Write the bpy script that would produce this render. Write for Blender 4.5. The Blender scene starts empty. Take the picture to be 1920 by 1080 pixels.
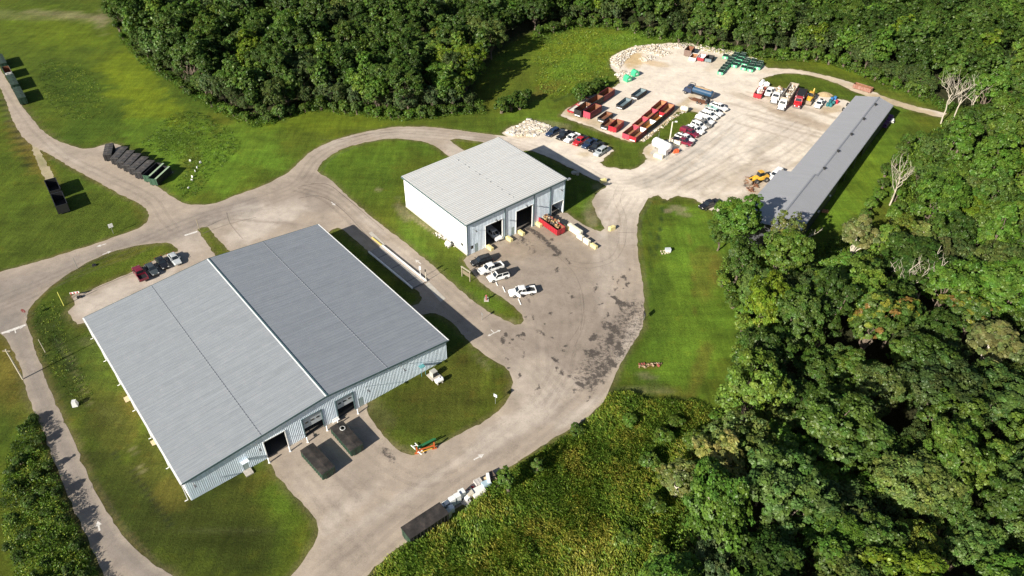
import bpy, math, random
import numpy as np
from mathutils import Vector, Matrix
from mathutils.geometry import delaunay_2d_cdt
random.seed(7); rng = np.random.default_rng(11)
scene = bpy.context.scene
COL = scene.collection
R = math.radians

# ------------------------------------------------------------------ camera
CAM_H = 100.0; FPX = 1383.5; PITCH = 0.68196; ROLL = 0.01081
def _axes():
    c, s = math.cos(PITCH), math.sin(PITCH); cr, sr = math.cos(ROLL), math.sin(ROLL)
    fwd = np.array([0, c, -s]); r = np.array([1., 0, 0]); u = np.array([0, s, c])
    return cr*r + sr*u, -sr*r + cr*u, fwd
AX_R, AX_U, AX_F = _axes()
def G(u, v, z=0.0):
    """survey helper: a place in the photograph -> the point of the real site at height z"""
    d = (u-960)*AX_R + (540-v)*AX_U + FPX*AX_F
    t = (z-CAM_H)/d[2]
    return np.array([0, 0, CAM_H]) + t*d
def GA(uv, z=0.0):
    uv = np.asarray(uv, float)
    d = (uv[:, :1]-960)*AX_R + (540-uv[:, 1:2])*AX_U + FPX*AX_F
    t = (z-CAM_H)/d[:, 2:]
    return (np.array([0, 0, CAM_H]) + t*d)
def PX(P):
    d = P - np.array([0, 0, CAM_H]); z = np.maximum(d@AX_F, 1e-3)
    return 960+FPX*(d@AX_R)/z, 540-FPX*(d@AX_U)/z
cd = bpy.data.cameras.new('camera'); cam = bpy.data.objects.new('camera', cd); COL.objects.link(cam)
m = Matrix.Identity(4)
for i in range(3):
    m[i][0] = AX_R[i]; m[i][1] = AX_U[i]; m[i][2] = -AX_F[i]
m[2][3] = CAM_H
cam.matrix_world = m; cd.sensor_width = 36; cd.lens = FPX/1920*36; cd.clip_end = 6000; cd.clip_start = 1
scene.camera = cam

# ------------------------------------------------------------------ light
SUN_AZ = R(48.5); SUN_EL = R(27.3)            # SUN_AZ: direction in which shadows fall
S = Vector((math.cos(SUN_AZ)*math.cos(SUN_EL), math.sin(SUN_AZ)*math.cos(SUN_EL), -math.sin(SUN_EL)))
sd = bpy.data.lights.new('sun', 'SUN'); sd.energy = 5.0; sd.angle = R(0.55); sd.color = (1.0, 0.93, 0.82)
so = bpy.data.objects.new('sun', sd); COL.objects.link(so); so.rotation_euler = S.to_track_quat('-Z', 'Y').to_euler()
w = bpy.data.worlds.new('World'); scene.world = w; w.use_nodes = True
nt = w.node_tree; bg = nt.nodes['Background']; sk = nt.nodes.new('ShaderNodeTexSky'); sk.sky_type = 'NISHITA'; sk.sun_disc = False
sk.sun_elevation = SUN_EL
# nishita: rotation 0 puts the sun at +Y, turning clockwise
sk.sun_rotation = math.atan2(-math.cos(SUN_AZ), -math.sin(SUN_AZ)) % (2*math.pi)
nt.links.new(sk.outputs[0], bg.inputs[0]); bg.inputs[1].default_value = 0.05
scene.view_settings.view_transform = 'Standard'; scene.view_settings.look = 'None'
scene.view_settings.exposure = 0.93; scene.view_settings.gamma = 1.0
scene.cycles.max_bounces = 6; scene.cycles.diffuse_bounces = 2; scene.cycles.transparent_max_bounces = 6
scene.cycles.use_denoising = True

# ------------------------------------------------------------------ noise
def _hash(ix, iy, seed):
    h = (ix.astype(np.int64)*374761393 + iy.astype(np.int64)*668265263 + seed*1442695041) & 0x7fffffff
    h = ((h ^ (h >> 13))*1274126177) & 0x7fffffff
    return ((h ^ (h >> 16)) & 0xffff)/65535.0
def vn(x, y, seed=0):
    x = np.asarray(x, float); y = np.asarray(y, float)
    ix = np.floor(x); iy = np.floor(y); fx = x-ix; fy = y-iy; fx = fx*fx*(3-2*fx); fy = fy*fy*(3-2*fy)
    a = _hash(ix, iy, seed); b = _hash(ix+1, iy, seed); c = _hash(ix, iy+1, seed); d = _hash(ix+1, iy+1, seed)
    return (a*(1-fx)+b*fx)*(1-fy) + (c*(1-fx)+d*fx)*fy
def fbm(x, y, seed=0, o=4):
    s = 0; a = .5; t = 0
    for k in range(o):
        s = s + a*vn(x*2**k, y*2**k, seed+k*17); t += a; a *= .5
    return s/t
def sstep(a, b, x):
    t = np.clip((x-a)/(b-a), 0, 1); return t*t*(3-2*t)

# ------------------------------------------------------------------ polygons
def smooth_px(pts, step=9.0):
    """closed Catmull-Rom through photo points"""
    P = np.array(pts, float); n = len(P); out = []
    for i in range(n):
        p0, p1, p2, p3 = P[i-1], P[i], P[(i+1) % n], P[(i+2) % n]
        L = np.linalg.norm(p2-p1); k = max(1, int(L/step))
        a = min(1.0, np.linalg.norm(p1-p0)/max(L, 1e-6)); b = min(1.0, np.linalg.norm(p3-p2)/max(L, 1e-6))
        m1 = (p2-p0)*.5*min(1, a+.15)*min(1., 2*L/max(np.linalg.norm(p2-p0), 1e-6)); m2 = (p3-p1)*.5*min(1, b+.15)*min(1., 2*L/max(np.linalg.norm(p3-p1), 1e-6))
        for j in range(k):
            t = j/k; t2 = t*t; t3 = t2*t
            out.append((2*t3-3*t2+1)*p1+(t3-2*t2+t)*m1+(-2*t3+3*t2)*p2+(t3-t2)*m2)
    return np.array(out)
def world_poly(pts, step=9.0, jit=0.12, seed=1, fine=0.7):
    W = GA(smooth_px(pts, step))[:, :2]
    out = []
    n = len(W)
    for i in range(n):
        a, b = W[i], W[(i+1) % n]; L = np.linalg.norm(b-a); k = max(1, int(L/fine))
        for j in range(k): out.append(a+(b-a)*j/k)
    W = np.array(out)
    W[:, 0] += (fbm(W[:, 0]*.9, W[:, 1]*.9, seed, 3)-.5)*jit*4; W[:, 1] += (fbm(W[:, 0]*.9, W[:, 1]*.9, seed+50, 3)-.5)*jit*4
    return W
def inside(P, W):
    x = P[:, 0]; y = P[:, 1]; r = np.zeros(len(P), bool); n = len(W)
    for i in range(n):
        x1, y1 = W[i]; x2, y2 = W[(i+1) % n]
        c = ((y1 > y) != (y2 > y))
        if y1 != y2: r ^= c & (x < (x2-x1)*(y-y1)/(y2-y1)+x1)
    return r
def edist(P, W):
    d = np.full(len(P), 1e9); n = len(W)
    for i in range(n):
        a = W[i]; e = W[(i+1) % n]-a; q = P-a; L = max(e@e, 1e-9)
        t = np.clip((q@e)/L, 0, 1); dd = ((q-t[:, None]*e)**2).sum(1); np.minimum(d, dd, out=d)
    return np.sqrt(d)
def sdf(P, W):
    """positive inside"""
    lo = W.min(0)-12; hi = W.max(0)+12
    out = np.full(len(P), -12.0)
    k = (P[:, 0] > lo[0]) & (P[:, 0] < hi[0]) & (P[:, 1] > lo[1]) & (P[:, 1] < hi[1])
    Q = P[k]
    if len(Q): d = edist(Q, W); out[k] = np.where(inside(Q, W), d, -d)
    return out

# ------------------------------------------------------------------ object helpers
def tag(o, label=None, cat=None, group=None, kind=None):
    if label: o['label'] = label
    if cat: o['category'] = cat
    if group: o['group'] = group
    if kind: o['kind'] = kind
    return o
def empty(name, loc=(0, 0, 0), rz=0.0, label=None, cat=None, group=None):
    o = bpy.data.objects.new(name, None); COL.objects.link(o); o.location = loc; o.rotation_euler = (0, 0, rz)
    o.empty_display_size = .5
    return tag(o, label, cat, group)
def mesh_arrays(name, V, quads=None, tris=None, mat=None, colors=None, smooth=False, extra=None):
    me = bpy.data.meshes.new(name); V = np.asarray(V, np.float32)
    F = quads if quads is not None else tris; k = 4 if quads is not None else 3
    F = np.asarray(F, np.int32)
    me.vertices.add(len(V)); me.vertices.foreach_set('co', V.ravel())
    me.loops.add(F.size); me.loops.foreach_set('vertex_index', F.ravel())
    me.polygons.add(len(F)); me.polygons.foreach_set('loop_start', np.arange(0, F.size, k, dtype=np.int32))
    if smooth: me.polygons.foreach_set('use_smooth', np.ones(len(F), bool))
    me.update(calc_edges=True); me.validate()
    if colors is not None:
        at = me.color_attributes.new('col', 'FLOAT_COLOR', 'POINT')
        c = np.ones((len(V), 4), np.float32); c[:, :3] = colors; at.data.foreach_set('color', c.ravel())
    if extra is not None:
        for nm, arr in extra.items():
            at = me.attributes.new(nm, 'FLOAT', 'POINT'); at.data.foreach_set('value', np.asarray(arr, np.float32))
    if mat: me.materials.append(mat)
    return me
def link(name, me, parent=None, loc=None):
    o = bpy.data.objects.new(name, me); COL.objects.link(o)
    if parent: o.parent = parent
    if loc is not None: o.location = loc
    return o
class MB:
    def __init__(s): s.v = []; s.f = []
    def add(s, vs, fs):
        n = len(s.v); s.v += [tuple(float(c) for c in v) for v in vs]; s.f += [tuple(i+n for i in f) for f in fs]; return s
    def hexa(s, p):   # 8 points: bottom 4 ccw, top 4 ccw
        return s.add(p, [(3, 2, 1, 0), (4, 5, 6, 7), (0, 1, 5, 4), (1, 2, 6, 5), (2, 3, 7, 6), (3, 0, 4, 7)])
    def box(s, x0, x1, y0, y1, z0, z1):
        return s.hexa([(x0, y0, z0), (x1, y0, z0), (x1, y1, z0), (x0, y1, z0), (x0, y0, z1), (x1, y0, z1), (x1, y1, z1), (x0, y1, z1)])
    def rbox(s, cx, cy, z0, z1, lx, ly, a=0):
        c, t = math.cos(a), math.sin(a); P = [(-lx/2, -ly/2), (lx/2, -ly/2), (lx/2, ly/2), (-lx/2, ly/2)]
        P = [(cx+x*c-y*t, cy+x*t+y*c) for x, y in P]
        return s.hexa([(x, y, z0) for x, y in P]+[(x, y, z1) for x, y in P])
    def bar(s, a, b, w, h=None, up=(0, 0, 1)):
        a = Vector(a); b = Vector(b); d = (b-a).normalized(); u = Vector(up)
        if abs(d.dot(u)) > .98: u = Vector((1, 0, 0))
        r = d.cross(u).normalized()*(w/2); t = r.cross(d).normalized()*((h or w)/2)
        return s.hexa([a-r-t, a+r-t, b+r-t, b-r-t, a-r+t, a+r+t, b+r+t, b-r+t])
    def cyl(s, a, b, r0, r1=None, n=12, caps=True):
        r1 = r0 if r1 is None else r1
        a = Vector(a); b = Vector(b); d = (b-a).normalized(); u = Vector((0, 0, 1)) if abs(d.z) < .95 else Vector((1, 0, 0))
        x = d.cross(u).normalized(); y = d.cross(x).normalized()
        vs = []
        for k in range(n):
            t = 2*math.pi*k/n; vs.append(a+(x*math.cos(t)+y*math.sin(t))*r0)
        for k in range(n):
            t = 2*math.pi*k/n; vs.append(b+(x*math.cos(t)+y*math.sin(t))*r1)
        fs = [(k, k+n, (k+1) % n+n, (k+1) % n) for k in range(n)]
        if caps: fs += [tuple(range(n)), tuple(range(2*n-1, n-1, -1))]
        return s.add(vs, fs)
    def loft(s, st):
        """st: (x, half width bottom, half width top, z0, z1[, chamfer]) stations along x"""
        n = len(st); vs = []
        for t in st:
            x, wb, wt, z0, z1 = t[:5]; c = t[5] if len(t) > 5 else .08
            zm = z0+(z1-z0)*.5
            vs += [(x, -wb+c, z0), (x, wb-c, z0), (x, wb, z0+c), (x, (wb+wt)/2+.01, zm), (x, wt, z1-c), (x, wt-c, z1), (x, -wt+c, z1), (x, -wt, z1-c), (x, -(wb+wt)/2-.01, zm), (x, -wb, z0+c)]
        fs = []
        for i in range(n-1):
            for k in range(10): a = i*10+k; b = i*10+(k+1) % 10; fs.append((a, b, b+10, a+10))
        fs += [tuple(range(9, -1, -1)), tuple(range((n-1)*10, n*10))]
        return s.add(vs, fs)
    def mesh(s, name, mat=None, smooth=False):
        me = bpy.data.meshes.new(name); me.from_pydata(s.v, [], s.f)
        me.validate(); me.update()
        import bmesh
        bm = bmesh.new(); bm.from_mesh(me); bmesh.ops.recalc_face_normals(bm, faces=bm.faces); bm.to_mesh(me); bm.free()
        if mat: me.materials.append(mat)
        if smooth:
            for p in me.polygons: p.use_smooth = True
        return me
    def build(s, name, mat=None, parent=None, loc=None, smooth=False): return link(name, s.mesh(name, mat, smooth), parent, loc)

# ------------------------------------------------------------------ materials
MATS = {}
def mat(name, color, rough=.6, metal=0.0, var=.12, scale=3.0, bump=0.0, spec=.5, coat=0.0, streak=None, dirt=None, dirt_amt=.5):
    if name in MATS: return MATS[name]
    m = bpy.data.materials.new(name); MATS[name] = m; m.use_nodes = True; n = m.node_tree; L = n.links; N = n.nodes
    b = N['Principled BSDF']; b.inputs['Roughness'].default_value = rough; b.inputs['Metallic'].default_value = metal
    b.inputs['Specular IOR Level'].default_value = spec
    if coat: b.inputs['Coat Weight'].default_value = coat; b.inputs['Coat Roughness'].default_value = .12
    tc = N.new('ShaderNodeTexCoord'); mp = N.new('ShaderNodeMapping'); L.new(tc.outputs['Object'], mp.inputs[0])
    if streak: mp.inputs['Scale'].default_value = streak
    nz = N.new('ShaderNodeTexNoise'); nz.inputs['Scale'].default_value = scale; nz.inputs['Detail'].default_value = 5; nz.inputs['Roughness'].default_value = .62
    L.new(mp.outputs[0], nz.inputs[0])
    mr = N.new('ShaderNodeMapRange'); mr.inputs[1].default_value = .3; mr.inputs[2].default_value = .7; mr.inputs[3].default_value = 1-var; mr.inputs[4].default_value = 1+var
    L.new(nz.outputs[0], mr.inputs[0])
    mx = N.new('ShaderNodeMix'); mx.data_type = 'RGBA'; mx.blend_type = 'MULTIPLY'; mx.inputs[0].default_value = 1
    mx.inputs[6].default_value = (*color, 1); L.new(mr.outputs[0], mx.inputs[7])
    out = mx.outputs[2]
    if dirt:
        n2 = N.new('ShaderNodeTexNoise'); n2.inputs['Scale'].default_value = scale*.6; n2.inputs['Detail'].default_value = 6; n2.inputs['Roughness'].default_value = .7
        L.new(tc.outputs['Object'], n2.inputs[0]); m2 = N.new('ShaderNodeMapRange'); m2.inputs[1].default_value = .45; m2.inputs[2].default_value = .68; m2.inputs[4].default_value = dirt_amt
        L.new(n2.outputs[0], m2.inputs[0]); d = N.new('ShaderNodeMix'); d.data_type = 'RGBA'; L.new(m2.outputs[0], d.inputs[0]); L.new(out, d.inputs[6]); d.inputs[7].default_value = (*dirt, 1); out = d.outputs[2]
    L.new(out, b.inputs['Base Color'])
    if bump:
        bp = N.new('ShaderNodeBump'); bp.inputs['Strength'].default_value = bump; bp.inputs['Distance'].default_value = .05; L.new(nz.outputs[0], bp.inputs['Height']); L.new(bp.outputs[0], b.inputs['Normal'])
    return m
def ground_mat(name, kind):
    m = bpy.data.materials.new(name); m.use_nodes = True; n = m.node_tree; L = n.links; N = n.nodes; b = N['Principled BSDF']
    b.inputs['Roughness'].default_value = .95; b.inputs['Specular IOR Level'].default_value = .12 if kind != 'pave' else .3
    at = N.new('ShaderNodeAttribute'); at.attribute_name = 'col'
    tc = N.new('ShaderNodeTexCoord')
    def noise(sc, det, ro, vec=None, sx=None):
        z = N.new('ShaderNodeTexNoise'); z.inputs['Scale'].default_value = sc; z.inputs['Detail'].default_value = det; z.inputs['Roughness'].default_value = ro
        if sx:
            mp = N.new('ShaderNodeMapping'); mp.inputs['Scale'].default_value = sx[:3]; mp.inputs['Rotation'].default_value = (0, 0, sx[3]); L.new(tc.outputs['Object'], mp.inputs[0]); L.new(mp.outputs[0], z.inputs[0])
        else: L.new(tc.outputs['Object'], z.inputs[0])
        return z
    def rng_(src, a, bb, c, d):
        r = N.new('ShaderNodeMapRange'); r.inputs[1].default_value = a; r.inputs[2].default_value = bb; r.inputs[3].default_value = c; r.inputs[4].default_value = d; L.new(src, r.inputs[0]); return r.outputs[0]
    def mul(a, bsock):
        x = N.new('ShaderNodeMix'); x.data_type = 'RGBA'; x.blend_type = 'MULTIPLY'; x.inputs[0].default_value = 1; L.new(a, x.inputs[6]); L.new(bsock, x.inputs[7]); return x.outputs[2]
    c = at.outputs['Color']
    if kind == 'grass':
        n1 = noise(2.4, 9, .82); n2 = noise(.14, 7, .7); n3 = noise(.7, 7, .75, sx=(1, .13, 1, .75)); n6 = noise(.6, 6, .7, sx=(.15, 1, 1, .35))
        c = mul(c, rng_(n1.outputs[0], .3, .72, .55, 1.6)); c = mul(c, rng_(n2.outputs[0], .32, .68, .72, 1.3)); c = mul(c, rng_(n3.outputs[0], .3, .7, .74, 1.28)); c = mul(c, rng_(n6.outputs[0], .3, .7, .84, 1.18))
        # straw tint in patches
        n4 = noise(.33, 8, .72); f = rng_(n4.outputs[0], .55, .76, 0, .5)
        x = N.new('ShaderNodeMix'); x.data_type = 'RGBA'; L.new(f, x.inputs[0]); L.new(c, x.inputs[6])
        y = N.new('ShaderNodeMix'); y.data_type = 'RGBA'; y.blend_type = 'MULTIPLY'; y.inputs[0].default_value = 1; L.new(c, y.inputs[6]); y.inputs[7].default_value = (1.75, 1.12, 1.1, 1); L.new(y.outputs[2], x.inputs[7]); c = x.outputs[2]
        bp = N.new('ShaderNodeBump'); bp.inputs['Strength'].default_value = .9; bp.inputs['Distance'].default_value = .25; L.new(n1.outputs[0], bp.inputs['Height']); L.new(bp.outputs[0], b.inputs['Normal'])
    else:
        n1 = noise(4.0, 9, .78); n2 = noise(.18, 7, .68); n3 = noise(.6, 8, .7)
        c = mul(c, rng_(n1.outputs[0], .3, .7, .86, 1.13)); c = mul(c, rng_(n2.outputs[0], .3, .7, .80, 1.15)); c = mul(c, rng_(n3.outputs[0], .3, .7, .90, 1.09))
        st = N.new('ShaderNodeAttribute'); st.attribute_name = 'stain'
        n5 = noise(1.3, 10, .78); ad = N.new('ShaderNodeMath'); ad.operation = 'MULTIPLY_ADD'; L.new(st.outputs['Fac'], ad.inputs[0]); ad.inputs[1].default_value = .42; L.new(n5.outputs[0], ad.inputs[2])
        f = rng_(ad.outputs[0], .72, .85, 0, .86)
        x = N.new('ShaderNodeMix'); x.data_type = 'RGBA'; L.new(f, x.inputs[0]); L.new(c, x.inputs[6]); x.inputs[7].default_value = (.045, .038, .035, 1); c = x.outputs[2]
        vo = N.new('ShaderNodeTexVoronoi'); vo.feature = 'DISTANCE_TO_EDGE'; vo.inputs['Scale'].default_value = .11; wz = noise(.35, 5, .7); wv = N.new('ShaderNodeMix'); wv.data_type = 'VECTOR'; wv.inputs[0].default_value = .0
        va = N.new('ShaderNodeVectorMath'); va.operation = 'SCALE'; va.inputs['Scale'].default_value = 7.0; L.new(wz.outputs['Color'], va.inputs[0]); vb = N.new('ShaderNodeVectorMath'); vb.operation = 'ADD'; L.new(tc.outputs['Object'], vb.inputs[0]); L.new(va.outputs[0], vb.inputs[1]); L.new(vb.outputs[0], vo.inputs['Vector'])
        c = mul(c, rng_(vo.outputs['Distance'], .0, .012, .80, 1.0))
        bp = N.new('ShaderNodeBump'); bp.inputs['Strength'].default_value = .35; bp.inputs['Distance'].default_value = .04; L.new(n1.outputs[0], bp.inputs['Height']); L.new(bp.outputs[0], b.inputs['Normal'])
    L.new(c, b.inputs['Base Color']); return m
def stripes(m, period, frac, dark, axis='Y', off=0.0):
    n = m.node_tree; N = n.nodes; L = n.links; b = N['Principled BSDF']; src = b.inputs['Base Color'].links[0].from_socket
    tc = N.new('ShaderNodeTexCoord'); sp = N.new('ShaderNodeSeparateXYZ'); L.new(tc.outputs['Object'], sp.inputs[0])
    d = N.new('ShaderNodeMath'); d.operation = 'DIVIDE'; ad = N.new('ShaderNodeMath'); ad.operation = 'ADD'; L.new(sp.outputs[axis], ad.inputs[0]); ad.inputs[1].default_value = off; L.new(ad.outputs[0], d.inputs[0]); d.inputs[1].default_value = period
    f = N.new('ShaderNodeMath'); f.operation = 'FRACT'; L.new(d.outputs[0], f.inputs[0]); g = N.new('ShaderNodeMath'); g.operation = 'LESS_THAN'; L.new(f.outputs[0], g.inputs[0]); g.inputs[1].default_value = frac
    x = N.new('ShaderNodeMix'); x.data_type = 'RGBA'; x.blend_type = 'MULTIPLY'; L.new(g.outputs[0], x.inputs[0]); L.new(src, x.inputs[6]); x.inputs[7].default_value = (dark, dark, dark*1.02, 1); L.new(x.outputs[2], b.inputs['Base Color']); return m
def scuffs(m, scale, lo, col, amt):
    n = m.node_tree; N = n.nodes; L = n.links; b = N['Principled BSDF']; src = b.inputs['Base Color'].links[0].from_socket; tc = N.new('ShaderNodeTexCoord')
    z = N.new('ShaderNodeTexNoise'); z.inputs['Scale'].default_value = scale; z.inputs['Detail'].default_value = 7; z.inputs['Roughness'].default_value = .7; L.new(tc.outputs['Object'], z.inputs[0])
    r = N.new('ShaderNodeMapRange'); r.inputs[1].default_value = lo; r.inputs[2].default_value = lo+.05; r.inputs[4].default_value = amt; L.new(z.outputs[0], r.inputs[0]); x = N.new('ShaderNodeMix'); x.data_type = 'RGBA'; L.new(r.outputs[0], x.inputs[0]); L.new(src, x.inputs[6]); x.inputs[7].default_value = (*col, 1); L.new(x.outputs[2], b.inputs['Base Color']); return m
M_GRASS = ground_mat('grass_ground', 'grass'); M_PAVE = ground_mat('worn_paving', 'pave')
def leaf_mat(name):
    m = bpy.data.materials.new(name); m.use_nodes = True; n = m.node_tree; L = n.links; N = n.nodes
    N.remove(N['Principled BSDF']); out = N['Material Output']
    at = N.new('ShaderNodeAttribute'); at.attribute_name = 'col'; oi = N.new('ShaderNodeObjectInfo')
    x = N.new('ShaderNodeMix'); x.data_type = 'RGBA'; x.blend_type = 'MULTIPLY'; x.inputs[0].default_value = 1; L.new(at.outputs['Color'], x.inputs[6]); L.new(oi.outputs['Color'], x.inputs[7])
    d = N.new('ShaderNodeBsdfDiffuse'); t = N.new('ShaderNodeBsdfTranslucent'); g = N.new('ShaderNodeBsdfGlossy'); g.inputs['Roughness'].default_value = .45; g.inputs[0].default_value = (.5, .55, .45, 1)
    L.new(x.outputs[2], d.inputs[0]); y = N.new('ShaderNodeMix'); y.data_type = 'RGBA'; y.blend_type = 'MULTIPLY'; y.inputs[0].default_value = 1; L.new(x.outputs[2], y.inputs[6]); y.inputs[7].default_value = (1.3, 1.5, .5, 1); L.new(y.outputs[2], t.inputs[0])
    a = N.new('ShaderNodeMixShader'); a.inputs[0].default_value = .22; L.new(d.outputs[0], a.inputs[1]); L.new(t.outputs[0], a.inputs[2])
    c = N.new('ShaderNodeMixShader'); c.inputs[0].default_value = .035; L.new(a.outputs[0], c.inputs[1]); L.new(g.outputs[0], c.inputs[2])
    L.new(c.outputs[0], out.inputs[0]); return m
M_LEAF = leaf_mat('leaves')
# ================================================================== GROUND
ASPH = [(-60, 40), (0, 128), (37, 192), (52, 213), (62, 225), (78, 243), (98, 258), (128, 271), (155, 279), (178, 277), (197, 271), (208, 268), (224, 272), (240, 281), (270, 296), (300, 314), (325, 322), (316, 330), (289, 345), (302, 354), (322, 368), (345, 381), (375, 384), (405, 381), (440, 367), (480, 353), (520, 335), (548, 318), (562, 302), (582, 285), (614, 268), (650, 256), (700, 244), (745, 238), (800, 238), (850, 243), (900, 250), (950, 256), (985, 264), (1020, 277), (1060, 294), (1100, 312), (1135, 332), (1160, 342), (1200, 352), (1217, 368), (1201, 395), (1195, 430), (1197, 480), (1203, 520), (1207, 560), (1207, 600), (1198, 628), (1180, 655), (1160, 690), (1145, 728), (1130, 755), (1095, 787), (1050, 815), (1000, 848), (960, 872), (925, 897), (880, 935), (835, 968), (775, 1008), (730, 1040), (690, 1078), (650, 1120), (600, 1200), (430, 1290), (250, 1200), (195, 1080), (175, 1035), (150, 980), (125, 925), (100, 860), (76, 795), (62, 765), (50, 735), (42, 700), (30, 670), (18, 645), (0, 626), (-80, 650), (-80, 545), (0, 511), (60, 494), (100, 482), (150, 466), (190, 453), (225, 441), (250, 432), (267, 424), (277, 414), (280, 403), (274, 391), (255, 379), (225, 364), (190, 345), (150, 323), (120, 306), (90, 288), (65, 275), (45, 260), (28, 235), (18, 208), (0, 165), (-60, 75)]
HOLES = [
 [(50, 604), (55, 582), (75, 556), (110, 526), (150, 500), (200, 476), (250, 462), (300, 455), (322, 457), (334, 466), (334, 472), (325, 473), (310, 478), (290, 488), (270, 498), (245, 512), (200, 530), (160, 548), (140, 551), (133, 556), (139, 565), (140, 572), (132, 580), (127, 584), (131, 592), (145, 608), (165, 606), (200, 640), (400, 800), (503, 862), (514, 885), (540, 915), (572, 948), (595, 985), (592, 1015), (575, 1045), (548, 1078), (515, 1115), (440, 1150), (360, 1115), (320, 1078), (285, 1055), (235, 1010), (195, 950), (160, 880), (130, 810), (100, 745), (78, 690), (60, 635)],
 [(688, 768), (698, 788), (725, 825), (752, 847), (772, 853), (795, 848), (840, 825), (900, 795), (940, 765), (958, 735), (960, 708), (945, 688), (905, 662), (880, 642), (860, 618), (838, 597), (815, 587), (795, 590), (745, 600), (700, 700)],
 [(622, 430), (632, 427), (645, 432), (680, 463), (720, 495), (755, 525), (782, 546), (790, 558), (786, 570), (770, 575), (700, 560), (600, 470)],
 [(370, 430), (378, 426), (388, 426), (396, 434), (415, 455), (436, 478), (440, 500), (412, 490)],
 [(595, 320), (603, 305), (620, 292), (645, 278), (690, 266), (735, 260), (790, 265), (815, 274), (838, 290), (880, 330), (900, 420), (878, 478), (868, 488), (878, 503), (900, 528), (925, 547), (952, 566), (975, 586), (982, 600), (977, 608), (965, 609), (945, 600), (910, 580), (870, 550), (830, 515), (790, 480), (740, 440), (700, 410), (660, 375), (620, 337), (602, 328)],
 [(843, 262), (855, 260), (880, 263), (905, 267), (915, 275), (890, 288), (862, 278)],
 [(985, 282), (1010, 287), (1040, 300), (1090, 325), (1125, 342), (1137, 350), (1118, 362), (1110, 378), (1118, 400), (1133, 428), (1125, 434), (1100, 424), (1078, 410), (1062, 400), (1000, 380), (960, 300)]]
GRAV = [(942, 250), (965, 236), (990, 225), (1012, 228), (1030, 237), (1060, 243), (1100, 258), (1148, 279), (1150, 284), (1125, 305), (1150, 315), (1180, 318), (1198, 311), (1212, 298), (1204, 287), (1210, 276), (1225, 266), (1250, 262), (1275, 250), (1300, 234), (1317, 218), (1310, 212), (1285, 206), (1270, 210), (1245, 232), (1220, 255), (1197, 266), (1180, 265), (1150, 255), (1120, 243), (1080, 228), (1052, 217), (1060, 205), (1085, 195), (1120, 180), (1150, 165), (1163, 155), (1160, 140), (1145, 125), (1148, 108), (1165, 97), (1200, 88), (1240, 82), (1290, 80), (1330, 88), (1380, 100), (1420, 114), (1440, 127), (1490, 130), (1540, 140), (1600, 156), (1660, 182), (1720, 200), (1775, 213), (1765, 220), (1710, 207), (1650, 189), (1600, 171), (1560, 153), (1520, 142), (1480, 137), (1445, 142), (1425, 152), (1430, 160), (1470, 166), (1510, 173), (1560, 183), (1600, 197), (1590, 240), (1480, 345), (1420, 402), (1345, 401), (1330, 393), (1300, 372), (1265, 368), (1250, 377), (1235, 366), (1217, 371), (1190, 388), (1165, 362), (1120, 333), (1060, 300), (985, 270)]
STRIP = [(56, 266), (70, 274), (84, 300), (103, 334), (84, 337), (70, 305)]
W_ASPH = world_poly(ASPH, jit=.17, seed=3); W_H = [world_poly(h, jit=.18, seed=20+i) for i, h in enumerate(HOLES)]
W_GRAV = world_poly(GRAV, jit=.35, seed=40); W_STRIP = world_poly(STRIP, jit=.3, seed=44)

g0 = (.068, .100, .010); gd = (.038, .066, .008); gy = (.130, .170, .010); gb = (.118, .096, .018); gl = (.100, .180, .016); gs = (.22, .19, .11)
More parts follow.
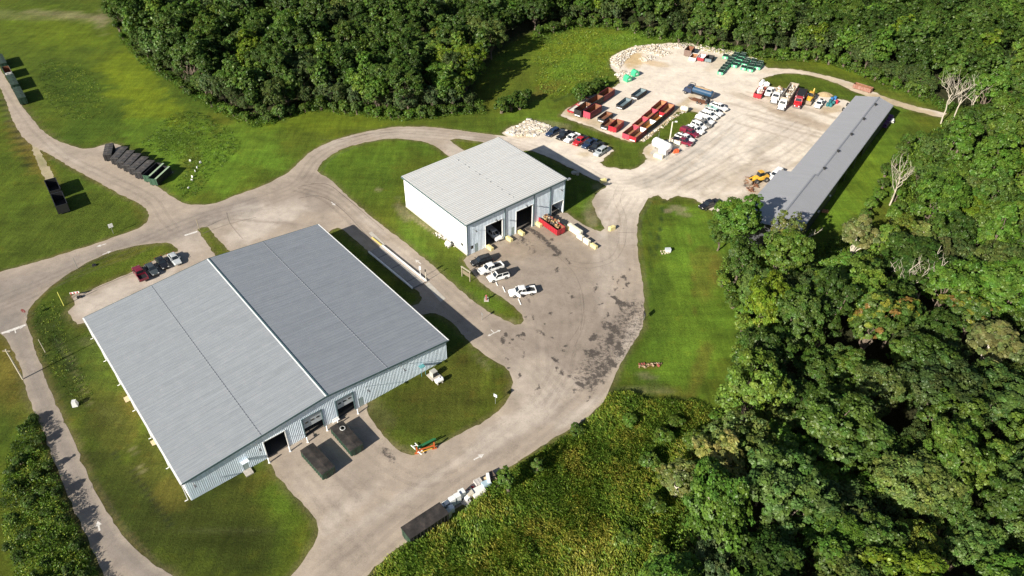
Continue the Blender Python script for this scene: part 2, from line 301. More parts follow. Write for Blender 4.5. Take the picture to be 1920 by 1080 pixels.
# (u, v, ru, rv, rot deg, colour, strength) : patches of different grass, mown or rough
BL = [(180, 120, 300, 170, 10, (.050, .084, .009), .55), (90, 60, 150, 40, 5, gy, .45), (250, 150, 60, 60, 40, gy, .7), (300, 225, 130, 40, 40, gy, .75), (110, 150, 60, 40, 20, gd, .7), (340, 270, 100, 45, 10, gl, .8), (320, 255, 70, 25, 15, gd, .5),
 (400, 320, 110, 45, -10, gl, .7), (480, 260, 60, 60, 30, gl, .5), (30, 150, 60, 120, 0, g0, .6), (60, 30, 200, 9, 3, gs, .25), (130, 28, 90, 6, 4, gs, .45), (190, 40, 14, 20, 0, gs, .6),
 (620, 230, 130, 22, -3, gy, .5), (850, 225, 150, 25, 5, g0, .7), (1000, 215, 60, 30, -20, gl, .4),
 (1120, 90, 110, 40, -10, gy, .7), (1050, 150, 50, 30, -20, gy, .55), (1020, 170, 50, 12, -25, gb, .6), (1075, 125, 50, 22, -20, gl, .7), (1200, 70, 90, 20, -5, gl, .8), (1120, 205, 12, 60, 0, g0, .3),
 (60, 450, 160, 90, -15, g0, .7), (20, 350, 60, 140, 0, g0, .5), (170, 400, 100, 50, 20, g0, .6), (60, 290, 40, 14, 60, gb, .8), (80, 310, 14, 60, -28, gb, .7), (30, 260, 14, 60, -20, gb, .7), (165, 325, 60, 8, 30, gb, .6), (260, 400, 25, 8, 60, gb, .5),
 (240, 490, 110, 14, -22, g0, .8), (235, 480, 60, 8, -20, gb, .4), (90, 590, 40, 40, 0, gd, .8), (115, 650, 26, 90, -22, gd, .9), (165, 650, 26, 60, -30, gl, .5), (150, 612, 14, 22, 0, gb, .6), (185, 715, 40, 60, -30, gl, .6), (160, 640, 16, 8, 0, gs, .5),
 (215, 790, 45, 60, -30, gb, .55), (190, 820, 30, 130, -30, gd, .5), (265, 830, 30, 60, -30, g0, .6), (250, 815, 14, 20, 0, gb, .8), (300, 900, 30, 60, -35, gb, .5), (290, 970, 90, 60, 0, gd, .5), (420, 980, 140, 40, 0, gb, .35), (470, 905, 80, 25, -30, gb, .45), (450, 1030, 140, 60, 0, gd, .6), (420, 993, 110, 4, 0, gs, .45), (205, 780, 14, 30, -50, gs, .5), (530, 960, 40, 60, -30, gl, .4),
 (850, 720, 90, 60, -20, gb, .55), (800, 780, 90, 30, -20, gd, .6), (880, 690, 50, 50, 0, g0, .5), (940, 770, 14, 40, 20, gb, .5), (700, 760, 14, 60, -45, gs, .5), (752, 842, 30, 8, 20, gs, .6), (870, 672, 10, 10, 0, gb, .9), (905, 680, 30, 5, 40, gs, .5), (780, 745, 10, 10, 0, gb, .6),
 (680, 300, 90, 40, -10, gl, .5), (690, 350, 60, 50, 30, g0, .6), (710, 355, 8, 5, 0, gs, .7), (780, 460, 20, 60, -45, gl, .6), (840, 500, 30, 20, 30, g0, .5), (755, 395, 12, 22, -30, gs, .55), (800, 425, 45, 5, 36, gs, .7), (920, 555, 40, 30, 40, gl, .5), (960, 605, 10, 6, 0, gs, .6), (905, 530, 40, 4, 38, gs, .4),
 (1110, 400, 14, 26, -10, gs, .7), (1100, 375, 20, 20, 0, gl, .5), (1122, 352, 12, 8, 20, gs, .5),
 (1290, 560, 100, 200, 0, gl, .55), (1222, 440, 14, 80, 0, g0, .9), (1232, 600, 24, 120, 5, gd, .55), (1250, 690, 70, 50, 0, gl, .5), (1300, 470, 50, 80, 0, gl, .5), (1320, 520, 24, 60, 0, gb, .45), (1220, 686, 22, 7, 0, gb, .8), (1240, 735, 60, 14, 5, gb, .55), (1215, 730, 50, 8, 5, gs, .45), (1310, 700, 14, 60, 20, gb, .5), (1235, 380, 14, 5, 0, gb, .4), (1270, 390, 18, 5, 10, gs, .7), (1283, 402, 14, 4, 10, gs, .6), (1251, 395, 8, 4, 0, gs, .9), (1345, 505, 14, 30, 0, gb, .6), (1210, 705, 20, 6, 10, gs, .6), (1196, 720, 20, 20, 0, gd, .5),
 (1620, 300, 80, 130, 30, gl, .8), (1600, 320, 60, 90, 30, gy, .35), (1680, 240, 60, 30, 20, g0, .6), (1560, 380, 50, 50, 0, gl, .6), (1520, 150, 100, 14, 10, g0, .9), (1560, 120, 90, 16, 20, gy, .4), (1680, 185, 60, 10, 20, gb, .4), (1560, 165, 60, 12, 15, g0, .8), (1620, 135, 60, 12, 22, gl, .6),
 (1250, 240, 60, 14, -38, g0, .9), (1190, 290, 30, 20, 0, g0, .9), (1100, 240, 40, 10, 20, g0, .5), (1110, 238, 40, 7, 22, gs, .5), (1050, 235, 30, 5, 10, gs, .4),
 (300, 960, 260, 160, 20, (.034, .045, .007), .85), (150, 700, 80, 150, -25, (.036, .050, .008), .75), (230, 800, 60, 120, -30, (.075, .080, .012), .5), (250, 760, 20, 40, -30, gb, .5), (320, 930, 30, 30, -30, gb, .4), (820, 740, 150, 110, -10, (.056, .064, .009), .75), (180, 480, 150, 24, -22, (.060, .072, .010), .6), (20, 720, 60, 90, 0, (.085, .085, .015), .6), (100, 440, 170, 80, -10, (.055, .075, .010), .5), (10, 720, 30, 60, 0, gb, .6), (20, 680, 18, 50, -25, gb, .55), (0, 800, 30, 60, 0, gd, .5), (1150, 900, 200, 180, 0, gd, .8), (355, 305, 20, 30, 20, gb, .35), (375, 340, 10, 12, 0, gb, .3), (210, 420, 60, 10, 0, g0, .4)]
GULLY = [([(0, 185), (40, 270), (55, 320)], 5, (.02, .025, .01), .7), ([(110, 640), (128, 665), (150, 710), (168, 760)], 5, gs, .25), ([(105, 640), (122, 670), (143, 715)], 7, (.02, .03, .01), .6),
 ([(215, 850), (260, 900), (300, 960), (318, 985)], 4, (.02, .025, .012), .6), ([(243, 830), (268, 885)], 3, gs, .4), ([(1243, 378), (1238, 430), (1230, 480)], 3, (.025, .045, .012), .8), ([(1220, 420), (1218, 540), (1236, 640)], 3, (.03, .06, .012), .5),
 ([(1292, 440), (1300, 520), (1303, 600)], 3, gb, .4), ([(60, 790), (30, 860), (12, 940), (15, 1020), (35, 1078)], 4, gl, .5), ([(1040, 190), (1080, 172), (1120, 168)], 3, (.03, .05, .01), .6), ([(100, 480), (190, 455), (262, 428), (281, 404), (255, 377), (190, 343), (120, 304), (60, 270), (15, 195)], 3, gb, .5), ([(110, 527), (70, 560), (53, 600), (75, 685), (130, 815), (200, 960), (290, 1060)], 4, gb, .55)]
def paint(col, U, V, P, blobs):
    nz = fbm(P[:, 0]*.22, P[:, 1]*.22, 5, 4)-.5; nz2 = fbm(P[:, 0]*.9, P[:, 1]*.9, 9, 3)-.5
    for (u, v, ru, rv, rot, c, s) in blobs:
        a = R(rot); du = U-u; dv = V-v
        x = (du*math.cos(a)+dv*math.sin(a))/ru; y = (-du*math.sin(a)+dv*math.cos(a))/rv
        d = np.sqrt(x*x+y*y)+nz*1.3+nz2*.5
        f = (1-sstep(.55, 1.25, d))*s; col += (np.array(c)-col)*f[:, None]
def stroke(col, U, V, P, lines, att=None):
    nz = fbm(P[:, 0]*.8, P[:, 1]*.8, 15, 3)
    for (pts, wd, c, s) in lines:
        d = np.full(len(U), 1e9)
        for a, b in zip(pts[:-1], pts[1:]):
            a = np.array(a, float); b = np.array(b, float); e = b-a; t = np.clip(((U-a[0])*e[0]+(V-a[1])*e[1])/(e@e), 0, 1)
            d = np.minimum(d, np.hypot(U-a[0]-t*e[0], V-a[1]-t*e[1]))
        f = (1-sstep(.35, 1.0, d/wd*(.6+.8*nz)))*s
        if att is not None: att[:] = np.maximum(att, f*c)
        else: col += (np.array(c)-col)*f[:, None]
FOREST_L = [(140, -150), (205, -5), (222, 50), (255, 98), (318, 145), (380, 187), (440, 217), (482, 230), (520, 222), (545, 211), (600, 203), (690, 213), (770, 219), (850, 210), (905, 205), (895, 165), (930, 112), (1000, 62), (1110, 44), (1160, 50), (1200, 64), (1260, 74), (1320, 82), (1370, 95), (1420, 106), (1530, 110), (1580, 122), (1640, 147), (1700, 170), (1760, 190), (1800, 202), (1990, 240), (2300, 240), (2300, -200)]
FOREST_R = [(2300, 240), (1990, 240), (1830, 225), (1790, 268), (1752, 300), (1712, 325), (1706, 380), (1700, 420), (1680, 455), (1640, 480), (1580, 500), (1530, 520), (1470, 520), (1420, 500), (1372, 470), (1350, 478), (1352, 525), (1385, 570), (1405, 620), (1395, 680), (1378, 740), (1352, 800), (1345, 880), (1290, 960), (1262, 1040), (1250, 1400), (2300, 1400)]
W_FL = world_poly(FOREST_L, step=40, jit=.1, fine=6); W_FR = world_poly(FOREST_R, step=40, jit=.1, fine=6)
SCRUB = [(1142, 742), (1170, 738), (1230, 752), (1300, 752), (1335, 770), (1340, 860), (1290, 940), (1250, 1020), (1240, 1120), (1200, 1250), (600, 1250), (660, 1112), (695, 1082), (735, 1044), (780, 1010), (838, 974), (885, 941), (930, 905), (965, 878), (1005, 853), (1055, 820), (1100, 792), (1132, 762)]
W_SC = world_poly(SCRUB, step=20, jit=.4, fine=1.5, seed=60)
BRUSH = [(64, 770), (72, 785), (95, 862), (120, 928), (146, 985), (168, 1036), (190, 1084), (200, 1160), (60, 1160), (25, 1060), (8, 980), (8, 900), (25, 840), (45, 795)]
W_BR = world_poly(BRUSH, step=20, jit=.4, fine=1.5, seed=61)

def xs_axis(lo, hi, f0, f1, fs, cs, far):
    a = list(np.arange(f0, f1+.01, fs)); l = list(np.arange(lo, f0, cs)); h = list(np.arange(f1+cs, hi, cs))
    return np.array([-far, -far*.5]+l+a+h+[far*.5, far])
gx = xs_axis(-260, 262, -124, 124, .9, 2.6, 2500); gyy = xs_axis(30, 480, 52, 245, .9, 2.6, 2500)
X, Y = np.meshgrid(gx, gyy); P = np.stack([X.ravel(), Y.ravel()], 1); nxg, nyg = len(gx), len(gyy)
P3 = np.concatenate([P, np.zeros((len(P), 1))], 1); U, V = PX(P3); bad = (P[:, 1] < 5); U[bad] = -9999
col = np.tile(np.array(g0), (len(P), 1))*(0.8+.4*fbm(P[:, 0]*.05, P[:, 1]*.05, 2, 4))[:, None]
col *= np.stack([.75+.6*fbm(P[:, 0]*.08, P[:, 1]*.08, 31, 4), np.ones(len(P)), np.ones(len(P))], 1)
paint(col, U, V, P, BL); stroke(col, U, V, P, GULLY)
sd_p = np.maximum(sdf(P, W_ASPH), sdf(P, W_GRAV))
for h in W_H: sd_p = np.where((hs := sdf(P, h)) > -1.0, -hs, sd_p)
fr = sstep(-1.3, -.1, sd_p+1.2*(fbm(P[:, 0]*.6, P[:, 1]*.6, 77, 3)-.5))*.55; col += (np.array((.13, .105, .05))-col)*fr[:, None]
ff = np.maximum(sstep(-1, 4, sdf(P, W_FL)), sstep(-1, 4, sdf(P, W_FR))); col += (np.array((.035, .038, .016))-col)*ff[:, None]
ix = np.arange(nxg-1); iy = np.arange(nyg-1); II, JJ = np.meshgrid(ix, iy); a = (JJ*nxg+II).ravel()
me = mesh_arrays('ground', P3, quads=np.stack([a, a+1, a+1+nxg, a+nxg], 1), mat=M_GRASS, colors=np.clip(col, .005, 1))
tag(link('ground', me), kind='structure')

# ---- paved sheets
ca = (.345, .287, .230); cg = (.66, .58, .485); cgt = (.42, .33, .20); cc = (.50, .44, .375); cdk = (.235, .195, .16); clt = (.47, .41, .35)
PB = [(20, 560, 90, 60, 0, cdk, .5), (60, 530, 60, 30, -20, cdk, .35), (180, 480, 160, 14, -20, cdk, .5), (330, 440, 70, 20, -20, cdk, .55), (440, 395, 110, 16, -12, cdk, .65), (230, 545, 110, 18, -22, clt, .85), (350, 455, 50, 30, -20, clt, .4),
 (500, 400, 90, 26, -10, clt, .8), (480, 425, 60, 20, -20, clt, .8), (600, 365, 40, 30, 40, cdk, .6), (700, 420, 50, 14, 40, clt, .5), (760, 480, 60, 12, 40, clt, .4), (640, 262, 40, 12, -20, clt, .5), (760, 250, 80, 12, 0, clt, .4), (550, 360, 60, 25, -20, cdk, .4),
 (170, 330, 10, 5, 0, ca, .1), (250, 310, 70, 12, 30, clt, .5), (120, 290, 60, 8, 30, clt, .3),
 (100, 760, 26, 90, -20, cdk, .4), (150, 880, 22, 110, -25, cdk, .35), (230, 1010, 60, 60, 0, cdk, .45),
 (590, 890, 60, 90, -40, clt, .25), (560, 850, 60, 24, -30, cdk, .45), (640, 780, 60, 16, -30, cdk, .4), (700, 900, 60, 50, 0, cdk, .3), (640, 960, 90, 20, -35, clt, .5), (760, 930, 140, 16, -33, clt, .55), (700, 1000, 60, 30, -35, cdk, .25),
 (960, 800, 110, 26, -36, clt, .65), (1010, 720, 70, 70, 0, clt, .35), (960, 640, 50, 60, 30, cdk, .25), (1080, 780, 60, 10, -35, clt, .7), (1180, 640, 14, 60, 25, clt, .7),
 (1030, 560, 130, 120, 0, cdk, .55), (1100, 640, 70, 60, 0, cdk, .5), (990, 460, 80, 26, -20, (.27, .215, .16), .6), (1060, 480, 60, 26, 20, (.27, .22, .17), .6), (940, 480, 50, 20, -20, (.27, .21, .16), .5), (1100, 620, 90, 70, 0, cdk, .3), (1140, 500, 26, 80, 0, clt, .35), (1180, 400, 26, 60, 0, clt, .5), (1130, 415, 12, 30, 0, cc, .8), (1148, 390, 10, 40, 0, clt, .8),
 (1100, 320, 60, 10, 25, clt, .6), (1180, 350, 50, 16, 0, clt, .6), (1060, 290, 80, 6, 24, cdk, .3), (860, 275, 26, 26, 40, clt, .7)]
GB = [(1085, 212, 40, 14, 20, cgt, .8), (1110, 228, 60, 8, 22, cgt, .7), (1195, 260, 30, 8, 0, cgt, .8), (1260, 215, 60, 7, -40, cgt, .75), (1290, 207, 26, 5, 0, cgt, .8), (1190, 112, 26, 14, 0, (.50, .36, .18), .9), (1225, 118, 26, 6, 10, (.48, .34, .18), .7), (1350, 115, 30, 14, 10, cgt, .55), (1330, 130, 14, 6, 0, cgt, .4),
 (1095, 288, 16, 7, 0, cgt, .7), (985, 250, 26, 9, 0, cgt, .6), (1235, 290, 26, 14, 0, cgt, .4), (1215, 282, 10, 10, 0, cgt, .7), (1290, 290, 30, 20, -35, (.50, .45, .39), .5),
 (1450, 200, 90, 9, 18, (.38, .30, .22), .6), (1500, 225, 70, 7, 20, (.36, .28, .20), .7), (1560, 205, 26, 10, 0, (.40, .30, .18), .8), (1480, 250, 60, 20, 20, cc, .5), (1400, 300, 90, 30, -30, cg, .5), (1400, 330, 70, 16, -30, (.38, .31, .24), .6), (1320, 340, 90, 14, -20, (.40, .34, .27), .6), (1280, 300, 60, 10, -35, (.42, .37, .31), .6), (1430, 340, 30, 14, -40, (.34, .25, .16), .7), (1420, 370, 30, 18, 0, (.42, .33, .22), .6), (1350, 370, 50, 10, 10, (.40, .34, .26), .5), (1430, 270, 40, 20, -30, (.44, .39, .32), .6), (1340, 270, 26, 60, 50, (.58, .53, .46), .5), (1380, 230, 30, 40, 20, (.58, .53, .46), .4), (1300, 110, 60, 30, 0, cg, .3), (1580, 160, 90, 9, 20, cgt, .6), (1700, 200, 90, 8, 15, cgt, .8), (1480, 133, 60, 6, 0, cgt, .35),
 (1250, 330, 60, 26, -20, (.42, .37, .31), .5), (1200, 345, 40, 16, -10, (.41, .36, .30), .5)]
k = []
for i in range(26):   # faint tyre-polished streaks along the yard, as traffic left them
    t = i/25; a0 = np.array((1260+rng.uniform(-30, 60), 350+rng.uniform(-10, 10))); 
    s0 = np.array((1230+t*200, 372-rng.uniform(0, 30))); e0 = s0+np.array((rng.uniform(60, 190), -rng.uniform(45, 130)))
    k.append(([tuple(s0), tuple(e0)], rng.uniform(1.5, 5), ((.42, .35, .27) if i % 3 else (.60, .55, .48)), rng.uniform(.2, .5)))
for i in range(9):
    s0 = np.array((1370+rng.uniform(-10, 90), 172+i*7)); e0 = s0+np.array((150, 42+rng.uniform(-4, 6))); k.append(([tuple(s0), tuple(e0)], rng.uniform(1.5, 3), (.36, .29, .22), .5))
GS = k
STN = [([(1190, 590), (1145, 660), (1105, 705)], 52, 1., .62), ([(1130, 690), (1110, 715)], 22, 1., .8), ([(1170, 600), (1190, 585)], 14, 1., .7), ([(985, 425), (1010, 440), (1050, 475)], 7, 1., .95), ([(1000, 470), (990, 455), (970, 450)], 14, 1., .55), ([(720, 845), (735, 860)], 14, 1., .7), ([(700, 830), (730, 850)], 8, 1., .5), ([(1010, 620), (1020, 628)], 7, 1., .7), ([(972, 628), (980, 636)], 5, 1., .9), ([(1060, 560), (1100, 640), (1060, 700)], 60, 1., .28), ([(1040, 690), (1090, 722)], 3, 1., 1.1), ([(1040, 520), (1070, 540)], 30, 1., .35), ([(1400, 345), (1440, 330)], 12, 1., .8), ([(1385, 372), (1440, 366)], 10, 1., .5), ([(870, 300), (830, 275), (640, 262)], 12, 1., .2)]
for i in range(46):
    u = rng.uniform(940, 1190); v = rng.uniform(440, 730); L_s = rng.uniform(2, 14); an = rng.uniform(.6, 1.3) if rng.random() < .5 else rng.uniform(1.6, 2.4)
    STN.append(([(u, v), (u+L_s*math.cos(an), v+L_s*math.sin(an))], rng.uniform(2.5, 7), 1., rng.uniform(.75, 1.05)))
for i in range(26):
    u = rng.normal(1135, 22); v = 640+rng.normal(0, 40)-(u-1135)*1.3
    STN.append(([(u, v), (u+rng.uniform(-8, 8), v+rng.uniform(4, 12))], rng.uniform(4, 10), 1., rng.uniform(.8, 1.1)))
def fill(outer, holes, sp, z, name, base, blobs, strokes=None, stains=None):
    lo = outer.min(0); hi = outer.max(0)
    A, B = np.meshgrid(np.arange(lo[0], hi[0], sp), np.arange(lo[1], hi[1], sp)); Q = np.stack([A.ravel(), B.ravel()], 1)+rng.uniform(-.3, .3, (A.size, 2))*sp
    Q = Q[(Q[:, 1] > 45)]
    ok = sdf(Q, outer) > sp*.45
    for h in holes: ok &= sdf(Q, h) < -sp*.45
    Q = Q[ok]; vs = [Vector(p) for p in outer]; ed = [(i, (i+1) % len(outer)) for i in range(len(outer))]
    for h in holes:
        n = len(vs); vs += [Vector(p) for p in h]; ed += [(n+i, n+(i+1) % len(h)) for i in range(len(h))]
    vs += [Vector(p) for p in Q]
    r = delaunay_2d_cdt(vs, ed, [], 0, 1e-5)
    VV = np.array([tuple(v) for v in r[0]]); T = np.array([f for f in r[2] if len(f) == 3])
    c = VV[T].mean(1); keep = inside(c, outer)
    for h in holes: keep &= ~inside(c, h)
    T = T[keep]; a, b, cc_ = VV[T[:, 0]], VV[T[:, 1]], VV[T[:, 2]]
    fl = ((b-a)[:, 0]*(cc_-a)[:, 1]-(b-a)[:, 1]*(cc_-a)[:, 0]) < 0; T[fl] = T[fl][:, ::-1]
    P3 = np.concatenate([VV, np.full((len(VV), 1), z)], 1); U, V_ = PX(P3)
    col = np.tile(np.array(base), (len(VV), 1)); paint(col, U, V_, VV, blobs)
    if strokes: stroke(col, U, V_, VV, strokes)
    st = np.zeros(len(VV))
    if stains: stroke(None, U, V_, VV, stains, att=st)
    d = edist(VV, outer)
    for h in holes: d = np.minimum(d, edist(VV, h))
    e = (1-sstep(0, 1.1, d+.5*(fbm(VV[:, 0], VV[:, 1], 3, 2)-.5)))*.35; col += (np.array((.40, .33, .24))-col)*e[:, None]
    if base == ca:   # gravel dragged onto the road where they meet
        dg = sdf(VV, W_GRAV); e = sstep(-9, 1.5, dg+5*(fbm(VV[:, 0]*.2, VV[:, 1]*.2, 8, 4)-.5)); e *= (U > 930)*(V_ < 420); col += (np.array(cg)*.93-col)*e[:, None]
    o = link(name, mesh_arrays(name, P3, tris=T, mat=M_PAVE, colors=np.clip(col, .01, 1), extra={'stain': st})); tag(o, kind='structure'); return o
fill(W_GRAV, [], .8, .010, 'gravel_yard', cg, GB, GS, STN)
fill(W_ASPH, W_H, .7, .022, 'road', ca, PB, [([(970, 600), (1010, 650), (1100, 722)], 3, (.24, .2, .17), .5), ([(645, 335), (700, 400), (790, 470), (900, 560)], 4, cdk, .4), ([(500, 930), (640, 1010)], 5, cdk, .3), ([(560, 870), (640, 960)], 6, cdk, .45), ([(590, 850), (680, 950)], 6, cdk, .3), ([(620, 1060), (760, 960), (980, 820), (1080, 745)], 9, cdk, .35), ([(700, 1050), (840, 950), (1020, 830)], 8, cdk, .25), ([(420, 410), (560, 420), (640, 440)], 3, cdk, .5), ([(0, 545), (150, 495), (330, 430), (470, 380)], 26, (.245, .215, .19), .45), ([(22, 630), (60, 700), (110, 800), (160, 900), (220, 1000), (320, 1100)], 60, (.215, .19, .168), .7), ([(-20, 600), (40, 570)], 60, (.24, .21, .185), .5)], STN)
fill(W_STRIP, [], .8, .014, 'gravel_strip', (.33, .28, .17), [(80, 300, 20, 10, 0, (.2, .2, .08), .6)])

# thin sheets: slabs, markings, tyre marks
def sheet(name, polys, z, m, parent=None, px=True):
    b = MB()
    for p in polys:
        pts = [tuple(G(u, v, z)) for u, v in p] if px else [(x, y, z) for x, y in p]
        b.add(pts, [tuple(range(len(pts)))])
    me = b.mesh(name, m)
    for q in me.polygons:
        pass
    o = link(name, me, parent); return tag(o, kind='structure')
M_CONC = mat('pale_concrete', (.42, .39, .34), .9, var=.14, scale=1.2, bump=.1)
M_LINE = mat('faded_white_paint', (.64, .62, .58), .8, var=.15, scale=6, dirt=(.42, .36, .30), dirt_amt=.9)
def strip_px(a, b, wpx): 
    a = np.array(a, float); b = np.array(b, float); d = (b-a)/np.linalg.norm(b-a); n = np.array([-d[1], d[0]])*wpx/2; return [tuple(a-n), tuple(b-n), tuple(b+n), tuple(a+n)]
sheet('lane_line_paint', [strip_px((3, 625), (48, 609), 3.2), strip_px((346, 441.5), (370, 434), 2.6)], .030, M_LINE)
def arrow(u, v, u2, v2, L=2.1, kind='straight'):
    p = G(u, v)[:2]; q = G(u2, v2)[:2]; d = (q-p)/np.linalg.norm(q-p); n = np.array([-d[1], d[0]])
    f = lambda x, y: tuple(p+d*x+n*y)
    out = []
    if kind == 'straight': out = [[f(-L/2, -.13), f(L/2-.9, -.13), f(L/2-.9, .13), f(-L/2, .13)], [f(L/2-.95, -.48), f(L/2, 0), f(L/2-.95, .48)]]
    else:
        out = [[f(-1.1, -.1), f(0, -.1), f(0, .1), f(-1.1, .1)], [f(0, -1.0), f(.2, -1.0), f(.2, 1.0), f(0, 1.0)], [f(-.28, -.95), f(.45, -.95), f(.15, -1.6)], [f(-.28, .95), f(.45, .95), f(.15, 1.6)]]
    return out
ar = arrow(190, 460, 180, 463) + arrow(201, 474, 211, 470) + arrow(185, 986, 183, 976, 2.0) + arrow(784, 491, 776, 485) + arrow(898, 857, 905, 853) + arrow(28, 619, 26, 612, kind='split') + arrow(926, 624, 934, 632, kind='split') + arrow(625, 382, 632, 388)
sheet('road_arrow_paint', ar, .034, M_LINE, px=False)
m_ty = mat('tyre_rubber_mark', (.15, .125, .105), .9, var=.5, scale=2.5)
nt_ = m_ty.node_tree; tr = nt_.nodes.new('ShaderNodeBsdfTransparent'); mxs = nt_.nodes.new('ShaderNodeMixShader'); nz_ = nt_.nodes.new('ShaderNodeTexNoise'); nz_.inputs['Scale'].default_value = .8; nz_.inputs['Detail'].default_value = 6
mr_ = nt_.nodes.new('ShaderNodeMapRange'); mr_.inputs[1].default_value = .35; mr_.inputs[2].default_value = .7; mr_.inputs[3].default_value = .0; mr_.inputs[4].default_value = .6
nt_.links.new(nz_.outputs[0], mr_.inputs[0]); nt_.links.new(mr_.outputs[0], mxs.inputs[0]); nt_.links.new(tr.outputs[0], mxs.inputs[1]); nt_.links.new(nt_.nodes['Principled BSDF'].outputs[0], mxs.inputs[2]); nt_.links.new(mxs.outputs[0], nt_.nodes['Material Output'].inputs[0])
def ribbon(b, pts, wd, z):
    W = smooth_open(pts); n = len(W); vs = []
    for i in range(n):
        d = W[min(i+1, n-1)]-W[max(i-1, 0)]; d = d/np.linalg.norm(d); q = np.array([-d[1], d[0]])*wd/2; vs += [(*(W[i]-q), z), (*(W[i]+q), z)]
    b.add(vs, [(2*i, 2*i+2, 2*i+3, 2*i+1) for i in range(n-1)])
def smooth_open(pts, k=6):
    P_ = GA(pts)[:, :2]; out = []
    for i in range(len(P_)-1):
        p0 = P_[max(i-1, 0)]; p1 = P_[i]; p2 = P_[i+1]; p3 = P_[min(i+2, len(P_)-1)]
        for j in range(k): t = j/k; out.append(.5*((2*p1)+(p2-p0)*t+(2*p0-5*p1+4*p2-p3)*t*t+(3*p1-p0-3*p2+p3)*t**3))
    out.append(P_[-1]); return np.array(out)
b = MB()
TM = [[(985, 425), (1010, 448), (1045, 480), (1075, 510), (1090, 545), (1094, 580), (1088, 620)], [(995, 428), (1020, 455), (1055, 485), (1066, 492)], [(1060, 486), (1100, 494), (1140, 486), (1158, 460), (1162, 430)], [(1065, 497), (1105, 503), (1150, 490), (1170, 462), (1175, 430)], [(1068, 640), (1090, 600), (1085, 540)], [(1078, 650), (1096, 600), (1091, 540)],
 [(425, 398), (432, 420), (455, 448)], [(560, 372), (600, 368), (640, 392), (700, 455)], [(560, 350), (610, 345), (650, 372), (720, 432)], [(600, 262), (640, 262), (700, 250), (780, 250)], [(1160, 345), (1150, 370), (1160, 400), (1165, 430)], [(1172, 350), (1163, 375), (1172, 402), (1176, 430)]]
for i, t in enumerate(TM): ribbon(b, t, .22, .038+i*.001)
tag(b.build('tyre_marks', m_ty), kind='structure')
def ribbon_off(b, pts, wd, z, off):
    W = smooth_open(pts, 8); n = len(W); vs = []
    for i in range(n):
        d = W[min(i+1, n-1)]-W[max(i-1, 0)]; d = d/np.linalg.norm(d); q = np.array([-d[1], d[0]]); wo = off+.5*(float(vn(np.array([i*.11+off*3]), np.array([off*7.]), 5)[0])-.5); vs += [(*(W[i]+q*(wo-wd/2)), z), (*(W[i]+q*(wo+wd/2)), z)]
    b.add(vs, [(2*i, 2*i+2, 2*i+3, 2*i+1) for i in range(n-1)])
m_wear = mat('traffic_wear', (.19, .16, .135), .9, var=.3, scale=1.5); n_ = m_wear.node_tree; t_ = n_.nodes.new('ShaderNodeBsdfTransparent'); x_ = n_.nodes.new('ShaderNodeMixShader'); z_ = n_.nodes.new('ShaderNodeTexNoise'); z_.inputs['Scale'].default_value = .35; z_.inputs['Detail'].default_value = 8; z_.inputs['Roughness'].default_value = .75
r_ = n_.nodes.new('ShaderNodeMapRange'); r_.inputs[1].default_value = .36; r_.inputs[2].default_value = .72; r_.inputs[3].default_value = .0; r_.inputs[4].default_value = .27
n_.links.new(z_.outputs[0], r_.inputs[0]); n_.links.new(r_.outputs[0], x_.inputs[0]); n_.links.new(t_.outputs[0], x_.inputs[1]); n_.links.new(n_.nodes['Principled BSDF'].outputs[0], x_.inputs[2]); n_.links.new(x_.outputs[0], n_.nodes['Material Output'].inputs[0])
PATHS = [([(-20, 580), (60, 545), (150, 505), (260, 462), (330, 432), (400, 405), (470, 385), (560, 350), (600, 300), (650, 272), (740, 250), (850, 255), (960, 270), (1060, 305), (1140, 345), (1210, 340), (1300, 290), (1370, 220)], (-2.6, -.9, .9, 2.6)),
 ([(10, 160), (60, 235), (120, 290), (200, 330), (280, 370), (310, 410), (330, 432)], (-1.0, .9)), ([(560, 350), (620, 370), (690, 430), (780, 505), (860, 580), (930, 640), (1000, 700), (1040, 740)], (-2.2, -.6, 1.0, 2.5)), ([(30, 610), (60, 680), (110, 790), (160, 890), (215, 985), (270, 1050), (340, 1110)], (-.9, .9)),
 ([(620, 1110), (700, 1040), (800, 955), (900, 880), (1000, 800), (1090, 720), (1150, 620), (1170, 520), (1165, 420), (1190, 370)], (-4.5, -2.6, -.9, .9, 2.8, 4.8)), ([(520, 870), (570, 930), (640, 1010), (680, 1050)], (-.9, .9)), ([(590, 830), (640, 890), (720, 950), (790, 960)], (-.9, .9)), ([(650, 790), (700, 850), (780, 900), (860, 890)], (-.9, .9)),
 ([(925, 460), (970, 520), (1010, 600), (1020, 700)], (-1, .8)), ([(985, 425), (1030, 490), (1060, 580), (1050, 680), (1010, 760)], (-1, .8, 2.4)), ([(1250, 345), (1330, 300), (1420, 240), (1500, 215)], (-6, -3.5, -.9, .9, 3.4, 5.5, 8)), ([(1290, 360), (1380, 320), (1460, 290), (1530, 240)], (-4, -.9, .9, 3.2, 6))]
b = MB(); kz = 0
for pts, offs in PATHS:
    for of in offs: ribbon_off(b, pts, .75, .042+kz*.0015, of); kz += 1
tag(b.build('traffic_wear_lanes', m_wear), kind='structure')
# joints of the concrete hardstanding in front of the warehouse and on the yard
b = MB()
for t in ([(156, 551), (330, 478)], [(1160, 436), (1192, 437)], [(1385, 174), (1433, 193)], [(380, 438), (430, 420), (480, 408)]): ribbon(b, t, .12, .060)
tag(b.build('pavement_joint', mat('joint_line', (.16, .14, .12), .9)), kind='structure')
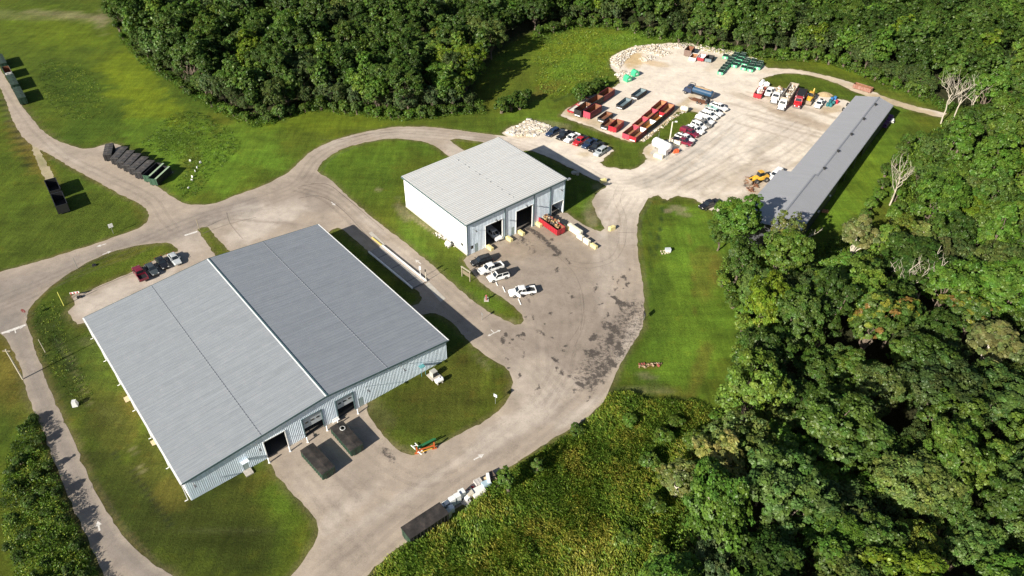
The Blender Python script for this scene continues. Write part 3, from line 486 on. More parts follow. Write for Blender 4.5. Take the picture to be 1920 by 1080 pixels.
# ================================================================== BUILDINGS
M_WALL = mat('painted_steel_siding', (.76, .86, .95), .55, var=.13, scale=.9, streak=(4.5, 4.5, .12), dirt=(.52, .56, .58), dirt_amt=.35)
M_WHITEWALL = mat('white_steel_siding', (.78, .78, .76), .5, var=.05, scale=.8, streak=(3, 3, .2))
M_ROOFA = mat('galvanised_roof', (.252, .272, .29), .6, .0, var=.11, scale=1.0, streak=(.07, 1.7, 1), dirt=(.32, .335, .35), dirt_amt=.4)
M_ROOFB = mat('pale_ribbed_roof', (.57, .575, .565), .5, .0, var=.07, scale=1.0, streak=(.07, 1.7, 1), dirt=(.52, .51, .48), dirt_amt=.35)
M_ROOFC = mat('grey_ribbed_roof', (.272, .275, .292), .6, .0, var=.06, scale=1.0, streak=(1.7, .07, 1))
stripes(M_ROOFB, .62786, .38, .52, 'Y', .29+50*.62786-.14); stripes(M_ROOFA, .75667, .3, .88, 'Y', .24+50*.75667-.2)  # dark bands in the roof colour: dirt and painted seam shade between ribs
M_TRIM = mat('dark_teal_trim', (.07, .12, .13), .5)
M_WHITE = mat('white_trim', (.78, .78, .76), .45, var=.05)
M_DARK = mat('dark_interior', (.02, .02, .022), .9)
M_GALV = mat('galvanised_steel', (.42, .43, .43), .4, .6)
M_DOORP = mat('grey_door_panel', (.50, .54, .56), .5, var=.06)
M_GLASS = mat('dark_glass', (.015, .02, .025), .08, var=.02, spec=.8)
M_SLAB = mat('workshop_floor', (.10, .09, .08), .9)
M_STUDC = mat('weathered_concrete', (.40, .37, .32), .9, var=.2, scale=1.5, bump=.2)
def corr_wall(parent, name, x0, x1, zt, openings, y=0.0, axis='x', m=None, rib=.30, depth=.022):
    """ribbed sheet wall in the local plane y (axis x) or x (axis y); zt(t) gives the top; openings (a,b,z0,z1)"""
    b = MB(); n = max(1, int(round((x1-x0)/rib))); cuts = sorted(set([x0+(x1-x0)*i/n for i in range(n+1)]+[o[0] for o in openings]+[o[1] for o in openings]))
    def pt(t, off, z): return (t, y+off, z) if axis == 'x' else (y+off, t, z)
    prof = []
    for i in range(len(cuts)-1):
        a, c = cuts[i], cuts[i+1]
        if c-a < 1e-4: continue
        segs = [(0.0, None)]
        for (oa, ob, z0, z1) in openings:
            if a >= oa-1e-6 and c <= ob+1e-6:
                segs = ([(0.0, z0)] if z0 > .01 else [])+[(z1, None)]
        w = c-a; pr = [(a, 0), (a+w*.62, 0), (a+w*.70, -depth), (a+w*.92, -depth), (c, 0)] if w > .12 else [(a, 0), (c, 0)]
        for (z0, z1) in segs:
            for (p, po), (q, qo) in zip(pr[:-1], pr[1:]):
                b.add([pt(p, po, z0), pt(q, qo, z0), pt(q, qo, zt(q) if z1 is None else z1), pt(p, po, zt(p) if z1 is None else z1)], [(0, 1, 2, 3)])
    me = bpy.data.meshes.new(name); me.from_pydata(b.v, [], b.f); me.update(); me.materials.append(m or M_WALL)
    return link(name, me, parent)
def roof_sheet(parent, name, m, x0, z0, x1, z1, y0, y1, rib=.6, rh=.05, rw=.09, th=.09, along='x'):
    """sloping slab from (x0,z0) to (x1,z1), ribs running down the slope every `rib` along y"""
    b = MB(); b.hexa([(x0, y0, z0-th), (x1, y0, z1-th), (x1, y1, z1-th), (x0, y1, z0-th), (x0, y0, z0), (x1, y0, z1), (x1, y1, z1), (x0, y1, z0)])
    n = int((y1-y0)/rib)
    for i in range(n+1):
        y = y0+.06+i*(y1-y0-.12)/n
        b.hexa([(x0+.01, y-rw/2, z0-.01), (x1-.01, y-rw/2, z1-.01), (x1-.01, y+rw/2, z1-.01), (x0+.01, y+rw/2, z0-.01), (x0+.01, y-rw*.3, z0+rh), (x1-.01, y-rw*.3, z1+rh), (x1-.01, y+rw*.3, z1+rh), (x0+.01, y+rw*.3, z0+rh)])
    return b.build(name, m, parent)
def part(name, b, m, parent, label=None):
    o = b.build(name, m, parent)
    if label: o['label'] = label
    return o
def wall_lamp(parent, x, z, L=1.5):
    b = MB(); b.bar((x, -.05, z), (x, -L, z+.12), .07); o = part('lamp_arm', b, M_GALV, parent)
    b = MB(); b.box(x-.16, x+.16, -L-.5, -L, z+.03, z+.2); part('lamp_head', b, mat('lamp_housing', (.12, .13, .14), .5), o)

M_ROOFA2 = mat('galvanised_roof_shaded', (.215, .236, .262), .6, .0, var=.11, scale=1.0, streak=(.07, 1.7, 1), dirt=(.27, .29, .31), dirt_amt=.4); stripes(M_ROOFA2, .75667, .3, .88, 'Y', .24+50*.75667-.2)  # shaded copy of the roof metal: slope turned from the sun painted darker
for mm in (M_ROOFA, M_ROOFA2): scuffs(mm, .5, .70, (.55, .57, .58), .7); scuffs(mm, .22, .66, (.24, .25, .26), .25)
scuffs(M_ROOFB, .6, .70, (.30, .29, .27), .4); scuffs(M_ROOFC, .4, .71, (.34, .34, .36), .4)
# ---- A: the big double-slope warehouse
A_O = (-50.291, 68.975); A_T = .70676; AW = 49.93; AL = 49.46; AE = 4.873; ARH = 7.03
A = empty('warehouse', (*A_O, .03), A_T, 'largest building, a low warehouse with a grey double-slope roof and three truck doors', 'warehouse', None)
ztA = lambda x: AE-.12+(ARH-AE)*(1-abs(x-AW/2)/(AW/2))
DA = [(13.05, 16.75, 0, 4.05), (20.05, 23.55, 0, 4.35), (26.45, 29.7, 0, 4.45), (30.6, 31.55, 0, 2.15), (8.9, 9.8, .0, 2.1)]
corr_wall(A, 'front_wall', 0, AW, ztA, DA)
corr_wall(A, 'rear_wall', 0, AW, ztA, [], y=AL, m=M_WALL)
corr_wall(A, 'side_wall', 0, AL, lambda t: AE-.12, [], y=0.0, axis='y', m=M_WHITEWALL); corr_wall(A, 'side_wall', 0, AL, lambda t: AE-.12, [], y=AW, axis='y')
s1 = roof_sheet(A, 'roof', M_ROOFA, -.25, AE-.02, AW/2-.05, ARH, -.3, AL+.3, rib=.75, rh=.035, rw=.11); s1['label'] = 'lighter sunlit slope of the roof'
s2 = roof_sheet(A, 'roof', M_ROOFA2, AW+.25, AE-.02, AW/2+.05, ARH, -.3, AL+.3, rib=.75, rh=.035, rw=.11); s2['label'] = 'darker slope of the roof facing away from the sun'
b = MB(); b.hexa([(AW/2-.18, -.32, ARH-.02), (AW/2, -.32, ARH+.03), (AW/2, AL+.32, ARH+.03), (AW/2-.18, AL+.32, ARH-.02), (AW/2-.18, -.32, ARH+.03), (AW/2, -.32, ARH+.09), (AW/2, AL+.32, ARH+.09), (AW/2-.18, AL+.32, ARH+.03)]); part('ridge_cap', b, mat('dull_white_metal', (.58, .60, .60), .5), A)
b = MB(); b.box(AW/2+.01, AW/2+.26, -.31, AL+.31, ARH-.03, ARH+.09); part('ridge_gap', b, M_TRIM, A)
for sx in (0, 1):
    b = MB(); xa = -.30 if sx == 0 else AW+.30; z = AE-.05
    for yy in (-.34, AL+.31):
        b = MB(); b.hexa([(xa, yy, z-.28), (AW/2, yy, ARH-.3), (AW/2, yy+.06, ARH-.3), (xa, yy+.06, z-.28), (xa, yy, z+.06), (AW/2, yy, ARH+.08), (AW/2, yy+.06, ARH+.08), (xa, yy+.06, z+.06)]); part('rake_trim', b, M_TRIM, A)
b = MB(); b.box(-.52, -.26, -.3, AL+.3, AE-.22, AE-.03); part('gutter', b, M_WHITE, A)
b = MB(); b.box(AW+.26, AW+.5, -.3, AL+.3, AE-.22, AE-.03); part('gutter', b, M_WHITE, A)
for i in range(7):
    y = .4+i*(AL-1)/6; b = MB(); b.box(-.40, -.28, y, y+.12, .1, AE-.23); b.box(-.85, -.28, y, y+.12, .02, .12); part('downspout', b, M_WHITE, A)
M_SEAM = stripes(mat('seam_screw_line', (.26, .28, .30), .6), .75, .5, .65)
# purlin seam half way up each slope
for xs in (AW*.26, AW*.74):
    zz = AE-.02+(ARH-AE)*(1-abs(xs-AW/2)/(AW/2)); b = MB()
    b.box(xs-.06, xs+.06, -.2, AL+.2, zz-.02, zz+.075); part('lap_seam', b, M_SEAM, A)
for i, (x0, x1, z0, z1) in enumerate(DA[:3]):
    b = MB(); b.box(x0-.14, x0, -.09, .1, 0, z1); b.box(x1, x1+.14, -.09, .1, 0, z1); b.box(x0-.14, x1+.14, -.09, .1, z1, z1+.14); part('door_frame', b, M_TRIM if i else M_WHITE, A)
    if i:
        b = MB(); zb = 1.9 if i == 1 else 2.2; nz_p = 4
        for k in range(nz_p): h = (z1-zb)/nz_p; b.box(x0+.02, x1-.02, .12, .2, zb+k*h+.015, zb+(k+1)*h-.015)
        b.box(x0+.02, x1-.02, .14, .18, zb, z1); d = part('roll_up_door', b, M_DOORP, A, 'grey sectional door stopped half way up, with three small windows')
        for k in range(3): xm = x0+(k+.7)*(x1-x0)/3.4; b = MB(); b.box(xm-.28, xm+.28, .08, .118, zb+1.0, zb+1.3); part('window', b, M_GLASS, d)
for x0, x1, z0, z1 in DA[3:]:
    b = MB(); b.box(x0+.03, x1-.03, .0, .06, .02, z1-.04); part('door', b, mat('grey_green_door', (.30, .38, .38), .5), A)
b = MB(); b.box(8.7, 9.9, -.8, -.05, 2.45, 2.53); b.bar((8.8, -.75, 2.45), (8.8, -.06, 2.0), .05); part('door_canopy', b, M_WALL, A)
b = MB(); b.box(8.6, 9.9, -1.4, -.06, .0, .22); part('door_step', b, M_STUDC, A)
b = MB(); b.box(43.4, 44.4, -.9, -.05, 2.1, 2.18); b.bar((43.45, -.85, 0), (43.45, -.85, 2.1), .06); b.bar((44.35, -.85, 0), (44.35, -.85, 2.1), .06); part('door_canopy', b, mat('teal_metal', (.10, .30, .32), .5), A)
wall_lamp(A, 11.8, 4.9, 1.7); wall_lamp(A, 39.5, 5.0, 1.6); wall_lamp(A, 32.2, 4.2, 1.2); wall_lamp(A, 1.2, 3.5, .6)
b = MB(); b.box(.15, AW-.15, .15, AL-.15, -.02, .06); part('floor_slab', b, M_SLAB, A)

# ---- B: tall single-slope transfer building
B_O = (-10.176, 134.61); B_T = .68201; BW = 29.05; BD = 25.84; B1 = 8.59; B2 = 9.552
Bd = empty('transfer_building', (*B_O, .03), B_T, 'tall square building with a pale striped roof and a blank white side wall', 'building')
ztB = lambda x: B1-.1+(B2-B1)*x/BW
DB = [(5.18, 9.97, 0, 5.9), (14.15, 19.0, 0, 6.2), (25.1, 28.85, 0, 3.7), (2.1, 3.0, 0, 2.3), (12.7, 13.55, 0, 2.3), (1.0, 1.75, 1.3, 2.2)]
corr_wall(Bd, 'front_wall', 0, BW, ztB, DB, rib=.4)
corr_wall(Bd, 'rear_wall', 0, BW, ztB, [], y=BD, rib=.4)
corr_wall(Bd, 'side_wall', 0, BD, lambda t: B1-.1, [(1.6, 2.4, 1.6, 2.4)], y=0, axis='y', m=M_WHITEWALL, rib=.4)['label'] = 'blank white sunlit side wall'
corr_wall(Bd, 'side_wall', 0, BD, lambda t: B2-.1, [], y=BW, axis='y', rib=.4)
roof_sheet(Bd, 'roof', M_ROOFB, -.3, B1, BW+.3, B2, -.35, BD+.3, rib=.62, rh=.10, rw=.2)
for yy in (-.42, BD+.31): b = MB(); b.hexa([(-.34, yy, B1-.34), (BW+.34, yy, B2-.34), (BW+.34, yy+.06, B2-.34), (-.34, yy+.06, B1-.34), (-.34, yy, B1+.07), (BW+.34, yy, B2+.07), (BW+.34, yy+.06, B2+.07), (-.34, yy+.06, B1+.07)]); part('rake_trim', b, M_TRIM, Bd)
b = MB(); b.box(-.52, -.31, -.36, BD+.31, B1-.26, B1-.02); part('gutter', b, M_TRIM, Bd)
b = MB(); b.box(BW+.31, BW+.52, -.36, BD+.31, B2-.26, B2-.02); b.box(BW+.3, BW+1.3, -.7, -.1, B2-.35, B2-.12); part('gutter', b, M_GALV, Bd)
for x in (0, 10.75, 19.45, 24.55, BW):
    b = MB(); b.box(x-.1, x+.1, -.16, -.05, 0, ztB(x)-.3); part('corner_trim' if x in (0, BW) else 'downspout', b, M_TRIM, Bd)
for i, (x0, x1, z0, z1) in enumerate(DB[:3]):
    b = MB(); b.box(x0-.12, x0, -.1, .1, 0, z1); b.box(x1, x1+.12, -.1, .1, 0, z1); b.box(x0-.12, x1+.12, -.1, .1, z1, z1+.12); part('door_frame', b, M_WHITE, Bd)
for x0, x1, z0, z1 in DB[3:5]:
    b = MB(); b.box(x0+.04, x1-.04, -.02, .05, .02, z1-.05); part('door', b, mat('grey_green_door', (.30, .38, .38), .5), Bd)
b = MB(); b.box(1.02, 1.73, .0, .05, 1.32, 2.18); part('window', b, M_GLASS, Bd)
b = MB(); b.box(.0, .05, 1.62, 2.38, 1.62, 2.38); part('window', b, M_GLASS, Bd)
for x, z in ((1.9, 6.3), (7.6, 6.9), (16.5, 7.2), (27.3, 7.3)): wall_lamp(Bd, x, z, .8)
b = MB(); b.box(.15, BW-.15, .15, BD-.15, -.02, .06); part('floor_slab', b, M_SLAB, Bd)
b = MB(); b.box(-.14, 0, .0, BD, 0, .35); part('foundation', b, M_STUDC, Bd)
for i in range(16):   # roof screws and vents in a row half way
    y = 1.5+i*1.45; zz = B1+(B2-B1)*.5; 
    if i % 3 != 2: b = MB(); b.box(BW/2-.12, BW/2+.12, y, y+.35, zz, zz+.14); part('roof_vent', b, M_GALV, Bd)

# ---- C: long shed
CH = 5.6; q0 = G(1495, 437, CH)[:2]; q1 = G(1673, 197, CH)[:2]; cdv = (q1-q0)/np.linalg.norm(q1-q0); CLn = float(np.linalg.norm(q1-q0)); C_T = math.atan2(cdv[1], cdv[0])
cnv = np.array([-cdv[1], cdv[0]])
c_far = float((G(1607, 179, CH)[:2]-q0)@cnv); rid = float((G(1651, 179, CH+1.4)[:2]-q0)@cnv)
jl = G(1463, 319.5, CH)[:2]-q0; jx = float(jl@cdv); c_near = float(jl@cnv); rid2 = float((G(1529.5, 325, CH+1.75)[:2]-q0)@cnv)
Cb = empty('long_shed', (*q0, .02), C_T, 'long narrow shed with a plain grey roof, near end under the trees', 'shed')
x_near = -3.0
def cgable(xa, xb, yw, yr, zr, ze, nm):
    for (y0, z0, y1, z1) in ((-.3, ze, yr, zr), (yw+.3, ze, yr, zr)):
        b = MB(); th = .08
        b.hexa([(xa, y0, z0-th), (xb, y0, z0-th), (xb, y1, z1-th), (xa, y1, z1-th), (xa, y0, z0), (xb, y0, z0), (xb, y1, z1), (xa, y1, z1)])
        n = int((xb-xa)/.55)
        for i in range(n+1):
            x = xa+.05+(xb-xa-.1)*i/n; b.hexa([(x-.035, y0, z0-.01), (x+.035, y0, z0-.01), (x+.035, y1, z1-.01), (x-.035, y1, z1-.01), (x-.02, y0, z0+.012), (x+.02, y0, z0+.012), (x+.02, y1, z1+.012), (x-.02, y1, z1+.012)])
        part('roof', b, M_ROOFC, Cb)
    b = MB(); b.hexa([(xa, yr-.25, zr-.02), (xb, yr-.25, zr-.02), (xb, yr+.25, zr-.02), (xa, yr+.25, zr-.02), (xa, yr-.1, zr+.1), (xb, yr-.1, zr+.1), (xb, yr+.1, zr+.1), (xa, yr+.1, zr+.1)]); part('ridge_cap', b, mat('dull_ridge_metal', (.21, .22, .24), .5), Cb)
cgable(jx, CLn, c_far, rid, CH+1.4, CH, 'a'); cgable(x_near, jx-.02, c_near, rid2, CH+1.75, CH+.0, 'b')
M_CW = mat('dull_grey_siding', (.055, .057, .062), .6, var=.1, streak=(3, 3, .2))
OP = [(8+i*8.2, 14.6+i*8.2, 0, 3.4) for i in range(8) if 14.6+i*8.2 < CLn-2]
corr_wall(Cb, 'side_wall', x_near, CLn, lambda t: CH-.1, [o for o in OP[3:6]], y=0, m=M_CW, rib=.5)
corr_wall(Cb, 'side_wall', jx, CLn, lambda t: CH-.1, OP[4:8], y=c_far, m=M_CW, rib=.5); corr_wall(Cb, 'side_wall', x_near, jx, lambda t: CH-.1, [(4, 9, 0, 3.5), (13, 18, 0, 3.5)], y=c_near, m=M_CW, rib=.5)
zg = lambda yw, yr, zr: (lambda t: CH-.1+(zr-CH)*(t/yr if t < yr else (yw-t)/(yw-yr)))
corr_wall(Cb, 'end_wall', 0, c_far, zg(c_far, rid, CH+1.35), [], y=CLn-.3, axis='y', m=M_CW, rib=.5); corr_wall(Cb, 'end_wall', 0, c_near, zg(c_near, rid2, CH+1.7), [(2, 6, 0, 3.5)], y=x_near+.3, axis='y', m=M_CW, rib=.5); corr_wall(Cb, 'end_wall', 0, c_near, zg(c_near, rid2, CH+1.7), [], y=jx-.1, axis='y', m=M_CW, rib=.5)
b = MB(); b.box(jx, CLn, -.42, -.31, CH-.15, CH-.01); b.box(x_near, jx, -.42, -.31, CH-.15, CH-.01); part('gutter', b, M_GALV, Cb)
for u, v in ((1641, 198), (1619, 225), (1596, 254), (1571, 285.5), (1545, 318)):
    p = G(u, v, CH+1.2)[:2]-q0; x = float(p@cdv); y = float(p@cnv); b = MB(); b.cyl((x, y, CH+.9), (x, y, CH+1.75), .28, n=10); b.cyl((x, y, CH+1.75), (x, y, CH+1.95), .45, .12, n=10); part('roof_vent', b, mat('black_vent', (.02, .02, .02), .6), Cb)
for u, v in ((1548, 365), (1527, 394), (1533, 397)):
    p = G(u, v, 2.8)[:2]-q0; x = float(p@cdv); b = MB(); b.box(x-.25, x+.25, -.45, -.05, 2.7, 3.0); part('wall_lamp', b, M_WHITE, Cb)
# ================================================================== VEHICLES AND CONTAINERS
M_TYRE = mat('tyre_rubber', (.02, .02, .02), .85); M_RIM = mat('steel_rim', (.35, .35, .36), .35, .8); M_LAMP = mat('headlamp_glass', (.75, .76, .74), .1); M_TAIL = mat('tail_lamp', (.35, .01, .01), .25)
M_BLK = mat('black_plastic', (.018, .018, .02), .55)
PAINT = {k: mat('paint_'+k, c, .28, var=.03, coat=.6, spec=.5) for k, c in dict(white=(.78, .78, .77), black=(.012, .012, .014), maroon=(.16, .012, .03), red=(.45, .015, .02), navy=(.015, .03, .07), charcoal=(.05, .06, .065), silver=(.42, .45, .46), grey=(.20, .19, .175), cream=(.62, .57, .46), blue=(.05, .18, .34)).items()}
class Kit:
    """one prototype: meshes built once, every copy shares them"""
    def __init__(s): s.p = []
    def add(s, name, b, m, parent=None, label=None, smooth=False):
        s.p.append((name, b.mesh(name, m, smooth) if isinstance(b, MB) else b, parent, label)); return len(s.p)-1
    def put(s, name, loc, rz, label, cat, group=None, skip=(), rx=0):
        root = empty(name, loc, rz, label, cat, group); obs = []
        if rx: root.rotation_euler = (0, rx, rz)
        for i, (n, me, pa, lb) in enumerate(s.p):
            o = bpy.data.objects.new(n, me); COL.objects.link(o); o.parent = obs[pa] if pa is not None else root
            if lb: o['label'] = lb
            obs.append(o)
        return root
def place(u1, v1, u2, v2, z=.8):
    """centre and heading of a thing whose front is at (u1,v1) and back at (u2,v2)"""
    a = G(u1, v1, z); b = G(u2, v2, z); return ((a[0]+b[0])/2, (a[1]+b[1])/2, .045), math.atan2(a[1]-b[1], a[0]-b[0])
def wheels(k, xs, hw, r=.38, w=.26, rim=True):
    for x in xs:
        for s in (-1, 1):
            b = MB(); b.cyl((x, s*(hw-w), r), (x, s*hw, r), r, n=14); i = k.add('wheel', b, M_TYRE, smooth=False)
            if rim: b = MB(); b.cyl((x, s*(hw-.02), r), (x, s*(hw+.012), r), r*.58, r*.5, n=10); k.add('rim', b, M_RIM, i)
def cabin(k, body, b, x0, x1, hw, zb, x0t, x1t, hwt, zt):
    """painted cabin block on the body with separate glazing just proud of it"""
    lo = [(x0, -hw, zb), (x1, -hw, zb), (x1, hw, zb), (x0, hw, zb)]; hi = [(x0t, -hwt, zt), (x1t, -hwt, zt), (x1t, hwt, zt), (x0t, hwt, zt)]
    b.hexa(lo+hi); b.hexa([(x0t+.03, -hwt+.03, zt), (x1t-.03, -hwt+.03, zt), (x1t-.03, hwt-.03, zt), (x0t+.03, hwt-.03, zt), (x0t+.18, -hwt+.2, zt+.05), (x1t-.2, -hwt+.2, zt+.05), (x1t-.2, hwt-.2, zt+.05), (x0t+.18, hwt-.2, zt+.05)])
    out = []
    L = [Vector(p) for p in lo]; H = [Vector(p) for p in hi]
    for nm, a, c, d, e, cuts in (('windshield', L[1], L[2], H[2], H[1], 1), ('rear_window', L[3], L[0], H[0], H[3], 1), ('side_window', L[0], L[1], H[1], H[0], 2), ('side_window', L[2], L[3], H[3], H[2], 2)):
        n = (c-a).cross(e-a).normalized(); q = MB()
        for i in range(cuts):
            f = lambda s, t: (a.lerp(c, s)).lerp(e.lerp(d, s), t)
            s0 = (i+.06)/cuts; s1 = (i+.94)/cuts
            p4 = [f(s0, .10), f(s1, .10), f(s1, .90), f(s0, .90)]
            q.hexa([p+n*.004 for p in p4]+[p+n*.02 for p in p4])
        out.append((nm, q))
    return out
def car_kit(kind, paint, opt=None):
    k = Kit(); P = PAINT[paint]; b = MB()
    if kind == 'sedan':
        b.loft([(-2.36, .72, .66, .38, .80), (-2.2, .86, .80, .26, .93), (-1.5, .90, .84, .24, .96), (.9, .90, .84, .24, .95), (1.9, .88, .80, .24, .84), (2.28, .80, .70, .30, .72), (2.38, .66, .6, .36, .62)])
        win = cabin(k, 0, b, -1.75, 1.05, .80, .93, -1.05, .25, .60, 1.42); hw = .90; xw = (-1.4, 1.42); L = 2.38; zl = .62
    elif kind == 'suv':
        b.loft([(-2.45, .86, .80, .42, 1.0), (-2.35, .94, .88, .34, 1.08), (1.2, .95, .89, .32, 1.08), (2.1, .93, .86, .32, 1.0), (2.42, .86, .78, .38, .88), (2.48, .76, .7, .42, .78)])
        win = cabin(k, 0, b, -2.3, 1.15, .86, 1.06, -2.05, .45, .70, 1.76); hw = .95; xw = (-1.5, 1.5); L = 2.46; zl = .8
        b.box(-1.8, .2, -.62, -.58, 1.78, 1.84); b.box(-1.8, .2, .58, .62, 1.78, 1.84)
    else:
        b.loft([(-.75, .96, .92, .42, 1.12), (1.4, .97, .92, .40, 1.14), (2.5, .95, .88, .42, 1.10), (2.85, .90, .82, .46, 1.0), (2.93, .8, .74, .5, .88)])
        win = cabin(k, 0, b, -.72, 1.5, .88, 1.12, -.60, .75, .72, 1.86); hw = .99; xw = (-1.85, 1.85); L = 2.92; zl = .88
        # load bed: floor, sides, tailgate
        b.box(-2.85, -.76, -.95, .95, .55, .72); b.box(-2.85, -.76, -.97, -.86, .70, 1.14); b.box(-2.85, -.76, .86, .97, .70, 1.14); b.box(-2.93, -2.84, -.95, .95, .62, 1.14)
    i0 = k.add('body', b, P)
    for nm, q in win: k.add(nm, q, M_GLASS)
    if kind == 'pickup':
        q = MB(); q.box(-2.83, -.78, -.85, .85, .722, .745); k.add('bed_liner', q, M_BLK)
        if opt == 'cap': q = MB(); q.hexa([(-2.9, -.92, 1.15), (-.74, -.92, 1.15), (-.74, .92, 1.15), (-2.9, .92, 1.15), (-2.8, -.74, 1.8), (-.74, -.74, 1.8), (-.74, .74, 1.8), (-2.8, .74, 1.8)]); k.add('bed_cap', q, P)
        if opt == 'cover': q = MB(); q.box(-2.9, -.78, -.93, .93, 1.145, 1.19); k.add('bed_cover', q, M_BLK)
        if opt == 'rack':
            q = MB()
            for x in (-2.7, -1.0): q.bar((x, -.85, 1.14), (x, -.85, 2.0), .08); q.bar((x, .85, 1.14), (x, .85, 2.0), .08); q.bar((x, -.85, 2.0), (x, .85, 2.0), .08)
            q.bar((-2.9, -.6, 2.05), (1.2, -.6, 2.05), .14); q.bar((-2.9, .5, 2.05), (1.0, .3, 2.05), .14); k.add('pipe_rack', q, mat('teal_pipe', (.06, .28, .25), .5))
        if opt == 'door':
            q = MB(); q.hexa([(1.35, .97, .5), (1.45, 1.02, .5), (.85, 1.8, .5), (.77, 1.74, .5), (1.35, .97, 1.3), (1.45, 1.02, 1.3), (.85, 1.8, 1.3), (.77, 1.74, 1.3)]); k.add('door', q, P, None, 'driver door standing open')
        if opt == 'gear':
            q = MB(); q.box(-1.3, -.82, -.9, .9, 1.0, 1.5); q.cyl((-2.2, 0, .75), (-2.2, 0, 1.5), .45, n=12); k.add('tool_box', q, M_BLK)
    wheels(k, xw, hw, .40 if kind != 'sedan' else .33)
    for s in (-1, 1):
        q = MB(); q.box(L-.12, L+.005, s*hw*.62-.16, s*hw*.62+.16, zl-.1, zl+.08); k.add('headlight', q, M_LAMP)
        q = MB(); q.box(-L-.012, -L+.06, s*hw*.78-.09, s*hw*.78+.09, .8, 1.0); k.add('tail_light', q, M_TAIL)
        q = MB(); xm = .9 if kind == 'sedan' else 1.15; q.box(xm-.1, xm+.08, s*hw-.06 if s > 0 else -hw-.18, s*hw+.18 if s > 0 else -hw+.06, 1.0 if kind == 'sedan' else 1.15, 1.13 if kind == 'sedan' else 1.36); k.add('wing_mirror', q, P)
    q = MB(); q.box(L-.05, L+.06, -hw*.8, hw*.8, .42, .58); k.add('front_bumper', q, M_BLK if paint in ('black', 'white') else P)
    return k
KITS = {}
def car(kind, paint, p, label, group=None, opt=None, name=None, flip=False):
    key = (kind, paint, opt)
    if key not in KITS: KITS[key] = car_kit(*key)
    loc, rz = place(*p)
    return KITS[key].put(name or {'pickup': 'pickup_truck', 'suv': 'suv', 'sedan': 'car'}[kind], loc, rz, label, {'pickup': 'pickup truck', 'suv': 'car', 'sedan': 'car'}[kind], group)
g = 'cars parked on the strip beside the big warehouse'
car('pickup', 'maroon', (253, 499, 272, 526), 'maroon pickup truck with an open bed, parked beside the big warehouse roof', g)
car('sedan', 'charcoal', (292, 513, 277, 494), 'dark grey-green sedan next to the maroon pickup beside the warehouse', g)
car('sedan', 'black', (311, 501, 296, 482), 'black car between the silver sedan and the dark grey sedan beside the warehouse', g)
car('sedan', 'silver', (335, 494, 319, 474), 'silver sedan at the end of the row beside the warehouse', g)
g = 'vehicles in the yard of the transfer building'
car('suv', 'black', (884, 494, 922, 483), 'black car parked nearest the transfer building corner', g)
car('pickup', 'white', (900, 509, 940, 496), 'white pickup with an empty bed beside the black car in the paved yard', g)
car('suv', 'white', (918, 522, 950, 513), 'white vehicle with a dark roof load, third from the transfer building corner', g)
car('pickup', 'white', (958, 549, 1000, 543), 'white pickup truck parked on its own in the yard with the driver door open', g, 'door')
car('pickup', 'white', (935, 447, 914, 428), 'white pickup truck driving out of the first open door of the transfer building', g, 'cap')
b = MB(); b.box(-2.15, .35, -.74, .74, 1.85, 2.06)
lo_, rz_ = place(918, 522, 950, 513); r_ = b.build('roof_cargo', mat('black_tarp', (.015, .015, .016), .7)); r_.location = lo_; r_.rotation_euler = (0, 0, rz_); tag(r_, 'black load strapped on the roof of the white vehicle in the paved yard', 'roof load')
g = 'vehicles in the small gravel car park'
car('suv', 'navy', (1026, 253, 1046, 243), 'dark blue car at the left end of the row in the small gravel car park', g)
car('pickup', 'black', (1047, 259, 1070, 248), 'black pickup truck with a black bed, second from the left in the gravel car park', g)
car('pickup', 'white', (1063, 264, 1082, 253), 'white pickup truck between the black and the red one in the gravel car park', g)
car('pickup', 'red', (1078, 270, 1099, 257), 'bright red pickup truck in the middle of the gravel car park', g, 'cover')
car('pickup', 'navy', (1094, 276, 1116, 262), 'navy pickup truck between the red pickup and the small black one', g)
car('pickup', 'black', (1110, 281, 1127, 270), 'small black pickup truck beside the silver car in the gravel car park', g, 'cover')
car('suv', 'silver', (1115, 291, 1137, 277), 'silver estate car at the right end of the gravel car park', g)
g = 'vehicles lined up beside the mown strip in the gravel yard'
car('pickup', 'white', (1362, 206, 1335, 194), 'white pickup truck at the far end of the long row, beside the brown flat trailer', g)
car('pickup', 'white', (1353, 215, 1324, 204), 'white pickup truck with teal pipes on its rack, second in the long row', g, 'rack')
car('pickup', 'white', (1342, 221, 1316, 211), 'white pickup truck with an empty bed just below the one with teal pipes', g)
car('pickup', 'white', (1336, 230, 1308, 220), 'white pickup truck with a capped bed above the grey one in the long row', g, 'cap')
car('pickup', 'grey', (1329, 236, 1304, 226), 'brownish grey pickup truck half hidden between white ones in the long row', g)
car('suv', 'white', (1321, 240, 1300, 231), 'white van-like vehicle directly below the grey pickup', g)
car('pickup', 'white', (1316, 248, 1290, 238), 'white pickup truck with a dark windscreen just above the upper maroon truck', g)
car('pickup', 'maroon', (1306, 254, 1280, 243), 'maroon pickup truck between two white ones in the long row', g, 'cap')
car('pickup', 'white', (1298, 264, 1271, 253), 'white pickup truck between the two maroon ones in the long row', g)
car('pickup', 'maroon', (1293, 269, 1267, 261), 'maroon pickup truck at the near end of the long row, by the pale yellow block', g, 'cover')
g = 'vehicles parked along the curb at the top of the gravel yard'
car('pickup', 'white', (1437, 180, 1447, 164), 'white pickup truck beside the red box trailer at the yard curb', g, 'rack' if False else None)
car('pickup', 'white', (1530, 203, 1542, 186), 'white pickup truck with a loaded bed between the yellow digger and the teal barrels', g, 'gear')
car('pickup', 'black', (1322, 386, 1338, 380), 'black pickup truck half under the big tree at the edge of the gravel yard', None, 'cover')
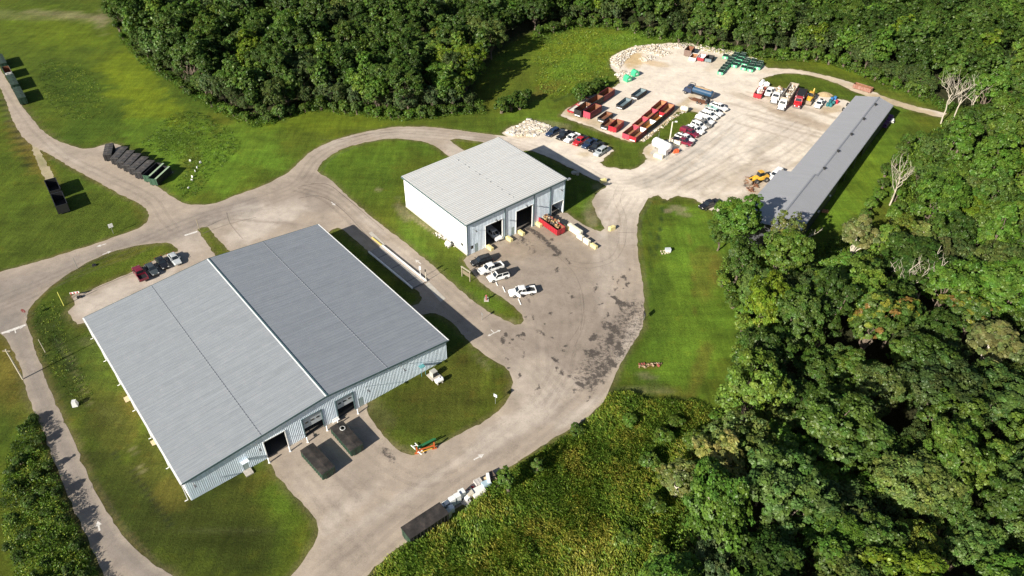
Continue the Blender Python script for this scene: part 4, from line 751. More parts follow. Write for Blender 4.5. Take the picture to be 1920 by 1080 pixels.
car('pickup', 'white', (1447, 334, 1461, 321), 'white utility truck beside the yellow loader, next to the long shed', None, 'cap')

# ---- heavy trucks
def heavy_cab(k, P, x, L=2.0, hw=1.15, h=2.9, hood=1.6):
    b = MB(); b.loft([(x, hw, hw-.05, .7, h-.7, .1), (x+L, hw, hw-.06, .7, h-.8, .1)]); b.hexa([(x+.05, -hw+.05, h-.75), (x+L, -hw+.05, h-.85), (x+L, hw-.05, h-.85), (x+.05, hw-.05, h-.75), (x+.1, -hw+.15, h), (x+L-.45, -hw+.15, h-.02), (x+L-.45, hw-.15, h-.02), (x+.1, hw-.15, h)])
    if hood: b.loft([(x+L, 1.0, .85, .65, 1.95, .15), (x+L+hood*.8, .92, .75, .65, 1.75, .15), (x+L+hood, .85, .65, .75, 1.45, .15)])
    k.add('cab', b, P)
    q = MB(); q.hexa([(x+L+.01, -hw+.2, h-.82), (x+L+.03, -hw+.2, h-.82), (x+L+.03, hw-.2, h-.82), (x+L+.01, hw-.2, h-.82), (x+L-.42, -hw+.28, h-.08), (x+L-.38, -hw+.28, h-.08), (x+L-.38, hw-.28, h-.08), (x+L-.42, hw-.28, h-.08)]); k.add('windshield', q, M_GLASS)
    for s in (-1, 1):
        q = MB(); yy = s*(hw-.02); q.box(x+.4, x+L-.5, min(yy, yy+s*.03), max(yy, yy+s*.03), h-.75, h-.2); k.add('side_window', q, M_GLASS)
        q = MB(); q.cyl((x-.1, s*.95, 1.2), (x-.1, s*.95, h+.5), .09, n=8); k.add('exhaust_stack', q, M_RIM)
        if hood: q = MB(); q.box(x+L+hood-.05, x+L+hood+.02, s*.62-.16, s*.62+.16, 1.0, 1.25); k.add('headlight', q, M_LAMP)
    if hood: q = MB(); q.box(x+L+hood-.1, x+L+hood+.2, -1.15, 1.15, .5, .85); k.add('front_bumper', q, M_RIM)
def truck(p, paint, body_fn, label, name, cat, L=8.5, group=None, hood=1.5):
    k = Kit(); loc, rz = place(*p, 1.5)
    x1 = L/2-hood-2.0; heavy_cab(k, PAINT[paint], x1, hood=hood)
    b = MB(); b.box(-L/2, L/2-.4, -.45, .45, .6, .85); k.add('chassis', b, M_BLK)
    wheels(k, (-L/2+1.1, -L/2+2.4, L/2-1.0), 1.2, .5, .35); body_fn(k, -L/2, x1-.25)
    return k.put(name, loc, rz, label, cat, group)
M_TANK = mat('blue_tank_paint', (.012, .055, .12), .4, var=.12, scale=2, coat=.5, dirt=(.05, .08, .10), dirt_amt=.5)
def tank_body(k, xa, xb):
    b = MB(); b.cyl((xa, 0, 1.95), (xb, 0, 1.95), 1.05, n=24); b.cyl((xa-.25, 0, 1.95), (xa, 0, 1.95), .6, 1.05, n=24); b.cyl((xb, 0, 1.95), (xb+.2, 0, 1.95), 1.05, .6, n=24); t = k.add('tank', b, M_TANK)
    q = MB(); q.box(xa+.4, xb-.4, -.42, .42, 2.95, 3.05); q.box(xa+1.4, xb-1.4, -.3, .3, 3.05, 3.12); k.add('walkway', q, mat('rusty_tan_deck', (.40, .28, .16), .8), t)
    q = MB(); q.box(xa+.9, xa+2.5, -1.10, -1.055, 1.75, 2.2); k.add('white_panel', q, M_WHITE, t)
    q = MB(); q.bar((xb+.1, -1.05, 1.0), (xb+.1, -1.05, 3.3), .12); q.bar((xb+.1, -1.05, 3.3), (xb+1.6, -1.05, 3.35), .12); q.bar((xb+.1, 1.05, 1.0), (xb+.1, 1.05, 3.3), .12); q.bar((xb+.1, 1.05, 3.3), (xb+1.6, 1.05, 3.35), .12); q.bar((xb+1.6, -1.05, 3.35), (xb+1.6, 1.05, 3.35), .1); k.add('hose_boom', q, M_BLK)
truck((1283, 164, 1336, 180), 'navy', tank_body, 'large blue vacuum tanker truck standing alone in the middle of the gravel yard', 'tanker_truck', 'tanker truck', L=9.6, hood=.9)
def dump_body(mt, h=2.6, tarp=None, w=1.25):
    def f(k, xa, xb):
        b = MB(); b.box(xa, xb, -w, w, 1.0, 1.15)
        for s in (-1, 1): b.box(xa, xb, s*w-.05, s*w+.05, 1.0, h); [b.box(x-.05, x+.05, s*(w+.09)-.05, s*(w+.09)+.05, 1.0, h) for x in np.arange(xa+.1, xb, .9)]
        b.box(xa-.05, xa+.05, -w, w, 1.0, h); b.box(xb-.05, xb+.05, -w, w, 1.0, h+.3); k.add('dump_box', b, mt)
        if tarp: q = MB(); q.box(xa-.05, xb+.05, -w-.05, w+.05, h, h+.08); k.add('tarp', q, mat('black_tarp', (.015, .015, .016), .7)); q = MB(); q.box(xb+.06, xb+.5, -w, w, h+.05, h+.15); k.add('cab_shield', q, M_WHITE)
    return f
truck((1492, 202, 1507, 168), 'red', dump_body(mat('red_box_paint', (.22, .02, .02), .5), 2.6, True), 'red dump truck with a black tarped box, beside the long tan trailer', 'dump_truck', 'dump truck', L=10.5)
truck((1450, 192, 1463, 164), 'white', lambda k, xa, xb: (k.add('flat_deck', MB().box(xa, xb, -1.2, 1.2, .95, 1.1), PAINT['white']), k.add('tool_chest', MB().box(xb-1.2, xb-.2, -1.1, 1.1, 1.1, 1.9), M_WHITE)), 'white flatbed truck with a pale blue windscreen at the yard curb', 'flatbed_truck', 'flatbed truck', L=9.4)
truck((1463, 203, 1490, 162), 'white', dump_body(mat('tan_aluminium', (.42, .36, .29), .5, .3, dirt=(.25, .19, .13)), 3.0, False), 'very long tan open-topped hauling trailer with a white cab, loaded with scrap', 'hauling_truck', 'truck', L=16.5, hood=1.0)
# loose loads
def heap(name, label, cat, p, L, W, z0, h, colors, n=60, smin=.15, smax=.55, group=None, seed=1):
    loc, rz = place(*p, z0) if len(p) == 4 else ((*G(*p)[:2], 0.04), 0)
    r = random.Random(seed); b = MB(); cols = []
    for i in range(n):
        x = r.uniform(-L/2, L/2); y = r.uniform(-W/2, W/2); hh = h*(1-.6*((2*x/L)**2+(2*y/W)**2)/2); z = z0+r.uniform(0, max(hh, .05)); s = r.uniform(smin, smax)
        R3 = Matrix.Rotation(r.uniform(0, 6.28), 3, 'Z') @ Matrix.Rotation(r.uniform(-.6, .6), 3, 'X') @ Matrix.Rotation(r.uniform(-.6, .6), 3, 'Y')
        d = Vector((s, s*r.uniform(.4, 1), s*r.uniform(.2, .7)))/2; P8 = [Vector((x, y, z))+R3 @ Vector((a*d.x*r.uniform(.7, 1), bb*d.y*r.uniform(.7, 1), c*d.z)) for c in (-1, 1) for a, bb in ((-1, -1), (1, -1), (1, 1), (-1, 1))]
        b.hexa(P8); cols += [r.choice(colors)]*8
    me = b.mesh(name, MATS.get('mixed_debris') or debris_mat()); at = me.color_attributes.new('col', 'FLOAT_COLOR', 'POINT')
    c = np.ones((len(me.vertices), 4), np.float32); c[:, :3] = np.array(cols)[:len(me.vertices)]; at.data.foreach_set('color', c.ravel())
    o = link(name, me); o.location = (loc[0], loc[1], .04); o.rotation_euler = (0, 0, rz); return tag(o, label, cat, group)
def debris_mat():
    m = mat('mixed_debris', (1, 1, 1), .85, var=.2, scale=4); n = m.node_tree; at = n.nodes.new('ShaderNodeAttribute'); at.attribute_name = 'col'
    for nd in n.nodes:
        if nd.type == 'MIX': n.links.new(at.outputs['Color'], nd.inputs[6])
    return m
scr = [(.5, .45, .38), (.3, .2, .12), (.6, .58, .52), (.12, .1, .09), (.4, .3, .2), (.7, .7, .68)]
heap('scrap_load', 'mixed scrap heaped inside the long tan hauling trailer', 'scrap', (1475, 186, 1488, 165), 9.5, 2.1, 1.2, 1.5, scr, 110, .3, .9, seed=3)
heap('scrap_load', 'pale boxes and scrap on the white flatbed truck', 'scrap', (1455, 180, 1463, 164), 4.5, 2.0, 1.1, .9, scr+[(.7, .68, .6)]*3, 30, .4, 1.0, seed=4)
M_RUST = mat('rusty_steel', (.17, .07, .035), .85, var=.3, scale=2.0, dirt=(.28, .14, .07), dirt_amt=.6)
M_RUSTY_L = mat('orange_rust_floor', (.33, .16, .075), .85, var=.25, scale=1.5, dirt=(.22, .13, .08), dirt_amt=.5)
# ---- roll-off containers
def rolloff_kit(L, W, h, outer, inner, front=None, tarp=None, green_rim=False, interior_floor=None, stripe=None, wall_up=.25, bows=True):
    k = Kit(); b = MB(); z0 = .25; t = .07
    b.box(-L/2, L/2, -W/2, W/2, z0, z0+.1)
    for s in (-1, 1):
        b.box(-L/2, L/2, s*W/2-t/2, s*W/2+t/2, z0, h)
        for x in np.arange(-L/2+.15, L/2, .62): b.box(x-.05, x+.05, s*(W/2+.07)-.04, s*(W/2+.07)+.04, z0, h-.08)
        b.box(-L/2, L/2, s*(W/2+.02)-.07, s*(W/2+.02)+.07, h-.12, h+.02)
    b.box(-L/2-.04, -L/2+.04, -W/2, W/2, z0, h); b.box(-L/2-.06, L/2+.06, -.55, -.4, .06, z0); b.box(-L/2-.06, L/2+.06, .4, .55, .06, z0)
    body = k.add('container_body', b, outer)
    q = MB(); q.box(L/2-.03, L/2+.05, -W/2+.02, W/2-.02, z0, h)
    for y in (-W/4, W/4): q.box(L/2+.05, L/2+.11, y-.05, y+.05, z0, h)
    q.box(L/2+.05, L/2+.12, -W/2+.02, W/2-.02, h-.16, h); e = k.add('end_gate', q, front or outer)
    if stripe: q = MB(); q.box(L/2+.121, L/2+.135, -W*.38, W*.38, z0+.15, z0+.45); k.add('painted_panel', q, stripe, e)
    q = MB(); q.box(-L/2+.05, L/2-.05, -W/2+.05, W/2-.05, z0+.11, z0+.14)
    if not tarp: q.box(-L/2+.045, -L/2+.06, -W/2+.05, W/2-.05, z0+.1, h-.1); [q.box(-L/2+.05, L/2-.05, s*(W/2-.045)-.006, s*(W/2-.045)+.006, z0+.12, h-.12) for s in (-1, 1)]; k.add('interior_lining', q, inner)
    if tarp:
        q = MB(); n = 8
        for i in range(n):
            xa = -L/2-.08+(L+.16)*i/n; xb = -L/2-.08+(L+.16)*(i+1)/n; za = h+.05+.05*math.sin(i*2.1); zb = h+.05+.05*math.sin((i+1)*2.1)
            q.hexa([(xa, -W/2-.1, h-.1), (xb, -W/2-.1, h-.1), (xb, 0, h+.02), (xa, 0, h+.02), (xa, -W/2-.1, h+.03), (xb, -W/2-.1, h+.03), (xb, 0, zb+.07), (xa, 0, za+.07)])
            q.hexa([(xa, 0, h+.02), (xb, 0, h+.02), (xb, W/2+.1, h-.1), (xa, W/2+.1, h-.1), (xa, 0, za+.07), (xb, 0, zb+.07), (xb, W/2+.1, h+.03), (xa, W/2+.1, h+.03)])
        k.add('tarp', q, tarp)
        if bows: q = MB(); [q.box(x-.03, x+.03, -W/2-.12, W/2+.12, h+.10, h+.14) for x in np.arange(-L/2+.5, L/2, 1.4)]; k.add('tarp_bow', q, M_BLK)
    if green_rim: q = MB(); q.box(-L/2, L/2, W/2-.45, W/2+.06, h+.021, h+.06); k.add('painted_rim', q, green_rim)
    for x in (-L/2+.5, L/2-.5):
        for y in (-.75, .75): q = MB(); q.cyl((x, y-.1, .14), (x, y+.1, .14), .14, n=10); k.add('roller', q, M_BLK)
    return k
M_BLKSTEEL = mat('black_steel', (.02, .02, .022), .5, var=.3); M_DGREEN = mat('dark_green_steel', (.02, .055, .035), .5, var=.3, dirt=(.03, .03, .02)); M_MAR = mat('maroon_steel', (.16, .015, .03), .5, var=.2); M_REDS = mat('red_steel', (.33, .015, .03), .45, var=.2, dirt=(.30, .05, .03)); M_PINKS = mat('faded_red_steel', (.36, .05, .08), .6, var=.12)
M_TARP = mat('grey_black_tarp', (.062, .058, .056), .6, var=.3, scale=1.0, dirt=(.12, .10, .08), dirt_amt=.6); M_TARPB = mat('brown_dusty_tarp', (.022, .019, .017), .7, var=.4, scale=.6, dirt=(.11, .085, .07), dirt_amt=.55)
M_ORNG = mat('orange_rust_interior', (.42, .20, .05), .8, var=.15); M_BLUEIN = mat('pale_blue_interior', (.14, .19, .21), .6, var=.1); M_PGREEN = mat('pale_green_paint', (.32, .42, .27), .5); M_GRN = mat('mid_green_paint', (.03, .075, .045), .45, var=.2)
def cont(kit, p, label, z, group=None, name='roll_off_container', cat='container'):
    loc, rz = place(*p, z); return kit.put(name, loc, rz, label, cat, group)
kA = rolloff_kit(6.5, 2.3, 1.7, M_DGREEN, M_BLKSTEEL, tarp=M_TARPB, front=M_DGREEN, bows=False)
cont(kA, (611, 877, 579, 842), 'dark green tarped container before the open warehouse door, a stain on its tarp', 1.8, 'tarped containers in front of the warehouse doors')
cont(kA, (664, 833, 635, 800), 'dark green tarped container with a white sheet on top, by the truck doors', 1.8, 'tarped containers in front of the warehouse doors')
kB = rolloff_kit(6.9, 2.4, 2.3, M_BLKSTEEL, M_BLKSTEEL, tarp=M_TARPB, front=M_DGREEN, bows=False)
cont(kB, (769, 992, 824, 956), 'long black tarped container at the road edge beside the row of old appliances', 2.6)
b = MB(); 
for i in range(9):
    t = i/9*6.28; b.rbox(-.4+.22*math.cos(t), .3+.18*math.sin(t), 1.83, 1.90, .55, .4, t)
q_ = b.build('white_scrap', M_WHITE); l_, r_z = place(664, 833, 635, 800, 1.8); q_.location = (l_[0]-1.3*math.cos(r_z), l_[1]-1.3*math.sin(r_z), .03); q_.rotation_euler = (0, 0, r_z); tag(q_, 'crumpled white sheet lying on the tarp of the container by the second truck door', 'sheet')
kT = rolloff_kit(6.4, 1.95, 2.0, M_BLKSTEEL, M_BLKSTEEL, tarp=M_TARP, front=M_BLKSTEEL)
g = 'tarped containers parked side by side along the left road'
rows = [((201, 289, 205, 271), 'black netted container at the upper end of the roadside row, turned slightly away'), ((216, 295, 231, 278), 'grey tarped container, second in the roadside row from its upper left end'), ((227, 302, 243, 285), 'brownish tarped container, third in the roadside row from its upper left end'), ((239, 308, 255, 291), 'black tarped container with a white tag at its end, fourth in the roadside row'), ((251, 313, 268, 298), 'black tarped container with a green end gate in the middle of the roadside row'), ((261, 321, 280, 304), 'grey tarped container beside the first pale-green-rimmed one')]
for p, l in rows: cont(kT, p, l, 2.0, g)
kC = rolloff_kit(6.6, 2.2, 2.1, M_BLKSTEEL, M_BLKSTEEL, front=M_GRN, green_rim=M_PGREEN)
cont(kC, (277, 327, 298, 308), 'open black compactor container with a pale green rim, next to the tarped ones', 2.1, g); cont(kC, (287, 334, 310, 313), 'open black compactor container with a pale green rim, last in the roadside row', 2.1, g)
kO = rolloff_kit(6.6, 2.5, 2.5, M_BLKSTEEL, M_BLKSTEEL)
cont(kO, (93, 335.5, 103, 357), 'open black container at the end of the gravel strip in the left meadow', 2.5, 'two open black containers in the left meadow'); cont(kO, (104, 359, 116, 387), 'open black container behind the other one, farthest from the gravel strip', 2.5, 'two open black containers in the left meadow')
kG = rolloff_kit(9.4, 2.0, 2.3, M_DGREEN, M_DGREEN, tarp=mat('green_lid', (.03, .05, .032), .5, var=.2), front=M_DGREEN)
kW = rolloff_kit(6.6, 2.0, 2.3, M_DGREEN, M_RUST, front=M_WHITE)
g = 'containers standing in line on the road shoulder at the upper left'
cont(kG, (41.5, 184, 30, 163), 'dark green lidded container nearest the bend, front of the line on the upper left road', 2.3, g); cont(kG, (28, 159, 18, 140), 'pale-topped green container behind the front one in the line on the upper left road', 2.3, g)
cont(kW, (16, 137, 8.5, 123), 'open white-rimmed container in the line on the upper left road', 2.3, g); cont(kG, (6, 119, -3, 102), 'dark green container cut off at the left edge behind the white-rimmed one', 2.3, g)
# the yard
g = 'roll-off containers in the gravel yard'
L_ = M_RUSTY_L
K = dict(mar=rolloff_kit(6.7, 2.4, 2.1, M_MAR, M_RUST, front=M_PINKS), blk=rolloff_kit(6.6, 2.4, 2.3, M_BLKSTEEL, M_RUST, front=M_BLKSTEEL, stripe=M_WHITE), pnk=rolloff_kit(6.5, 2.4, 2.2, M_MAR, M_RUST, front=M_PINKS), low=rolloff_kit(5.6, 2.2, .75, M_REDS, mat('white_dusty_load', (.62, .58, .52), .9), front=M_REDS), sblk=rolloff_kit(5.4, 2.3, 1.3, M_BLKSTEEL, M_RUST, front=M_BLKSTEEL, stripe=M_WHITE), red=rolloff_kit(5.2, 2.4, 1.8, M_REDS, M_RUST, front=M_REDS), bb=rolloff_kit(6.2, 2.3, 1.4, M_BLKSTEEL, M_BLUEIN, front=M_BLKSTEEL, stripe=M_WHITE), ro=rolloff_kit(6.9, 2.2, 1.75, M_REDS, M_RUSTY_L, front=M_PINKS), rw=rolloff_kit(6.9, 2.2, 1.75, M_MAR, M_RUSTY_L, front=M_REDS, stripe=M_WHITE), bo=rolloff_kit(6.4, 2.2, 1.75, M_BLKSTEEL, M_ORNG, front=M_WHITE))
for kk, p, z, l in [('mar', (1127.5, 178.5, 1146, 166), 2.1, 'tall maroon container farthest along the line of black ones in the yard'), ('blk', (1105, 192, 1126, 178.5), 2.3, 'black container with a rusty inside, in the middle of the left line in the yard'), ('blk', (1084, 206, 1104, 192.5), 2.3, 'tall black container with a white end plate, next to the faded pink end'), ('pnk', (1102, 209, 1121, 197), 2.2, 'maroon container with a faded pink end, standing beside the front black one'),
  ('low', (1072, 206, 1085, 197), .8, 'low red tray filled with white dust, nearest the grass corner'), ('low', (1088, 195, 1101, 186), .8, 'low red tray between the other two trays behind the black containers'), ('low', (1106, 183, 1118, 174), .8, 'low red tray half hidden by the tall shrub behind the black containers'),
  ('sblk', (1127, 222.5, 1143, 210.5), 1.3, 'short black container with a rusty inside, above the white-striped and red pair'), ('sblk', (1133, 235, 1149, 222), 1.5, 'black container with a white stripe on its end, touching the short red one'), ('red', (1148.5, 237.5, 1163, 225), 1.8, 'short bright red container beside the white-striped black one'),
  ('bb', (1162, 197.5, 1179, 184.5), 1.4, 'black container with a pale blue inside, nearer of the two standing alone'), ('bb', (1190, 179, 1207, 167), 1.4, 'black container with a pale blue inside, farther of the two standing alone'),
  ('ro', (1228, 203.5, 1244, 190), 1.75, 'red open container with an orange rusty floor, far end of the outer line'), ('ro', (1211, 219, 1227, 206), 1.75, 'red rusty-floored container second from the far end of the outer line'), ('ro', (1194, 234, 1210, 221), 1.75, 'red rusty-floored container third from the far end of the outer line'), ('ro', (1176, 249.5, 1193, 236.5), 1.75, 'red open container with white scraps inside, near end of the outer line'),
  ('rw', (1243.5, 210, 1258, 196), 1.75, 'red-ended open container at the far end of the line beside the mown strip'), ('bo', (1225.5, 224.5, 1241, 211.5), 1.75, 'black container with a bright orange inside, second along the mown strip'), ('bo', (1208, 238.5, 1224, 226), 1.75, 'black container with a bright orange inside, third along the mown strip'), ('rw', (1189, 254, 1205, 241), 1.75, 'red white-striped container at the near end of the line beside the mown strip')]:
    cont(K[kk], p, l, z, g)
K2 = rolloff_kit(4.6, 2.4, 2.3, mat('brown_black_steel', (.06, .04, .035), .7, var=.4), M_RUST, front=mat('dusty_brown_end', (.16, .11, .09), .8)); cont(K2, (1288, 97, 1299, 84), 'tall brown-black container by the rubble at the top of the yard', 2.3, g)
cont(rolloff_kit(4.4, 2.2, 1.3, M_WHITE, M_RUSTY_L, front=M_WHITE), (1297, 110, 1306, 99), 'white open container between the tall brown one and the red and white one', 1.3, g)
cont(rolloff_kit(4.0, 2.2, 1.3, M_REDS, M_WHITE, front=M_REDS), (1312, 110, 1321, 100), 'short red container holding pale boards at the top of the yard', 1.3, g)
cont(rolloff_kit(4.0, 2.2, 1.3, M_BLKSTEEL, M_BLKSTEEL, front=M_BLUEIN), (1327, 112, 1335, 102), 'short black container with a pale blue-green end, right of the red and white one', 1.3, g)
cont(rolloff_kit(5.8, 1.9, 1.5, mat('faded_rust_paint', (.22, .10, .07), .85, var=.35, dirt=(.38, .26, .22), dirt_amt=.6), M_RUST), (1637, 167, 1601, 156), 'faded rust-brown container standing alone on the dirt track', 1.4, None)
cont(rolloff_kit(7.0, 2.4, 1.75, M_REDS, M_RUST), (1051, 428, 1018, 405), 'bright red ribbed container full of rubbish in front of the transfer building', 1.75, None)
heap('rubbish_load', 'broken wood and rubbish heaped in the bright red container by the transfer building', 'rubbish', (1050, 426, 1018, 404), 6.2, 1.9, 1.1, .75, [(.28, .16, .07), (.38, .26, .12), (.06, .05, .045), (.36, .32, .24), (.14, .08, .05)], 110, .2, .8, seed=8)
cont(rolloff_kit(6.4, 2.3, 1.6, M_REDS, M_RUST, front=M_REDS), (1419, 179, 1432, 160), 'red open box trailer holding white goods at the left end of the curb row', 1.6, None, name='box_trailer', cat='trailer')
heap('white_goods_load', 'white household goods inside the red box trailer', 'white goods', (1420, 178, 1432, 161), 5.2, 1.7, .6, 1.1, [(.75, .75, .74), (.65, .66, .66), (.5, .35, .3)], 34, .5, 1.1, seed=9)

# ---- front-load bins
def bin_kit():
    k = Kit(); b = MB(); b.hexa([(-.65, -.9, .12), (.62, -.9, .12), (.62, .9, .12), (-.65, .9, .12), (-.65, -.9, 1.45), (.72, -.9, 1.05), (.72, .9, 1.05), (-.65, .9, 1.45)])
    for s in (-1, 1): b.box(-.45, .5, s*.97-.07, s*.97+.07, .55, .72)
    k.add('bin_body', b, mat('green_bin_paint', (.10, .42, .24), .45, var=.2))
    q = MB(); q.hexa([(-.66, -.88, 1.46), (.70, -.88, 1.065), (.70, -.02, 1.065), (-.66, -.02, 1.46), (-.66, -.88, 1.5), (.72, -.88, 1.1), (.72, -.02, 1.1), (-.66, -.02, 1.5)]); k.add('lid', q, mat('black_lid', (.012, .022, .018), .5))
    q = MB(); q.hexa([(-.66, .02, 1.46), (.70, .02, 1.065), (.70, .88, 1.065), (-.66, .88, 1.46), (-.66, .02, 1.5), (.72, .02, 1.1), (.72, .88, 1.1), (-.66, .88, 1.5)]); k.add('lid', q, mat('black_lid', (.012, .022, .018), .5))
    q = MB(); q.box(-.74, -.66, -.9, .9, 1.2, 1.52); k.add('back_rail', q, mat('pale_green_rail', (.40, .52, .44), .5))
    q = MB(); q.box(.635, .70, -.3, .3, .3, .9); k.add('end_placard', q, mat('pale_placard', (.6, .68, .6), .6))
    for x in (-.5, .5):
        for y in (-.7, .7): q = MB(); q.cyl((x, y-.04, .07), (x, y+.04, .07), .07, n=8); k.add('caster', q, M_BLK)
    return k
KB = bin_kit()
gz = 'green bins stored at the top of the gravel yard'
def bins(pts, label):
    for x, y in pts:
        p = G(1330+.0573*x, 90+.0573*y, .8); q = G(1330+.0573*(x-46), 90+.0573*(y+60), .8); KB.put('waste_bin', (p[0], p[1], .02), math.atan2(q[1]-p[1], q[0]-p[0]), label, 'bin', gz)
bins([(370, 790)], 'green bin at the front of the long nose-to-tail row of bins'); bins([(440, 700), (510, 620), (590, 545), (660, 465), (720, 385), (800, 300), (870, 225)], 'green bin with black lids inside the long nose-to-tail row of bins'); bins([(910, 160)], 'green bin at the back of the long nose-to-tail row, against the grass bank')
bins([(530, 280)], 'green bin standing alone left of the long row'); bins([(830, 560)], 'green bin at the front of the second row, right of the long one'); bins([(920, 470), (1000, 370), (1070, 280), (1110, 230)], 'green bin inside the second row of bins, behind its front one')
bins([(1160, 520)], 'green bin at the front of the short third row of bins'); bins([(1200, 450), (1240, 400)], 'green bin farther back in the short third row of bins'); bins([(1125, 650)], 'green bin standing loose in front of the third row, left of its neighbour'); bins([(1350, 700)], 'green bin nearest the dirt track, standing loose in front of the fourth row')
bins([(1380, 600), (1420, 520), (1450, 430)], 'green bin in the fourth row of bins'); bins([(1590, 630), (1640, 560), (1670, 500)], 'green bin in the last row of bins, closest to the dirt track')
for u, v, l in ((1176, 152, 'light green slope-topped bin nearer the shrubs at the left edge of the gravel yard'), (1190, 142, 'light green slope-topped bin nearer the rubble pile beside the gravel yard')):
    k = Kit(); b = MB(); b.hexa([(-1, -1, .1), (1, -1, .1), (1, 1, .1), (-1, 1, .1), (-1, -1, 1.3), (1, -1, 1.3), (1, 1, 1.3), (-1, 1, 1.3)]); b.hexa([(-1, -1, 1.3), (1, -1, 1.3), (1, 1, 1.3), (-1, 1, 1.3), (-.35, -1, 2.0), (.35, -1, 2.0), (.35, 1, 2.0), (-.35, 1, 2.0)]); k.add('bin_body', b, mat('light_green_bin', (.05, .42, .20), .45, var=.15)); q = MB(); q.box(-.4, .4, 1.001, 1.03, .7, 1.1); k.add('deposit_slot', q, M_WHITE); q = MB(); q.box(-.4, .4, -1.03, -1.001, .7, 1.1); k.add('deposit_slot', q, M_WHITE)
    p = G(u, v); k.put('recycling_bin', (p[0], p[1], .02), .6, l, 'recycling bin', 'light green slope-topped bins')

# ---- flat trailer, machines
k = Kit(); b = MB(); b.box(-2.8, 2.8, -1.1, 1.1, .55, .68); [b.box(x, x+.07, -1.1, 1.1, .68, .72) for x in np.arange(-2.7, 2.8, .35)]; k.add('deck', b, M_RUST); q = MB(); q.bar((2.8, -.8, .6), (4.1, 0, .6), .12); q.bar((2.8, .8, .6), (4.1, 0, .6), .12); k.add('drawbar', q, M_RUST); wheels(k, (-.6, .5), 1.25, .38)
q = MB(); q.box(-2.8, -2.0, -1.1, 1.1, .72, 1.5); k.add('ramp', q, M_BLK)
l, r = place(1298, 184, 1329, 193); k.put('flat_trailer', l, r, 'brown flat trailer with a plank deck right behind the blue tanker truck', 'trailer')
M_YEL = mat('machine_yellow', (.65, .36, .03), .45, var=.2, dirt=(.35, .24, .12), dirt_amt=.5)
def loader(p, label, arm=True, name='wheel_loader'):
    k = Kit(); b = MB(); b.loft([(-2.6, .9, .8, .8, 1.7, .15), (-.6, .95, .85, .7, 1.9, .15), (.6, .9, .8, .7, 1.5, .15), (1.6, .6, .5, .7, 1.2, .1)]); k.add('body', b, M_YEL)
    q = MB(); q.hexa([(-.9, -.7, 1.8), (.5, -.7, 1.8), (.5, .7, 1.8), (-.9, .7, 1.8), (-.8, -.6, 2.9), (.3, -.6, 2.9), (.3, .6, 2.9), (-.8, .6, 2.9)]); c = k.add('cab', q, M_GLASS); q = MB(); q.box(-.9, .4, -.68, .68, 2.9, 3.02); k.add('cab_roof', q, M_YEL, c)
    for s in (-1, 1): q = MB(); q.bar((.6, s*.6, 1.6), (3.0, s*.6, .9), .2, .28); k.add('loader_arm', q, M_YEL)
    q = MB(); q.add([(2.9, -1.25, .2), (3.8, -1.25, .15), (3.0, -1.25, 1.2), (2.9, 1.25, .2), (3.8, 1.25, .15), (3.0, 1.25, 1.2)], [(0, 1, 4, 3), (0, 3, 5, 2), (0, 2, 1), (3, 4, 5)]); q.box(2.88, 3.0, -1.25, 1.25, .2, 1.2); k.add('bucket', q, mat('worn_bucket_steel', (.25, .20, .15), .6))
    wheels(k, (-1.7, 1.3), 1.25, .7, .45)
    if arm: q = MB(); q.bar((-2.6, 0, 1.2), (-3.7, 0, 2.8), .3, .35); q.bar((-3.7, 0, 2.8), (-4.6, 0, 1.2), .22, .3); q.box(-4.9, -4.3, -.35, .35, .7, 1.2); k.add('digger_arm', q, M_YEL)
    l, r = place(*p); k.put(name, l, r, label, 'digger')
loader((1411, 338, 1434, 333), 'yellow wheel loader with its bucket out, beside the long shed', False); loader((1513, 193, 1524, 178), 'dusty yellow backhoe between the red dump truck and a white pickup', True, 'backhoe')
def attach(name, u, v, a, b, label, cat, m): o = b.build(name, m); p = G(u, v); o.location = (p[0], p[1], .03); o.rotation_euler = (0, 0, a); return tag(o, label, cat)
for i, (u, v, s) in enumerate(((1404, 340, 1.0), (1416, 352, .8), (1405, 358, .7))):
    b = MB(); r = random.Random(i+5); [b.bar((r.uniform(-2, 2)*s, r.uniform(-1.4, 1.4)*s, .2), (r.uniform(-2, 2)*s, r.uniform(-1.4, 1.4)*s, r.uniform(.3, .8)), .14) for _ in range(9)]
    attach('steel_scrap', u, v, i, b, ('dark tangle of steel attachments left of the yellow loader', 'tangle of dark steel bars between the yellow loader and the big tree', 'small heap of dark steel parts at the edge of the yard under the big tree')[i], 'scrap', M_RUST)
